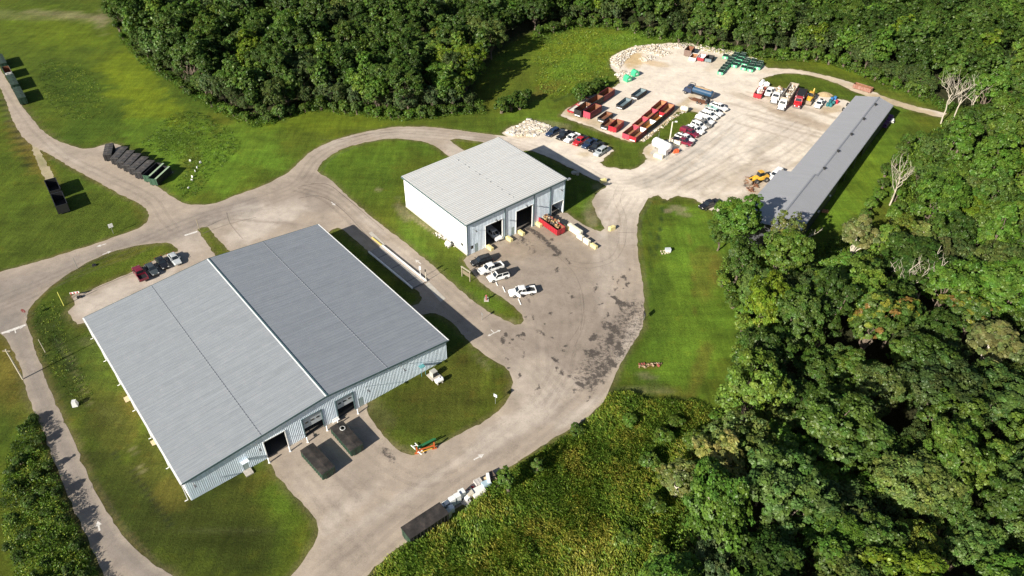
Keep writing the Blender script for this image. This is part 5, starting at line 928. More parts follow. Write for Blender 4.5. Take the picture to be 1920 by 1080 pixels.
# ================================================================== SMALL THINGS
def at_px(b, name, m, u, v, label, cat, rz=0.0, group=None, z=.03, parent=None):
    o = b.build(name, m); p = G(u, v); o.location = (p[0], p[1], z); o.rotation_euler = (0, 0, rz); return tag(o, label, cat, group)
M_BLOCK = mat('yellow_painted_concrete', (.66, .58, .27), .8, var=.12, scale=2, bump=.2, dirt=(.45, .40, .28), dirt_amt=.4); M_BLOCKP = mat('pale_painted_concrete', (.68, .64, .50), .8, var=.12, scale=2, bump=.2)
def block(u, v, a, label, L=1.8, W=.8, H=.8, m=None, group='yellow concrete blocks in front of the transfer building'):
    b = MB(); c = .06
    b.hexa([(-L/2, -W/2, 0), (L/2, -W/2, 0), (L/2, W/2, 0), (-L/2, W/2, 0), (-L/2, -W/2, H-c), (L/2, -W/2, H-c), (L/2, W/2, H-c), (-L/2, W/2, H-c)])
    b.hexa([(-L/2, -W/2, H-c), (L/2, -W/2, H-c), (L/2, W/2, H-c), (-L/2, W/2, H-c), (-L/2+c, -W/2+c, H), (L/2-c, -W/2+c, H), (L/2-c, W/2-c, H), (-L/2+c, W/2-c, H)])
    for x in (-L/4, L/4): b.box(x-.14, x+.14, -.14, .14, H, H+.07)
    at_px(b, 'concrete_block', m or M_BLOCK, u, v, label, 'concrete block', a, group)
fa = B_T-math.pi/2
block(919, 467, fa, 'yellow concrete block left of the first open door, nearest the building corner'); block(955, 450.5, fa, 'yellow concrete block right of the door the white pickup drives out of'); block(977.5, 439, fa, 'yellow concrete block in front of the second open door, left side'); block(1010, 423, fa, 'yellow concrete block between the second open door and the red container')
block(1061.5, 429, fa+.2, 'yellow concrete block touching the right end of the red container'); block(1078, 436, fa, 'long pale yellow double block, second in the line right of the red container', L=4.4, H=1.5, W=.9, m=M_BLOCKP); block(1088, 447.5, fa, 'pale concrete block just below the long double block', m=M_BLOCKP, H=1.1); block(1100, 456, fa, 'pale concrete block, last but one at the lower end of the line', m=M_BLOCKP, H=1.1); block(1113.5, 464, fa, 'yellow concrete block at the lower end of the line right of the red container')
block(1131, 342, .5, 'pale yellow block standing at the tip of the tall building shadow', m=M_BLOCK, L=1.6, H=1.0); block(1147, 431, .6, 'pale yellow block beside the curve of the road below the dry grass', L=1.6, H=1.0); block(1269, 269, -.7, 'cream block at the foot of the lamp post by the white tank', L=2.6, W=1.5, H=1.1, m=M_BLOCKP, group=None); block(1235, 295, -.6, 'cream block on its own left of the white tank pad', L=2.6, W=1.3, H=1.0, m=M_BLOCKP, group=None)
for u, v, l in ((930.7, 531, 'white parking curb just below the parked white cars, upper one'), (945, 543, 'white parking curb left of the pickup with the open door'), (974.3, 566, 'white parking curb below the pickup with the open door')):
    b = MB(); b.hexa([(-1, -.09, 0), (1, -.09, 0), (1, .09, 0), (-1, .09, 0), (-.95, -.05, .14), (.95, -.05, .14), (.95, .05, .14), (-.95, .05, .14)]); a = G(u-2, v-4.5); c = G(u+2, v+4.5); at_px(b, 'parking_curb', M_WHITE, u, v, l, 'parking curb', math.atan2(a[1]-c[1], a[0]-c[0]), 'white parking curbs')
def post(name, u, v, h, r, m, label, cat, group=None, head=None, extra=None, n=10):
    p = G(u, v); t = empty(name, (p[0], p[1], .02), 0, label, cat, group); b = MB(); b.cyl((0, 0, 0), (0, 0, h), r, r*.8, n=n); part('pole', b, m, t)
    if head: head(t)
    return t
WB = 'white door bollards along the warehouse front'
for i, (u, v, l) in enumerate(((504, 863, 'white bollard left of the lowest open truck door'), (543, 841.5, 'white bollard between the open door and the middle grey door, nearer the open one'), (576, 824.5, 'white bollard at the left jamb of the middle grey door'), (612.6, 803, 'white bollard right of the middle grey door'), (633, 792, 'white bollard at the left jamb of the upper grey door'), (670, 771.5, 'white bollard right of the upper grey door'))):
    b = MB(); b.cyl((0, 0, 0), (0, 0, 1.15), .13, n=12); b.cyl((0, 0, 1.15), (0, 0, 1.22), .13, .05, n=12); b.box(-.18, .18, -.18, .18, 0, .08); p = G(u, v); o = b.build('bollard', M_WHITE); o.location = (p[0]+.25, p[1]-.5, .03); tag(o, l, 'bollard', WB)
b = MB(); b.box(-.6, .6, -.1, .1, 0, .9); b.box(-.6, .6, -.45, -.1, .55, .65); at_px(b, 'wash_stand', M_WHITE, 630, 791, 'white stand against the wall between the two grey truck doors', 'stand', A_T)
# AC cabinet and small tank on the lawn
k = Kit(); b = MB(); b.box(-.55, .55, -.55, .55, .15, 1.35); k.add('cabinet', b, mat('beige_cabinet', (.38, .38, .34), .6, var=.1)); q = MB(); [q.box(-.48+i*.34, -.22+i*.34, -.585, -.555, .3, 1.2) for i in range(3)]; k.add('louvre_panel', q, M_DARK, 0); q = MB(); q.box(-1.0, 1.0, -1.0, 1.0, 0, .15); k.add('plinth', q, M_CONC)
p = G(813.5, 705); k.put('utility_cabinet', (p[0], p[1], .02), A_T, 'beige utility cabinet on a concrete pad in the lawn by the warehouse corner', 'utility cabinet')
def tank(u1, v1, u2, v2, r, m, label, name='gas_tank', cat='tank', z=None, legs=True):
    z = z or r+.25; a = G(u1, v1, z); c = G(u2, v2, z); L = float(np.linalg.norm(a-c)); k = Kit(); b = MB(); b.cyl((-L/2+r*.4, 0, z), (L/2-r*.4, 0, z), r, n=20); b.cyl((L/2-r*.4, 0, z), (L/2-r*.1, 0, z), r, r*.75, n=20); b.cyl((L/2-r*.1, 0, z), (L/2, 0, z), r*.75, r*.3, n=20); b.cyl((-L/2+r*.4, 0, z), (-L/2+r*.1, 0, z), r, r*.75, n=20); b.cyl((-L/2+r*.1, 0, z), (-L/2, 0, z), r*.75, r*.3, n=20)
    k.add('tank_shell', b, m, smooth=False); q = MB(); [q.box(x-.1, x+.1, -r*.8, r*.8, 0, z-r*.7) for x in (-L*.28, L*.28)]; k.add('saddle', q, M_STUDC); q = MB(); q.cyl((0, 0, z+r), (0, 0, z+r+.18), .18, n=10); k.add('valve_dome', q, m)
    k.put(name, ((a[0]+c[0])/2, (a[1]+c[1])/2, .02), math.atan2(a[1]-c[1], a[0]-c[0]), label, cat)
tank(812+4, 716, 831, 709, .5, M_WHITE, 'small white gas tank on the lawn below the beige cabinet'); tank(1226, 264, 1257, 279, 1.35, M_WHITE, 'long white storage tank by the lamp post at the yard entrance', 'storage_tank'); tank(1276, 202, 1291, 205, .8, mat('cream_paint', (.62, .58, .45), .6, var=.1), 'cream coloured tank lying on the gravel strip above the mown rectangle'); tank(836, 455, 844, 460, .55, M_WHITE, 'white gas tank against the foot of the blank white side wall')
tank(1427, 158, 1431, 152, .7, M_WHITE, 'upright-looking white drum beside the red box trailer', 'drum', 'drum'); tank(1433, 156, 1443, 159, .6, M_WHITE, 'white cylinder lying behind the white pickup at the curb row', 'drum', 'drum')
k = Kit(); b = MB(); b.box(-1.1, 1.1, -.8, .8, .1, 2.0); k.add('cabinet', b, M_WHITE); q = MB(); q.box(-.5, .5, -.83, -.80, .5, 1.5); k.add('door', q, M_DOORP, 0); p = G(1243, 291); k.put('pump_cabinet', (p[0], p[1], .02), -.7, 'white pump cabinet on the concrete pad below the long white tank', 'cabinet')
b = MB(); b.cyl((-.3, 0, 0), (-.3, 0, 1.1), .35, .05, n=12); b.box(.2, 1.1, -.4, .4, 0, 1.0); at_px(b, 'orange_crate', mat('safety_orange', (.65, .12, .04), .5), 1265, 287, 'orange equipment crate beside the white pump cabinet', 'equipment', .4)
sheet('concrete_pad', [[(1218, 288), (1232, 271), (1262, 281), (1250, 300)], [(1258, 282), (1275, 276), (1282, 283), (1268, 292)], [(691, 437), (697, 434), (722, 458), (716, 463)], [(797, 533), (804, 528), (836, 560), (826, 566)]], .055, M_CONC)
def lamp_head(t):
    b = MB(); b.bar((0, 0, 8.8), (1.2, .4, 9.0), .1); part('lamp_arm', b, M_GALV, t); b = MB(); b.box(1.0, 1.7, .25, .6, 8.92, 9.1); part('lamp_head', b, M_WHITE, t)
post('lamp_post', 1254, 274, 7.5, .2, mat('cream_paint', (.62, .58, .45), .6), 'tall cream lamp post behind the long white tank', 'lamp post', None, lambda t: (part('lamp_arm', MB().bar((0, 0, 7.4), (.9, .1, 7.5), .12), M_GALV, t), part('lamp_head', MB().box(.7, 1.3, -.1, .3, 7.4, 7.62), M_WHITE, t)))
post('flag_pole', 1234, 263, 2.6, .05, M_GALV, 'thin bare pole standing behind the left end of the long white tank', 'pole')
# utility poles, signs
M_WOOD = mat('weathered_wood', (.30, .25, .18), .9, var=.25, streak=(6, 6, .5))
post('utility_pole', 43, 711, 7.6, .16, mat('pale_pole', (.42, .38, .30), .8), 'slim pale utility pole standing in the grass left of the exit lane', 'utility pole', None, lambda t: part('crossarm', MB().bar((-.7, 0, 7.2), (.7, 0, 7.2), .12), M_WOOD, t))
post('marker_pole', 120, 573, 3.6, .10, mat('yellow_pipe', (.55, .55, .12), .5), 'yellow-green pole leaning out of the grass near the parking end', 'pole')
post('marker_pole', 85, 661, 3.4, .07, mat('pale_pole', (.42, .38, .30), .8), 'thin pale pole in the dark ditch grass below the junction', 'pole')
post('marker_pole', 374, 431, 3.0, .08, M_WOOD, 'thin dark pole at the tip of the small grass wedge near the warehouse', 'pole'); post('marker_pole', 146, 504, 3.0, .06, M_GALV, 'thin grey pole at the outer edge of the long grass strip', 'pole')
def sign(u, v, h, s, m, label, rz, round_=False, pm=None):
    def hd(t):
        b = MB()
        if round_: b.cyl((-.02, 0, h), (.02, 0, h), s/2, n=16)
        else: b.box(-.03, .03, -s/2, s/2, h-s/2, h+s/2)
        part('sign_panel', b, m, t)
    t = post('road_sign', u, v, h, .05, pm or M_GALV, label, 'sign', None, hd); t.rotation_euler = (0, 0, rz)
sign(213, 438, 2.2, 1.0, M_WHITE, 'white sign facing the left road from the meadow corner', -.9); M_SIGNR = mat('sign_red_brown', (.12, .03, .03), .5); sign(51, 597, 2.0, .95, M_SIGNR, 'dark stop sign beside the white stop line at the left junction', -1.7, True); sign(929, 757, 2.1, .7, M_DOORP, 'small grey sign on the lower right corner of the lawn', 1.0); sign(1207, 600, 1.6, 1.0, M_BLK, 'dark sign at the edge of the yard beside the mown meadow', .2)
sign(904, 600, 1.6, .5, M_GALV, 'small grey sign in the shade of the warehouse beside the lane', .5)
# notice board
p = G(874, 523); t = empty('notice_board', (p[0], p[1], .02), R(-45), 'wooden notice board on two posts in the grass beside the yard', 'notice board')
for s in (-1, 1): part('post', MB().box(s*1.3-.09, s*1.3+.09, -.09, .09, 0, 2.6), M_WOOD, t)
part('board', MB().box(-1.1, 1.1, -.05, .05, 1.0, 2.0), mat('board_back', (.17, .14, .09), .8), t); part('cap_rail', MB().box(-1.5, 1.5, -.15, .15, 2.6, 2.7), mat('pale_wood', (.40, .36, .27), .8), t)
post('hydrant_post', 912, 563, 1.2, .16, mat('dusty_red_paint', (.30, .08, .08), .6), 'short dark red hydrant post in the narrow grass strip', 'hydrant', None, lambda t: (part('cap', MB().cyl((0, 0, 1.2), (0, 0, 1.45), .24, .1, n=12), mat('dusty_red_paint', (.3, .08, .08)), t), part('outlet', MB().cyl((-.4, 0, .8), (.4, 0, .8), .1, n=8), M_GALV, t), part('base', MB().box(-.5, .5, -.5, .5, 0, .1), M_CONC, t)))
# truck scale
a_ = G(717, 462); c_ = G(800, 529); d_ = G(692, 474); Ls = float(np.linalg.norm(a_-c_)); rz = math.atan2(a_[1]-c_[1], a_[0]-c_[0]); n_ = np.array([-math.sin(rz), math.cos(rz)]); Wd = float((d_-a_)[:2]@n_); sgn = 1 if Wd > 0 else -1; Wd = abs(Wd)
t = empty('truck_scale', ((a_[0]+c_[0])/2, (a_[1]+c_[1])/2, .05), rz, 'long truck scale platform with white guide rails between the two metal buildings', 'truck scale')
part('deck', MB().box(-Ls/2, Ls/2, min(sgn*.3, sgn*(Wd-.3)), max(sgn*.3, sgn*(Wd-.3)), 0, .22), mat('scale_deck_concrete', (.22, .21, .20), .8, var=.2), t)
for y in (0, sgn*Wd):
    b = MB(); b.box(-Ls/2, Ls/2, y-.13, y+.13, 0, .42); r_ = part('guide_rail', b, M_WHITE, t)
b = MB(); b.box(-Ls/2, Ls/2, sgn*.13+(-.0 if sgn > 0 else -.55), sgn*.13+(.55 if sgn > 0 else 0), .221, .26); part('walkway_plate', b, mat('pale_scale_plate', (.48, .42, .36), .8), t)
b = MB(); b.box(Ls/2+.05, Ls/2+4.4, -.18 if sgn > 0 else -.1, .1 if sgn > 0 else .18, .02, .2); part('approach_curb', b, mat('curb_yellow', (.62, .48, .14), .7), t)
for x in (-Ls*.35, 0, Ls*.3): part('deck_joint', MB().box(x-.06, x+.06, .35*sgn if sgn > 0 else -(Wd-.35), (Wd-.35) if sgn > 0 else -.35, .221, .235), M_DARK, t)
post('signal_post', 789, 523, 3.2, .07, M_WHITE, 'white signal post at the lower end of the truck scale, upper of two', 'post', 'posts beside the truck scale', lambda t: part('signal_box', MB().box(-.2, .2, -.15, .15, 2.6, 3.4), M_WHITE, t)); post('signal_post', 799, 528, 3.2, .07, mat('cream_paint', (.62, .58, .45)), 'cream post at the very lower end of the truck scale', 'post', 'posts beside the truck scale', lambda t: part('card_reader', MB().box(-.12, .12, -.1, .1, 2.7, 3.3), M_DARK, t))
# farm implement on the lawn corner
p = G(796, 842); t = empty('farm_implement', (p[0], p[1], .03), .35, 'green and orange frame implement parked on the lawn corner', 'implement'); MG = mat('implement_green', (.02, .14, .05), .5); MO = mat('implement_orange', (.42, .09, .02), .5)
part('green_beam', MB().bar((-1.6, -.3, .9), (2.2, .6, 1.1), .2), MG, t); part('green_beam', MB().bar((-1.2, .3, .6), (2.0, 1.0, .8), .15), MG, t)
for x in (-1.4, 1.6): part('orange_stand', MB().bar((x, -.5, 0), (x, -.5, 1.6), .22).bar((x-.4, -.5, .1), (x+.4, -.5, .1), .25), MO, t)
part('orange_beam', MB().bar((-1.2, -.5, .7), (1.6, -.5, .9), .18), MO, t); part('yellow_bar', MB().bar((-1.0, -.8, .4), (1.2, -.7, .5), .12), M_YEL, t)
p = G(783, 845); t = empty('metal_rack', (p[0], p[1], .03), -.9, 'white metal frame lying on the lawn left of the green implement', 'frame'); part('rail', MB().bar((-1.4, -.4, .3), (1.5, -.1, .5), .14), M_WHITE, t); part('rail', MB().bar((-1.4, .4, .3), (1.2, .5, .3), .12), M_WHITE, t)
for x in (-1, -.2, .6): part('crossbar', MB().bar((x, -.4, .35), (x+.2, .5, .35), .1), M_WHITE, t)
# appliances and pallets along the edge of the road
def appliance(u, v, w, d, h, a, m, label, name='fridge', cat='fridge', grp='old appliances dumped along the road edge'):
    k = Kit(); b = MB(); c = .03; b.box(-w/2, w/2, -d/2, d/2, .02, h); k.add('cabinet', b, m); q = MB(); q.box(-w/2+.02, w/2-.02, -d/2-.05, -d/2-.004, .08, h*.62); q.box(-w/2+.02, w/2-.02, -d/2-.05, -d/2-.004, h*.64, h-.02); k.add('door', q, m, 0); q = MB(); q.box(-w/2+.06, -w/2+.1, -d/2-.1, -d/2-.05, h*.3, h*.6); k.add('handle', q, M_BLK, 1)
    q = MB(); [q.box(-w/2+.05, w/2-.05, d/2, d/2+.03, .2+i*.22, .26+i*.22) for i in range(int(h/.25))]; k.add('coil_grille', q, M_GALV, 0)
    p = G(u, v); k.put(name, (p[0], p[1], .05), a, label, cat, grp)
M_APG = mat('appliance_grey', (.45, .50, .52), .4); M_APW = mat('appliance_white', (.72, .74, .73), .35, var=.08, dirt=(.45, .42, .36), dirt_amt=.3); M_ALM = mat('appliance_almond', (.55, .50, .40), .4)
ra = R(32)
appliance(830, 954, .75, .7, .95, ra, M_APG, 'grey washer touching the end of the black tarped container', 'washer', 'washer'); appliance(837, 949, 1.0, .7, .95, ra, M_APW, 'pair of low pale appliances side by side near the black container', 'washer', 'washer'); appliance(840, 970, .9, .8, 1.7, ra+.4, M_ALM, 'almond fridge nearest the scrub, beside the black container'); appliance(846.5, 959, .8, .8, 1.2, ra, M_APW, 'short white fridge behind the row of tall ones'); appliance(848, 947, .95, .8, 1.8, ra, M_APW, 'tall white fridge with a teal side, first of three tall ones'); appliance(858, 941, .95, .8, 1.85, ra, M_APW, 'tall white fridge in the middle of the three tall ones'); appliance(866, 932, .95, .85, 1.6, ra, M_APW, 'tall white fridge on the right of the three tall ones')
appliance(881, 930, 1.1, .9, .9, ra, M_ALM, 'almond stove with junk on it, between the fridges and the white slab', 'stove', 'stove'); appliance(876, 937, .7, .7, .7, ra+.3, M_APW, 'small white cube appliance at the scrub edge below the stove', 'dryer', 'dryer')
at_px(MB().box(-1.1, 1.1, -.75, .75, .3, .75).box(-1.0, 1.0, -.65, .65, 0, .3), 'mattress', mat('mattress_white', (.72, .68, .62), .9, var=.08), 897, 925, 'large clean white mattress lying flat in the junk row', 'mattress', ra)
def pallet(u, v, a, m, label, nh=1):
    b = MB()
    for j in range(nh):
        z = j*.15; [b.box(-.6, .6, -.5+i*.17, -.4+i*.17, z+.11, z+.14) for i in range(7)]; [b.box(x-.05, x+.05, -.5, .6, z, z+.11) for x in (-.55, 0, .55)]
    o = at_px(b, 'pallet', m, u, v, label, 'pallet', a, 'pallets in the junk row')
pallet(875, 943, ra+.5, mat('grey_white_wood', (.50, .47, .44), .9), 'slatted pallet in the shade at the scrub edge, below the stove', 2); pallet(897, 908, ra, mat('grey_white_wood', (.5, .47, .44), .9), 'grey slatted pallet stack above the white mattress', 5); pallet(891, 912, ra+.2, mat('pinkish_wood', (.52, .44, .40), .9), 'low pinkish pallet left of the grey pallet stack', 1); pallet(920, 896, ra, mat('dark_wood', (.16, .12, .09), .9), 'dark pallet stack at the right end of the junk row', 6)
at_px(MB().box(-.7, .7, -.5, .5, 0, 1.0).box(-.6, .6, -.4, .4, 1.0, 1.05), 'crate', mat('pale_blue_grey_plastic', (.32, .42, .48), .6), 912, 912, 'pale blue-grey crate beside the white mattress', 'crate', ra); at_px(MB().box(-.9, .9, -.12, .35, 0, 1.3), 'door_slab', M_WHITE, 917, 904, 'white slab standing on edge near the dark pallets', 'slab', ra+1.2)
heap('junk', 'loose timber and junk at the right end of the junk row', 'junk', (922, 905), 2.2, 1.6, 0, .6, [(.45, .33, .2), (.6, .5, .35), (.2, .15, .1)], 24, .3, .9, seed=21); heap('junk', 'red and tan odds and ends between the stove and the mattress', 'junk', (887, 921), 1.6, 1.3, 0, .6, [(.45, .03, .04), (.5, .42, .3), (.6, .58, .5)], 20, .2, .6, seed=22)
# things in the meadows
GM = 'white marker stones in the rough patch'
for i, (u, v, h) in enumerate(((357, 303, 1.0), (376, 306, 1.0), (370, 315, .8), (366, 322, .8), (361, 333, 1.0), (360, 339, .9), (354, 353, .6))):
    b = MB(); b.hexa([(-.24, -.12, 0), (.24, -.12, 0), (.24, .12, 0), (-.24, .12, 0), (-.2, -.08, h*.6), (.2, -.08, h*.6), (.2, .08, h*.6), (-.2, .08, h*.6)]); at_px(b, 'marker_stone', M_WHITE, u, v, 'one of the small white marker stones in the rough green patch by the roadside containers', 'marker stone', i*.7, GM)
b = MB(); b.box(-.6, .6, -.4, .4, 0, .75); b.box(-.65, .65, -.45, .45, .75, .85); at_px(b, 'utility_box', M_DOORP, 1252, 472, 'small grey utility box on a stone pad in the mown meadow', 'utility box', .1); heap('stone_ring', 'ring of pale stones around the utility box in the meadow', 'stones', (1248, 473), 2.2, 1.4, 0, .15, [(.55, .45, .3), (.6, .52, .4)], 30, .15, .35, seed=30)
heap('manhole_rubble', 'reddish broken pipe and stones lying in the mown meadow', 'rubble', (1220, 686), 4.5, 1.2, 0, .35, [(.22, .12, .08), (.30, .22, .14), (.26, .07, .05)], 40, .2, .5, seed=31)
b = MB(); b.cyl((0, 0, 0), (0, 0, .35), .75, n=20); b.cyl((0, 0, .35), (0, 0, .42), .65, n=20); at_px(b, 'manhole', M_STUDC, 1076, 325, 'round manhole lid in the shaded grass behind the transfer building', 'manhole'); b = MB(); b.box(-.35, .35, -.35, .35, 0, .9); at_px(b, 'meter_box', M_STUDC, 1083, 328, 'small grey meter box beside the round manhole in the shade', 'meter box')
b = MB(); b.hexa([(-.45, -.5, 0), (.45, -.5, 0), (.45, .5, 0), (-.45, .5, 0), (-.35, -.38, 1.1), (.3, -.38, 1.1), (.3, .38, 1.1), (-.35, .38, 1.1)]); at_px(b, 'transformer_box', mat('pale_grey_plastic', (.55, .56, .55), .6), 142, 760, 'pale grey transformer box in the ditch grass beside the exit lane', 'transformer box', .3)
b = MB(); b.box(-.4, .4, -.35, .35, 0, .25); b.cyl((0, 0, .25), (0, 0, .5), .12, n=8); at_px(b, 'valve_cover', M_BLK, 177, 498, 'small black valve cover in the long grass strip', 'valve cover', .4)
p = G(143, 556); t = empty('striped_barrier', (p[0], p[1], .04), .3, 'red and white striped barrier frame at the end of the parking strip', 'barrier'); part('board', MB().box(-.9, .9, -.05, .05, .8, 1.2), PAINT['white'], t); [part('red_stripe', MB().box(x, x+.25, -.06, -.051, .8, 1.2), PAINT['red'], t) for x in (-.8, -.2, .4)]; part('leg', MB().bar((-.8, -.4, 0), (-.8, .3, 1.0), .08), M_RUST, t); part('leg', MB().bar((.8, -.4, 0), (.8, .3, 1.0), .08), M_RUST, t); part('ballast', MB().box(.3, 1.2, -.9, -.3, 0, .35), M_BLK, t)
heap('rubble_row', 'stones and junk along the foot of the blank white side wall', 'rubble', (815, 438, 855, 462), 8, .9, 0, .35, [(.5, .46, .4), (.35, .3, .25), (.6, .58, .55)], 50, .2, .6, seed=33)
sheet('door_pad', [[(231, 746), (240, 741), (246, 750), (236, 755)], [(281, 828), (291, 822), (297, 831), (286, 836)], [(208, 620), (170, 606), (166, 600), (204, 585)]][:2], .03, mat('tan_pad', (.45, .36, .22), .9))
# rubble piles around the yard (too many stones to count)
def rubble(name, poly, n, smin, smax, hmax, colors, seed, label, sub=None):
    W = world_poly(poly, step=20, jit=.3, fine=2, seed=seed); r = random.Random(seed); lo = W.min(0); hi = W.max(0); b = MB(); cols = []; Q = rng.uniform(lo, hi, (n*6, 2)); s_ = sdf(Q, W); Q = Q[s_ > 0][:n]; s_ = s_[s_ > 0][:n]
    for (x, y), e in zip(Q, s_):
        s = r.uniform(smin, smax)**1.0*(1.6 if r.random() < .06 else 1); z = min(hmax, e*.5)*r.random()
        Rm = Matrix.Rotation(r.uniform(0, 6.28), 3, 'Z') @ Matrix.Rotation(r.uniform(-.5, .5), 3, 'X'); d = (s/2, s*r.uniform(.5, .9)/2, s*r.uniform(.25, .6)/2)
        b.hexa([Vector((x, y, z+.05))+Rm @ Vector((a*d[0]*r.uniform(.6, 1), bb*d[1]*r.uniform(.6, 1), c*d[2])) for c in (-1, 1) for a, bb in ((-1, -1), (1, -1), (1, 1), (-1, 1))]); cols += [r.choice(colors)]*8
    me = b.mesh(name, MATS['mixed_debris']); at = me.color_attributes.new('col', 'FLOAT_COLOR', 'POINT'); c = np.ones((len(me.vertices), 4), np.float32); c[:, :3] = np.array(cols)[:len(me.vertices)]; at.data.foreach_set('color', c.ravel())
    tag(link(name, me), label, 'rubble', None, 'stuff')
wc = [(.60, .56, .50), (.50, .46, .40), (.66, .62, .57), (.46, .38, .28), (.36, .31, .25), (.52, .45, .35)]
rubble('rubble_pile', [(1146, 122), (1148, 107), (1164, 97), (1190, 88), (1225, 84), (1262, 83), (1285, 82), (1282, 92), (1240, 92), (1258, 100), (1240, 108), (1220, 100), (1195, 98), (1180, 104), (1170, 118), (1160, 130)], 2600, .15, .75, .8, wc, 71, 'broken white rock and concrete heaped round the top left of the gravel yard')
rubble('rubble_pile', [(1300, 82), (1330, 88), (1380, 98), (1420, 112), (1400, 112), (1370, 106), (1330, 98), (1306, 92)], 420, .2, .7, .4, wc+[(.3, .3, .12)]*2, 72, 'scattered white rocks along the top edge of the gravel yard')
rubble('rubble_pile', [(1198, 112), (1212, 103), (1228, 108), (1222, 114), (1206, 116)], 260, .2, .9, .7, wc, 73, 'small heap of white rock standing on the sandy patch'); rubble('rubble_pile', [(1152, 140), (1166, 132), (1186, 137), (1182, 143), (1160, 147)], 240, .2, .7, .4, wc, 74, 'low strip of white stones above the two light green bins')
rubble('slab_rubble', [(948, 250), (966, 237), (992, 226), (1010, 229), (1034, 237), (1022, 246), (1004, 256), (980, 257)], 900, .25, 1.1, .15, wc+[(.5, .46, .36)], 75, 'flat broken concrete slabs spread at the left end of the gravel car park')
rubble('roadside_stones', [(1262, 218), (1285, 207), (1282, 212), (1255, 230), (1225, 254), (1205, 266), (1200, 262), (1235, 240)], 260, .2, .7, .2, wc+[(.42, .33, .2)]*3, 76, 'loose stones and dirt between the outer containers and the mown strip')
# barrels and machines at the end of the curb row
for i, (u, v, c, l) in enumerate(((1551, 199, (.03, .14, .15), 'teal barrel nearest the white pickup in the barrel cluster'), (1557, 200, (.03, .16, .17), 'teal barrel in the middle of the barrel cluster'), (1562, 196, (.03, .15, .16), 'teal barrel at the back of the cluster, beside the red drum'), (1556, 193, (.02, .12, .13), 'dark teal barrel behind the two front ones'), (1559, 189, (.04, .15, .35), 'blue drum left of the other blue drum'), (1565, 187, (.04, .17, .4), 'blue drum at the far end of the barrel cluster'), (1568, 194, (.4, .03, .05), 'red drum at the right of the barrel cluster'))):
    k = Kit(); b = MB(); b.cyl((0, 0, 0), (0, 0, 1.1), .45, n=14); b.cyl((0, 0, .35), (0, 0, .42), .48, n=14); b.cyl((0, 0, .72), (0, 0, .79), .48, n=14); k.add('drum_body', b, mat('drum_%d' % i, c, .4)); q = MB(); q.cyl((0, 0, 1.1), (0, 0, 1.13), .38, n=14); k.add('drum_lid', q, mat('drum_%d' % i, c)); p = G(u, v); k.put('barrel', (p[0], p[1], .02), 0, l, 'barrel', 'barrels at the end of the curb row')
p = G(1546, 178); b = MB(); n = 18; rr = [(2.6, 0), (2.0, .3), (1.4, .6), (.7, .85), (0.05, .95)]; vs = [(r_*math.cos(6.283*i/n)*(1+.15*math.sin(3*i+j)), .7*r_*math.sin(6.283*i/n), z_) for j, (r_, z_) in enumerate(rr) for i in range(n)]; b.add(vs, [(j*n+i, j*n+(i+1) % n, (j+1)*n+(i+1) % n, (j+1)*n+i) for j in range(4) for i in range(n)]); o = b.build('sand_pile', mat('tan_sand', (.36, .27, .15), .95, var=.2, bump=.4)); o.location = (p[0], p[1], .02); tag(o, 'low tan pile of sand behind the barrels at the curb row', 'sand pile')
for u, v, l in ((1580, 208, 'black tyre on a small white axle nearest the long shed roof'), (1588, 199, 'black tyre on an axle behind the other one by the long shed')): k = Kit(); b = MB(); b.cyl((0, -.2, .55), (0, .2, .55), .55, n=16); k.add('tyre', b, M_TYRE); q = MB(); q.cyl((0, -.22, .55), (0, .22, .55), .28, n=12); q.box(0, 1.6, -.1, .1, .45, .6); k.add('axle', q, M_WHITE); p = G(u, v); k.put('spare_axle', (p[0], p[1], .02), .8, l, 'axle')
k = Kit(); q = MB(); q.box(-4.5, 4.5, -.9, .9, .6, .8); k.add('frame', q, mat('purple_steel', (.10, .04, .14), .5)); [k.add('roller_drum', MB().cyl((x, -.8, 1.1), (x, .8, 1.1), .5, n=14), mat('purple_steel', (.1, .04, .14))) for x in (-3.2, -1, 1.2, 3.4)]; p = G(1662, 232); k.put('field_roller', (p[0], p[1], .02), C_T, 'dark purple roller machine parked against the shaded side of the long shed', 'machine')
k = Kit(); q = MB(); q.box(-1, 1, -.5, .5, .4, 1.0); q.bar((-1, 0, .5), (-2.2, 0, 1.6), .15); k.add('frame', q, M_WHITE); wheels(k, (0,), .8, .35, .2); p = G(1671, 230); k.put('mower', (p[0], p[1], .02), 1.2, 'white mower standing in the grass beside the purple roller machine', 'mower')
heap('firewood_heap', 'small orange-brown heap at the shaded edge of the long shed near the trees', 'heap', (1546, 397), 1.5, 1.1, 0, .4, [(.5, .28, .15), (.42, .2, .1)], 70, .25, .5, seed=40)  # pieces of firewood heaped beside the long shed
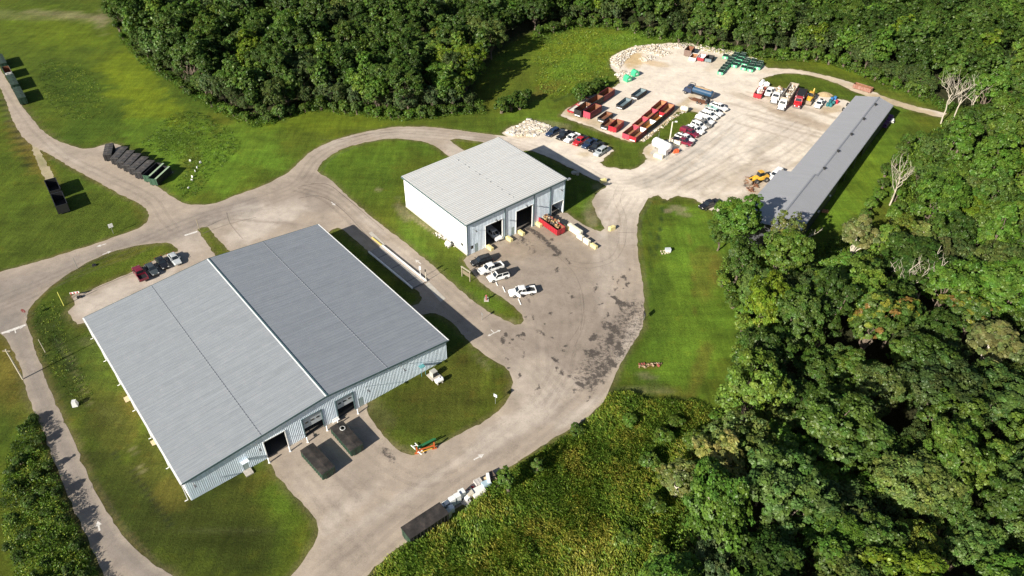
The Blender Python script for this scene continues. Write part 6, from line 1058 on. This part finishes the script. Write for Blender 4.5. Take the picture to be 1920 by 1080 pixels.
# ================================================================== VEGETATION
def unit(v): return v/np.maximum(np.linalg.norm(v, axis=-1, keepdims=True), 1e-9)
def quads(C, N_, size, asp, r):
    """leaf clumps: centre C, normal N_, random spin; slightly folded diamonds"""
    n = len(C); t = unit(np.cross(N_, unit(r.normal(size=(n, 3))))); b = np.cross(N_, t); s = size[:, None]
    V = np.stack([C-t*s, C-b*s*asp, C+t*s, C+b*s*asp], 1)
    V[:, 0] += N_*s*r.uniform(-.3, .3, (n, 1)); V[:, 2] -= N_*s*r.uniform(-.1, .4, (n, 1))
    return V.reshape(-1, 3)
def crown_mesh(name, seed, Rr, H, h0, nl, nt, lp, leaf, base=(.062, .118, .020), sparse=0.0, spot=None, up=.55, taper=0.0):
    r = np.random.default_rng(seed); zc = (H+h0)/2; rz = (H-h0)/2
    # lobes: limbs' foliage masses, uneven, biggest around the shoulder of the crown
    d = unit(r.normal(size=(nl, 3))); d[:, 2] = d[:, 2]*.9+.12; rad = r.uniform(.25, .95, nl)**.75
    c = d*rad[:, None]*np.array([Rr, Rr, rz])*.86; c[:, :2] *= (1-taper*np.clip(c[:, 2:]/rz, -1, 1)); lr = r.uniform(.24, .46, nl)*Rr*(1-.38*rad)
    c[0] = (0, 0, 0); lr[0] = Rr*.55
    idx = r.choice(nl, nt*3, p=lr**2/np.sum(lr**2)); dd = unit(r.normal(size=(nt*3, 3))); dd[:, 2] = np.where(dd[:, 2] < -.35, -dd[:, 2], dd[:, 2])
    T = c[idx]+dd*lr[idx][:, None]*r.uniform(.82, 1.12, (nt*3, 1))
    dist = np.linalg.norm(T[:, None]-c[None], axis=2)/lr[None]; dist[np.arange(len(T)), idx] = 9; ok = dist.min(1) > .78
    T = T[ok][:nt]; dd = dd[ok][:nt]; n = len(T)
    O = unit(T/np.array([Rr, Rr, rz])*.6+dd*.7); tr = r.uniform(.10, .21, n)*Rr**.75*1.15
    k = np.repeat(np.arange(n), lp); m = len(k); q = unit(r.normal(size=(m, 3))); q = np.where((np.sum(q*O[k], 1) < -.15)[:, None], -q, q)
    P = T[k]+q*(tr[k]*r.uniform(.25, 1, m)**.5)[:, None]*np.array([1, 1, .75]); N_ = unit(O[k]*.45+q*.4+np.array([0, 0, up])+r.normal(size=(m, 3))*.42)
    tc = r.uniform(.72, 1.28, (n, 1))*np.array([1, 1, 1])*np.stack([r.uniform(.85, 1.25, n), np.ones(n), r.uniform(.8, 1.2, n)], 1)
    C = np.array(base)*tc[k]*r.uniform(.7, 1.3, (m, 1))
    if spot:
        s = r.random(n) < spot[1]; cc = np.array([spot[0][i] for i in r.integers(0, len(spot[0]), n)]); C = np.where(s[k][:, None], cc[k]*r.uniform(.7, 1.2, (m, 1)), C)
    # sparse inner leaves so the crown is not hollow
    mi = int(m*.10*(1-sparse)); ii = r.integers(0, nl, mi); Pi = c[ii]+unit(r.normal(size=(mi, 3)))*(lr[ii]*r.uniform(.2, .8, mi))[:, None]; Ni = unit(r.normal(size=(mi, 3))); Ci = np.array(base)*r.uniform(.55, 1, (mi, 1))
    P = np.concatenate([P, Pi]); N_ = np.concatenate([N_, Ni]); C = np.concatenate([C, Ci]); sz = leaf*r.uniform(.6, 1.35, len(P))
    P[:, 2] += zc
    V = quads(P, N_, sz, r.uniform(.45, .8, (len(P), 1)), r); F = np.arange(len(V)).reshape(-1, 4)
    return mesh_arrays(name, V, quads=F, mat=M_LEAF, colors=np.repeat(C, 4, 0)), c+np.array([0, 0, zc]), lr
M_BARK = mat('brown_bark', (.13, .10, .075), .95, var=.3, scale=3, streak=(3, 3, .5)); M_BARKP = mat('pale_bark', (.50, .45, .37), .9, var=.2, scale=3, streak=(3, 3, .5)); M_DEADW = mat('bleached_dead_wood', (.42, .375, .30), .9, var=.12)
def limb(b, a, e, r0, r1, seed, n=4, bend=.12):
    r = random.Random(seed); a = Vector(a); e = Vector(e); L = (e-a).length; p = a; 
    for i in range(n):
        t = (i+1)/n; q = a.lerp(e, t)+(Vector((r.uniform(-1, 1), r.uniform(-1, 1), r.uniform(-.3, .8)))*L*bend*(1 if i < n-1 else 0)); b.cyl(p, q, r0+(r1-r0)*(i/n), r0+(r1-r0)*t, n=6, caps=False); p = q
    return p
def trunk_mesh(name, seed, H, h0, cs, m, r0=.34):
    b = MB(); top = limb(b, (0, 0, -.2), (cs[0][0]*.2, cs[0][1]*.2, h0+(H-h0)*.55), r0, r0*.4, seed, 5, .03)
    for i, c in enumerate(cs[1:9]): limb(b, (0, 0, h0*.75+i*.25), (c[0]*.9, c[1]*.9, c[2]), r0*.42, .05, seed*9+i, 4, .09)
    return b.mesh(name, m)
TREES = {}
def species(key, seed, Rr, H, h0, nl, nt, lp, leaf, bark=None, **kw):
    cm, c, lr = crown_mesh('crown', seed, Rr, H, h0, nl, nt, lp, leaf, **kw); TREES[key] = (cm, trunk_mesh('trunk', seed, H, h0, c, bark or M_BARK), Rr, H)
for i in range(5): species('broad%d' % i, 100+i, 5.6, 14.0+i*.6, 3.0, 24+i*2, 300, 44, .21)
for i in range(3): species('tall%d' % i, 120+i, 3.9, 15.5+i, .8, 24, 260, 42, .21, taper=.35)
for i in range(2): species('fine%d' % i, 130+i, 5.0, 13.0, 1.6, 30, 340, 36, .17, base=(.066, .108, .030))
species('autumn', 140, 5.4, 15, 4.5, 14, 210, 42, .26, spot=([(.20, .21, .03), (.20, .125, .035), (.17, .21, .03)], .24)); species('paleleaf', 141, 5.2, 14, 4.5, 11, 150, 34, .26, M_BARKP, base=(.125, .15, .05), sparse=.6, up=.9)
species('sparse', 142, 5.6, 14, 5, 10, 110, 30, .26, M_BARKP, base=(.075, .105, .035), sparse=.9)
for i in range(3): species('shrub%d' % i, 150+i, 2.0, 2.9, .1, 8, 80, 34, .17, base=(.062, .112, .018))
species('sapling', 160, 1.8, 6.2, .6, 9, 90, 32, .18, base=(.065, .115, .02), taper=.3)
TONES = [('dark green', (.60, .62, .62)), ('deep green', (.74, .74, .70)), ('mid green', (1, .97, .95)), ('fresh green', (1.15, 1.22, .95)), ('light green', (1.6, 1.42, 1.2)), ('yellow-green', (1.75, 1.45, .75)), ('olive green', (1.1, 1.02, .85)), ('grey-green', (1.18, 1.14, 1.5))]
SH = {'broad': 'broad crowned', 'tall': 'tall narrow', 'fine': 'finely leaved round', 'autumn': 'turning', 'paleleaf': 'pale leaved', 'sparse': 'thin leaved'}
def zone(u, v, left):
    if left:
        if u < 420: return 'along the field edge at the upper left wood' if v > 60 else 'in the depth of the upper left wood'
        if u < 700: return 'behind the curved road' if v > 95 else 'high in the upper left wood'
        if u < 1040: return 'at the right end of the upper left wood' if v > 90 else 'in the top middle of the wood beside the clearing'
        if u < 1420: return 'on the top wood edge above the rubble and bins'
        if u < 1640: return 'in the top wood above the dirt track'
        return 'in the upper right wood behind the bare white trees'
    if v < 330: return 'beside the lawn of the long shed' if u < 1780 else 'at the upper right edge of the wood'
    if v < 520: return 'around the near end of the long shed' if u < 1620 else ('far right of the long shed in the wood' if u < 1780 else 'at the right edge of the picture in the middle')
    if v < 760: return 'on the right side of the mown meadow' if u < 1500 else ('in the right hand wood around the turning autumn tree' if u < 1740 else 'at the right edge of the picture below the middle')
    if v < 930: return 'beside the scrub in the lower right wood' if u < 1480 else ('in the middle of the lower right wood' if u < 1720 else 'at the right edge in the lower right wood')
    return 'at the bottom edge next to the scrub' if u < 1480 else ('along the bottom edge of the lower right wood' if u < 1740 else 'in the bottom right corner of the picture')
def plant(key, x, y, s, sz, rz, tone, name, label, cat, group):
    cm, tm, Rr, H = TREES[key]; t = empty(name, (x, y, 0), rz, label, cat, group); t.scale = (s, s, s*sz)
    a = bpy.data.objects.new('crown', cm); b_ = bpy.data.objects.new('trunk', tm)
    for o in (a, b_): COL.objects.link(o); o.parent = t
    a.color = (*tone, 1)
    if 'shrub' not in key: t.scale = (s*tr.uniform(.82, 1.22), s*tr.uniform(.82, 1.22), s*sz); t.rotation_euler = (tr.uniform(-.08, .08), tr.uniform(-.08, .08), rz)
    return t
tr = random.Random(5); cand = []
grid = {}
def ok_place(x, y, r):
    gxk, gyk = int(x//8), int(y//8)
    for i in range(gxk-2, gxk+3):
        for j in range(gyk-2, gyk+3):
            for (a, b_, c) in grid.get((i, j), ()):
                if (a-x)**2+(b_-y)**2 < ((r+c)*.56)**2: return False
    grid.setdefault((gxk, gyk), []).append((x, y, r)); return True
def keep_off(x, y): return False
special = [('broad1', 1378, 478, 1.05, 1.0, 3, 'large broad tree leaning over the yard edge, its crown reaching the long shed roof', 0), ('broad3', 1345, 470, .72, .9, 2, 'smaller tree on the meadow side of the big tree by the long shed', 0), ('sparse', 1452, 505, 1.0, 1.0, 4, 'thin leaved tree with pale limbs in front of the near end of the long shed', 0), ('paleleaf', 1585, 508, 1.1, 1.0, 2, 'pale yellow leaved tree with white limbs at the end of the lawn strip', 0), ('autumn', 1600, 690, 1.15, 1.05, 2, 'tree with yellow and orange leaf clusters in the right hand wood', 0), ('autumn', 1795, 645, .85, .95, 1, 'dark tree with a few orange tips near the right side', 0), ('broad0', 1640, 1150, 1.0, .95, 5, 'round yellow-green tree at the bottom edge, brightest of the lower right wood', 0), ('sparse', 1265, 935, .75, .8, 4, 'slim pale tree with white limbs where the scrub meets the wood', 0), ('paleleaf', 1650, 300, .01, 1, 2, None, 0), ('broad4', 1385, 812, 1.15, 1.0, 4, 'large light green tree with a visible white trunk below the mown meadow', 0),
 ('paleleaf', 1700, 520, 1.0, .9, 3, 'light yellow-green round tree behind the bare white saplings', 0), ('broad2', 1560, 610, 1.2, .95, 4, 'broad light green tree above the autumn coloured one', 0), ('tall1', 490, 120, .9, .9, 4, None, 0)]
ntree = 0
for (k, u, v, s, sz, tn, lb, _) in special:
    if not lb: continue
    p = G(u, v); ok_place(p[0], p[1], TREES[k][2]*s*.9); plant(k, p[0], p[1], s, sz, tr.uniform(0, 6.28), TONES[tn][1], 'dead_tree' if k == 'x' else 'tree', lb, 'tree', None); ntree += 1
def sample(W, n, left, inset):
    lo = W.min(0); hi = W.max(0); lo = np.maximum(lo, (-330, 38)); hi = np.minimum(hi, (330, 430)); Q = rng.uniform(lo, hi, (n, 2)); Q = Q[sdf(Q, W) > inset]
    for x, y in Q:
        P_ = np.array([[x, y, 0.0]]); u, v = PX(P_); u = float(u[0]); v = float(v[0]); dist = math.hypot(x, y, 100)
        mx = 9*1400/dist
        if u < -mx*2 or u > 1920+mx*2.4 or v < -mx*1.2 or v-mx*2.9 > 1080: continue
        if v < 130: shp = tr.choices(['broad', 'tall', 'fine'], (.5, .3, .2))[0]
        elif left: shp = tr.choices(['broad', 'tall', 'fine'], (.35, .5, .15))[0]
        else: shp = tr.choices(['broad', 'tall', 'fine', 'sparse', 'paleleaf'], (.62, .08, .24, .03, .03))[0]
        key = shp+{'broad': str(tr.randrange(5)), 'tall': str(tr.randrange(3)), 'fine': str(tr.randrange(2))}.get(shp, '')
        s = tr.uniform(.72, 1.12) if left else tr.choice([tr.uniform(.6, .9), tr.uniform(.9, 1.3)])
        if not ok_place(x, y, TREES[key][2]*s): continue
        if left: tn = tr.choices(range(8), (4, 4, 4, 2, 1, .7, 1.2, 1))[0]
        else: tn = tr.choices(range(8), (2, 3, 4, 3, 2.2, 1.3, 2, 1.5))[0]
        if v < 120 and u > 1400: tn = tr.choices(range(8), (4, 5, 4, 1, .3, .3, 2, .5))[0]
        # size in the picture decides which trees stand as things of their own
        vis = TREES[key][2]*s/dist; cu, cv = PX(np.array([[x, y, 9.0]])); inframe = (-50 < float(cu[0]) < 1970 and -50 < float(cv[0]) < 1130)
        cand.append((vis*(1 if inframe else .3), key, x, y, s, tn, shp, u, v, left))
sample(W_FR, 14000, False, .6); sample(W_FL, 26000, True, 1.6)
cand.sort(key=lambda t: -t[0]); NI = 292-ntree
for (vis, key, x, y, s, tn, shp, u, v, left) in cand[:NI]:
    ph = zone(u, v, left); lb = '%s %s tree %s' % (TONES[tn][0], SH[shp], ph); tone = np.array(TONES[tn][1])*tr.uniform(.88, 1.12)*(1 if not left else .92)
    plant(key, x, y, s, tr.uniform(.85, 1.12), tr.uniform(0, 6.28), tuple(tone), 'tree', lb, 'tree', '%s %s trees %s' % (TONES[tn][0], SH[shp], ph))
def low_trees(pts, label, group, s0=.42, s1=.7):
    for u, v in pts:
        p = G(u, v); s = tr.uniform(s0, s1); plant('fine%d' % tr.randrange(2), p[0], p[1], s, tr.uniform(.8, 1.2), tr.uniform(0, 6.28), tuple(np.array(TONES[tr.choice((1, 2, 3, 2, 7))][1])*tr.uniform(.8, 1.05)), 'understory_tree', label, 'small tree', group)
# the rest of the wood, beyond the nearest three hundred trees, as one mass
VV, CC = [], []
for (vis, key, x, y, s, tn, shp, u, v, left) in cand[NI:]:
    cm = TREES[key][0]; n = len(cm.vertices); co = np.empty(n*3, np.float32); cm.vertices.foreach_get('co', co); co = co.reshape(-1, 4, 3); c4 = np.empty(n*4, np.float32); cm.color_attributes['col'].data.foreach_get('color', c4); c4 = c4.reshape(-1, 4, 4)
    fr_ = .62 if vis > .03 else (.30 if vis > .022 else .17); sel = rng.random(len(co)) < fr_; q = co[sel]; ctr = q.mean(1, keepdims=True); q = ctr+(q-ctr)*(1.2 if fr_ > .5 else 1.55 if fr_ > .2 else 1.95); a = tr.uniform(0, 6.28); c, s_ = math.cos(a), math.sin(a); q = q @ np.array([[c, s_, 0], [-s_, c, 0], [0, 0, 1]]); q = q*s+np.array([x, y, 0]); VV.append(q.reshape(-1, 3)); CC.append((c4[sel][:, :, :3]*np.array(TONES[tn][1])*tr.uniform(.8, 1.1)).reshape(-1, 3))
if VV:
    VV = np.concatenate(VV); CC = np.concatenate(CC); o = link('far_woodland', mesh_arrays('far_woodland', VV, quads=np.arange(len(VV)).reshape(-1, 4), mat=M_LEAF, colors=CC)); tag(o, 'dense green woodland filling the far edges beyond the nearer trees', 'woodland', None, 'stuff')
print('trees', NI+ntree, 'stuff trees', max(0, len(cand)-NI))
# shrubs along the wood edges and in the clearing
def shrubs(pts, s0, s1, tones, label, group, key='shrub'):
    for u, v in pts:
        p = G(u, v); s = tr.uniform(s0, s1); k = key+str(tr.randrange(3)) if key == 'shrub' else key; plant(k, p[0], p[1], s, tr.uniform(.8, 1.25), tr.uniform(0, 6.28), tuple(np.array(TONES[tr.choice(tones)][1])*tr.uniform(.85, 1.15)), 'shrub' if key == 'shrub' else 'young_tree', label, 'shrub' if key == 'shrub' else 'tree', group)
def along(pts, step, jit=4):
    out = []
    for a, b in zip(pts[:-1], pts[1:]):
        L = math.dist(a, b); n = max(1, int(L/step)); out += [(a[0]+(b[0]-a[0])*i/n+tr.uniform(-jit, jit), a[1]+(b[1]-a[1])*i/n+tr.uniform(-jit*.7, jit*.3)) for i in range(n)]
    return out
shrubs(along([(222, 60), (262, 108), (320, 150), (382, 192), (440, 220), (480, 232)], 20), .8, 1.4, (1, 2, 3), 'bushy shrub at the foot of the upper left wood along the field', 'shrubs along the field edge')
shrubs(along([(500, 230), (545, 215), (600, 207), (690, 217), (770, 223), (850, 214), (905, 211)], 20), .8, 1.5, (1, 2, 3, 7), 'bushy shrub at the foot of the wood above the curved road lawn', 'shrubs above the curved road lawn')
low_trees(along([(228, 52), (262, 95), (322, 140), (385, 180), (440, 206), (482, 218)], 19, 5), 'low bushy tree in the front row of the upper left wood along the field', 'front row trees along the field')
low_trees(along([(500, 218), (545, 204), (600, 196), (690, 205), (770, 211), (850, 203), (905, 198)], 19, 5), 'low bushy tree in the front row of the wood above the curved lawn', 'front row trees above the curved lawn')
low_trees(along([(1010, 52), (1110, 38), (1160, 44), (1215, 58), (1270, 68), (1330, 77), (1380, 90), (1430, 100), (1530, 104), (1585, 116), (1640, 141), (1700, 164), (1760, 184)], 20, 5), 'low bushy tree in the front row of the top wood', 'front row trees of the top wood')
shrubs([(940, 212), (958, 208), (975, 205), (968, 192), (985, 196)], 1.1, 1.7, (1, 2), 'large dark bush at the right tip of the upper left wood', 'bushes at the tip of the wood')
shrubs([(1082, 184), (1095, 178), (1108, 174), (1120, 168), (1133, 164), (1100, 186), (1115, 178), (1088, 192)], .9, 1.4, (1, 2, 3), 'tall dark green bush between the containers and the clearing', 'bushes behind the left line of containers')
shrubs(along([(1010, 68), (1060, 56), (1110, 50), (1160, 56), (1215, 70), (1270, 80), (1330, 90), (1380, 102), (1430, 110), (1530, 115), (1585, 128), (1640, 152), (1700, 174), (1745, 190)], 20, 5), .9, 1.5, (1, 2, 3), 'bushy shrub at the foot of the top wood along the clearing and track', 'shrubs along the top wood edge')
shrubs(along([(1352, 540), (1385, 600), (1392, 660), (1370, 730), (1345, 790), (1310, 800)], 22, 6), .8, 1.4, (1, 2, 3, 4), 'shrub on the edge of the wood beside the mown meadow', 'shrubs beside the mown meadow'); shrubs(along([(1660, 330), (1690, 400), (1660, 440), (1600, 460), (1700, 275), (1740, 250)], 22, 6), .9, 1.4, (1, 2, 3), 'shrub on the wood edge beside the lawn of the long shed', 'shrubs beside the shed lawn')
brush_pts = [(66, 790), (80, 830), (60, 850), (40, 870), (95, 880), (70, 900), (30, 920), (110, 930), (60, 950), (90, 970), (30, 980), (125, 985), (60, 1010), (100, 1020), (145, 1030), (40, 1050), (90, 1060), (130, 1075), (160, 1085), (70, 1100), (20, 1030), (50, 810), (110, 1110), (170, 1120), (25, 890), (85, 930)]
shrubs(brush_pts, .5, .78, (0, 1, 2), 'dark leafy bush in the roadside brush at the lower left', 'bushes in the lower left brush')
shrubs([(1080, 815)], .8, .8, (2,), 'round dark shrub alone on the road edge above the scrub', None); 
shrubs([(953, 925)], 1.05, 1.05, (3,), 'fresh green young tree standing at the road edge at the end of the junk row', None, 'sapling'); shrubs([(1005, 890)], .6, .6, (2,), 'small leafy young tree on the scrub edge right of the taller one', None, 'sapling')
shrubs([(1180, 800), (1240, 830), (1215, 880), (1300, 850), (1265, 800), (1320, 830), (1290, 900), (1180, 1020), (1225, 960), (1235, 1050)], .8, 1.3, (2, 3, 4, 6), 'green shrub standing in the scrub near the lower right wood', 'shrubs scattered in the scrub')
# bare dead trees
def dead(u, v, H, spread, seed, label, name='dead_tree', n=7, fine=3, m=None):
    p = G(u, v); r = random.Random(seed); b = MB(); t = empty(name, (p[0], p[1], 0), 0, label, 'dead tree', None); m = m or M_DEADW
    top = limb(b, (0, 0, -.2), (r.uniform(-.6, .6), r.uniform(-.6, .6), H*.55), .22, .12, seed, 4, .03); part('trunk', b, m, t)
    for i in range(n):
        a = 6.28*i/n+r.uniform(-.4, .4); z0 = H*r.uniform(.28, .55); L = spread*r.uniform(.6, 1.1); e = Vector((math.cos(a)*L, math.sin(a)*L, min(H, z0+H*r.uniform(.3, .5)))); b = MB(); limb(b, (0, 0, z0), e, .10, .03, seed*7+i, 4, .08)
        for j in range(fine):
            s = Vector((0, 0, z0)).lerp(e, r.uniform(.35, .95)); f = s+Vector((r.uniform(-1, 1)*spread*.35, r.uniform(-1, 1)*spread*.35, r.uniform(.08, .22)*H)); limb(b, s, f, .04, .012, seed*13+i*5+j, 3, .1)
        part('branch', b, m, t)
dead(1764, 232, 17, 5.5, 3, 'tallest bare white dead tree at the corner of the dirt track', n=8, fine=4); dead(1786, 226, 15, 4.5, 4, 'bare white dead tree just right of the tallest one at the track corner', n=6); dead(1812, 228, 14, 5.5, 5, 'leaning bare white tree, rightmost of the three at the track corner', n=6)
dead(1668, 385, 14, 3.8, 6, 'bare grey-white tree on the wood edge beside the lawn of the long shed', n=8, fine=4, m=mat('grey_dead_wood', (.40, .36, .28), .9)); dead(1660, 585, 15.5, 3.2, 7, 'left one of three bare white saplings in the middle of the right hand wood', n=5); dead(1681, 590, 15.5, 3.2, 8, 'middle one of three bare white saplings in the right hand wood', n=5); dead(1704, 588, 15.5, 4.2, 9, 'right one of three bare white saplings, spreading sideways, in the right hand wood', n=7)
dead(1478, 500, 12.5, 5.0, 10, 'bare limbed pale tree in front of the near end of the long shed roof', n=6, fine=3)
# low growth nobody could count
def growth(name, W, dens, h, leaf, pal, seed, label, clump=.45, per=12, palv=None, avoid=None, upr=.35):
    r = np.random.default_rng(seed); lo = W.min(0); hi = W.max(0); lo = np.maximum(lo, (-330, 45)); A = float(np.prod(hi-lo)); Q = r.uniform(lo, hi, (int(A*dens), 2)); s = sdf(Q, W); Q = Q[s > .05]; s = s[s > .05]
    if not len(Q): return
    hh = h*(.25+1.3*fbm(Q[:, 0]*.16, Q[:, 1]*.16, seed, 4)**1.5*1.6)*np.clip(s/1.2+.35, .35, 1); n = len(Q); k = np.repeat(np.arange(n), per); m = len(k)
    f = fbm(Q[:, 0]*.28, Q[:, 1]*.28, seed+9, 4)+r.normal(size=n)*.10; f = np.clip((f-.3)/.4, 0, .999); pi = (f*len(pal)).astype(int); C = np.array(pal)[pi][k]*r.uniform(.65, 1.35, (m, 1))*r.uniform(.9, 1.1, (m, 3))
    t = r.uniform(0, 1, m)**.6; P = np.stack([Q[k, 0]+r.normal(size=m)*clump*.5, Q[k, 1]+r.normal(size=m)*clump*.5, hh[k]*t], 1); N_ = unit(r.normal(size=(m, 3))+np.array([0, 0, max(upr, .2)])); V = quads(P, N_, leaf*r.uniform(.6, 1.4, m), r.uniform(.25, .6, (m, 1)), r)
    if upr < 0:   # upright leaning blades and plumes, all brushed one way by the wind in drifts
        wn = fbm(Q[:, 0]*.09, Q[:, 1]*.09, seed+4, 3)[k]*6.283; ax = unit(np.stack([np.cos(wn)*.7, np.sin(wn)*.7, np.full(m, .9)], 1)+r.normal(size=(m, 3))*.35); sd_ = unit(np.cross(ax, unit(r.normal(size=(m, 3))))); L_b = (leaf*r.uniform(.8, 2.0, m))[:, None]; w_b = L_b*r.uniform(.16, .34, (m, 1))
        V = np.stack([P-ax*L_b, P-sd_*w_b, P+ax*L_b, P+sd_*w_b], 1).reshape(-1, 3)
    o = link(name, mesh_arrays(name, V, quads=np.arange(len(V)).reshape(-1, 4), mat=M_LEAF, colors=np.repeat(C, 4, 0))); tag(o, label, 'undergrowth', None, 'stuff')
gA = (.095, .165, .022); gB = (.15, .235, .032); yA = (.23, .27, .034); yB = (.27, .265, .045); dk = (.036, .066, .012); ol = (.21, .26, .038)
growth('goldenrod_scrub', W_SC, 8, 1.35, .155, [gA, gB, gB, ol, gB, yA, ol, gB, yB], 200, 'tall yellow-green goldenrod scrub between the road and the lower right wood', per=13, upr=-9)
growth('roadside_brush', W_BR, 7, 1.5, .14, [dk, dk, gA, ol, gA], 201, 'dense dark green brush filling the lower left verge', per=12)
def G_poly(p, seed): return world_poly(p, step=20, jit=.4, fine=2, seed=seed)
growth('tall_weeds', G_poly([(318, 215), (375, 212), (430, 240), (450, 275), (430, 300), (400, 330), (372, 366), (345, 372), (326, 352), (352, 315), (330, 295), (300, 290), (262, 268), (290, 245)], 300), 2.0, .35, .13, [dk, gA, (.06, .115, .015), gA], 202, 'rough dark green weeds in the patch behind the roadside containers', per=8)
growth('tall_weeds', G_poly([(75, 118), (150, 120), (185, 160), (192, 215), (130, 225), (85, 190)], 301), 1.3, .3, .12, [dk, (.05, .09, .012), gA, ol], 203, 'dark unmown square of weeds in the upper left field', per=6)
growth('ditch_grass', G_poly([(62, 590), (100, 560), (118, 600), (130, 650), (158, 700), (180, 750), (160, 760), (125, 745), (95, 700), (72, 645)], 302), 2.6, .16, .10, [dk, dk, gA, dk, ol], 204, 'tall dark ditch grass along the inside of the exit lane', per=9)
growth('clearing_grass', G_poly([(1005, 75), (1060, 62), (1110, 58), (1200, 74), (1150, 96), (1140, 115), (1150, 140), (1110, 160), (1060, 180), (1020, 185), (1005, 150), (1000, 110)], 303), 1.4, .5, .17, [gB, (.08, .13, .016), yA, gA], 205, 'uneven long grass in the clearing left of the gravel yard', per=6)
growth('forest_undergrowth', G_poly([(222, 70), (262, 118), (320, 158), (382, 200), (440, 228), (480, 240), (520, 232), (545, 220), (600, 212), (690, 222), (770, 228), (850, 219), (910, 214), (905, 195), (850, 195), (760, 205), (690, 198), (600, 190), (540, 198), (480, 214), (430, 200), (370, 168), (310, 128), (262, 85), (240, 50)], 304), 2.6, 1.3, .2, [gA, gA, dk, (.06, .12, .016)], 206, 'leafy undergrowth along the lower edge of the upper left wood', per=9)
growth('forest_undergrowth', G_poly([(1000, 75), (1060, 60), (1110, 54), (1160, 60), (1215, 74), (1330, 93), (1430, 114), (1530, 118), (1585, 132), (1640, 156), (1740, 196), (1780, 215), (1800, 200), (1700, 160), (1600, 118), (1500, 98), (1370, 85), (1200, 52), (1100, 36), (1000, 55)], 305), 1.8, 1.3, .22, [gA, gA, dk, (.06, .12, .016)], 207, 'leafy undergrowth along the edge of the top wood', per=8)
growth('forest_undergrowth', G_poly([(1800, 215), (1745, 250), (1690, 290), (1675, 340), (1680, 400), (1650, 440), (1570, 450), (1510, 475), (1440, 490), (1365, 485), (1340, 520), (1375, 580), (1385, 640), (1372, 700), (1335, 760), (1335, 860), (1280, 960), (1240, 1060), (1240, 1200), (1330, 1200), (1360, 1000), (1400, 860), (1430, 720), (1440, 600), (1420, 540), (1560, 530), (1720, 450), (1740, 340), (1830, 250)], 306), 2.0, 2.0, .22, [gA, dk, (.06, .12, .016), gB], 208, 'leafy undergrowth under the edge trees of the right hand wood', per=9)
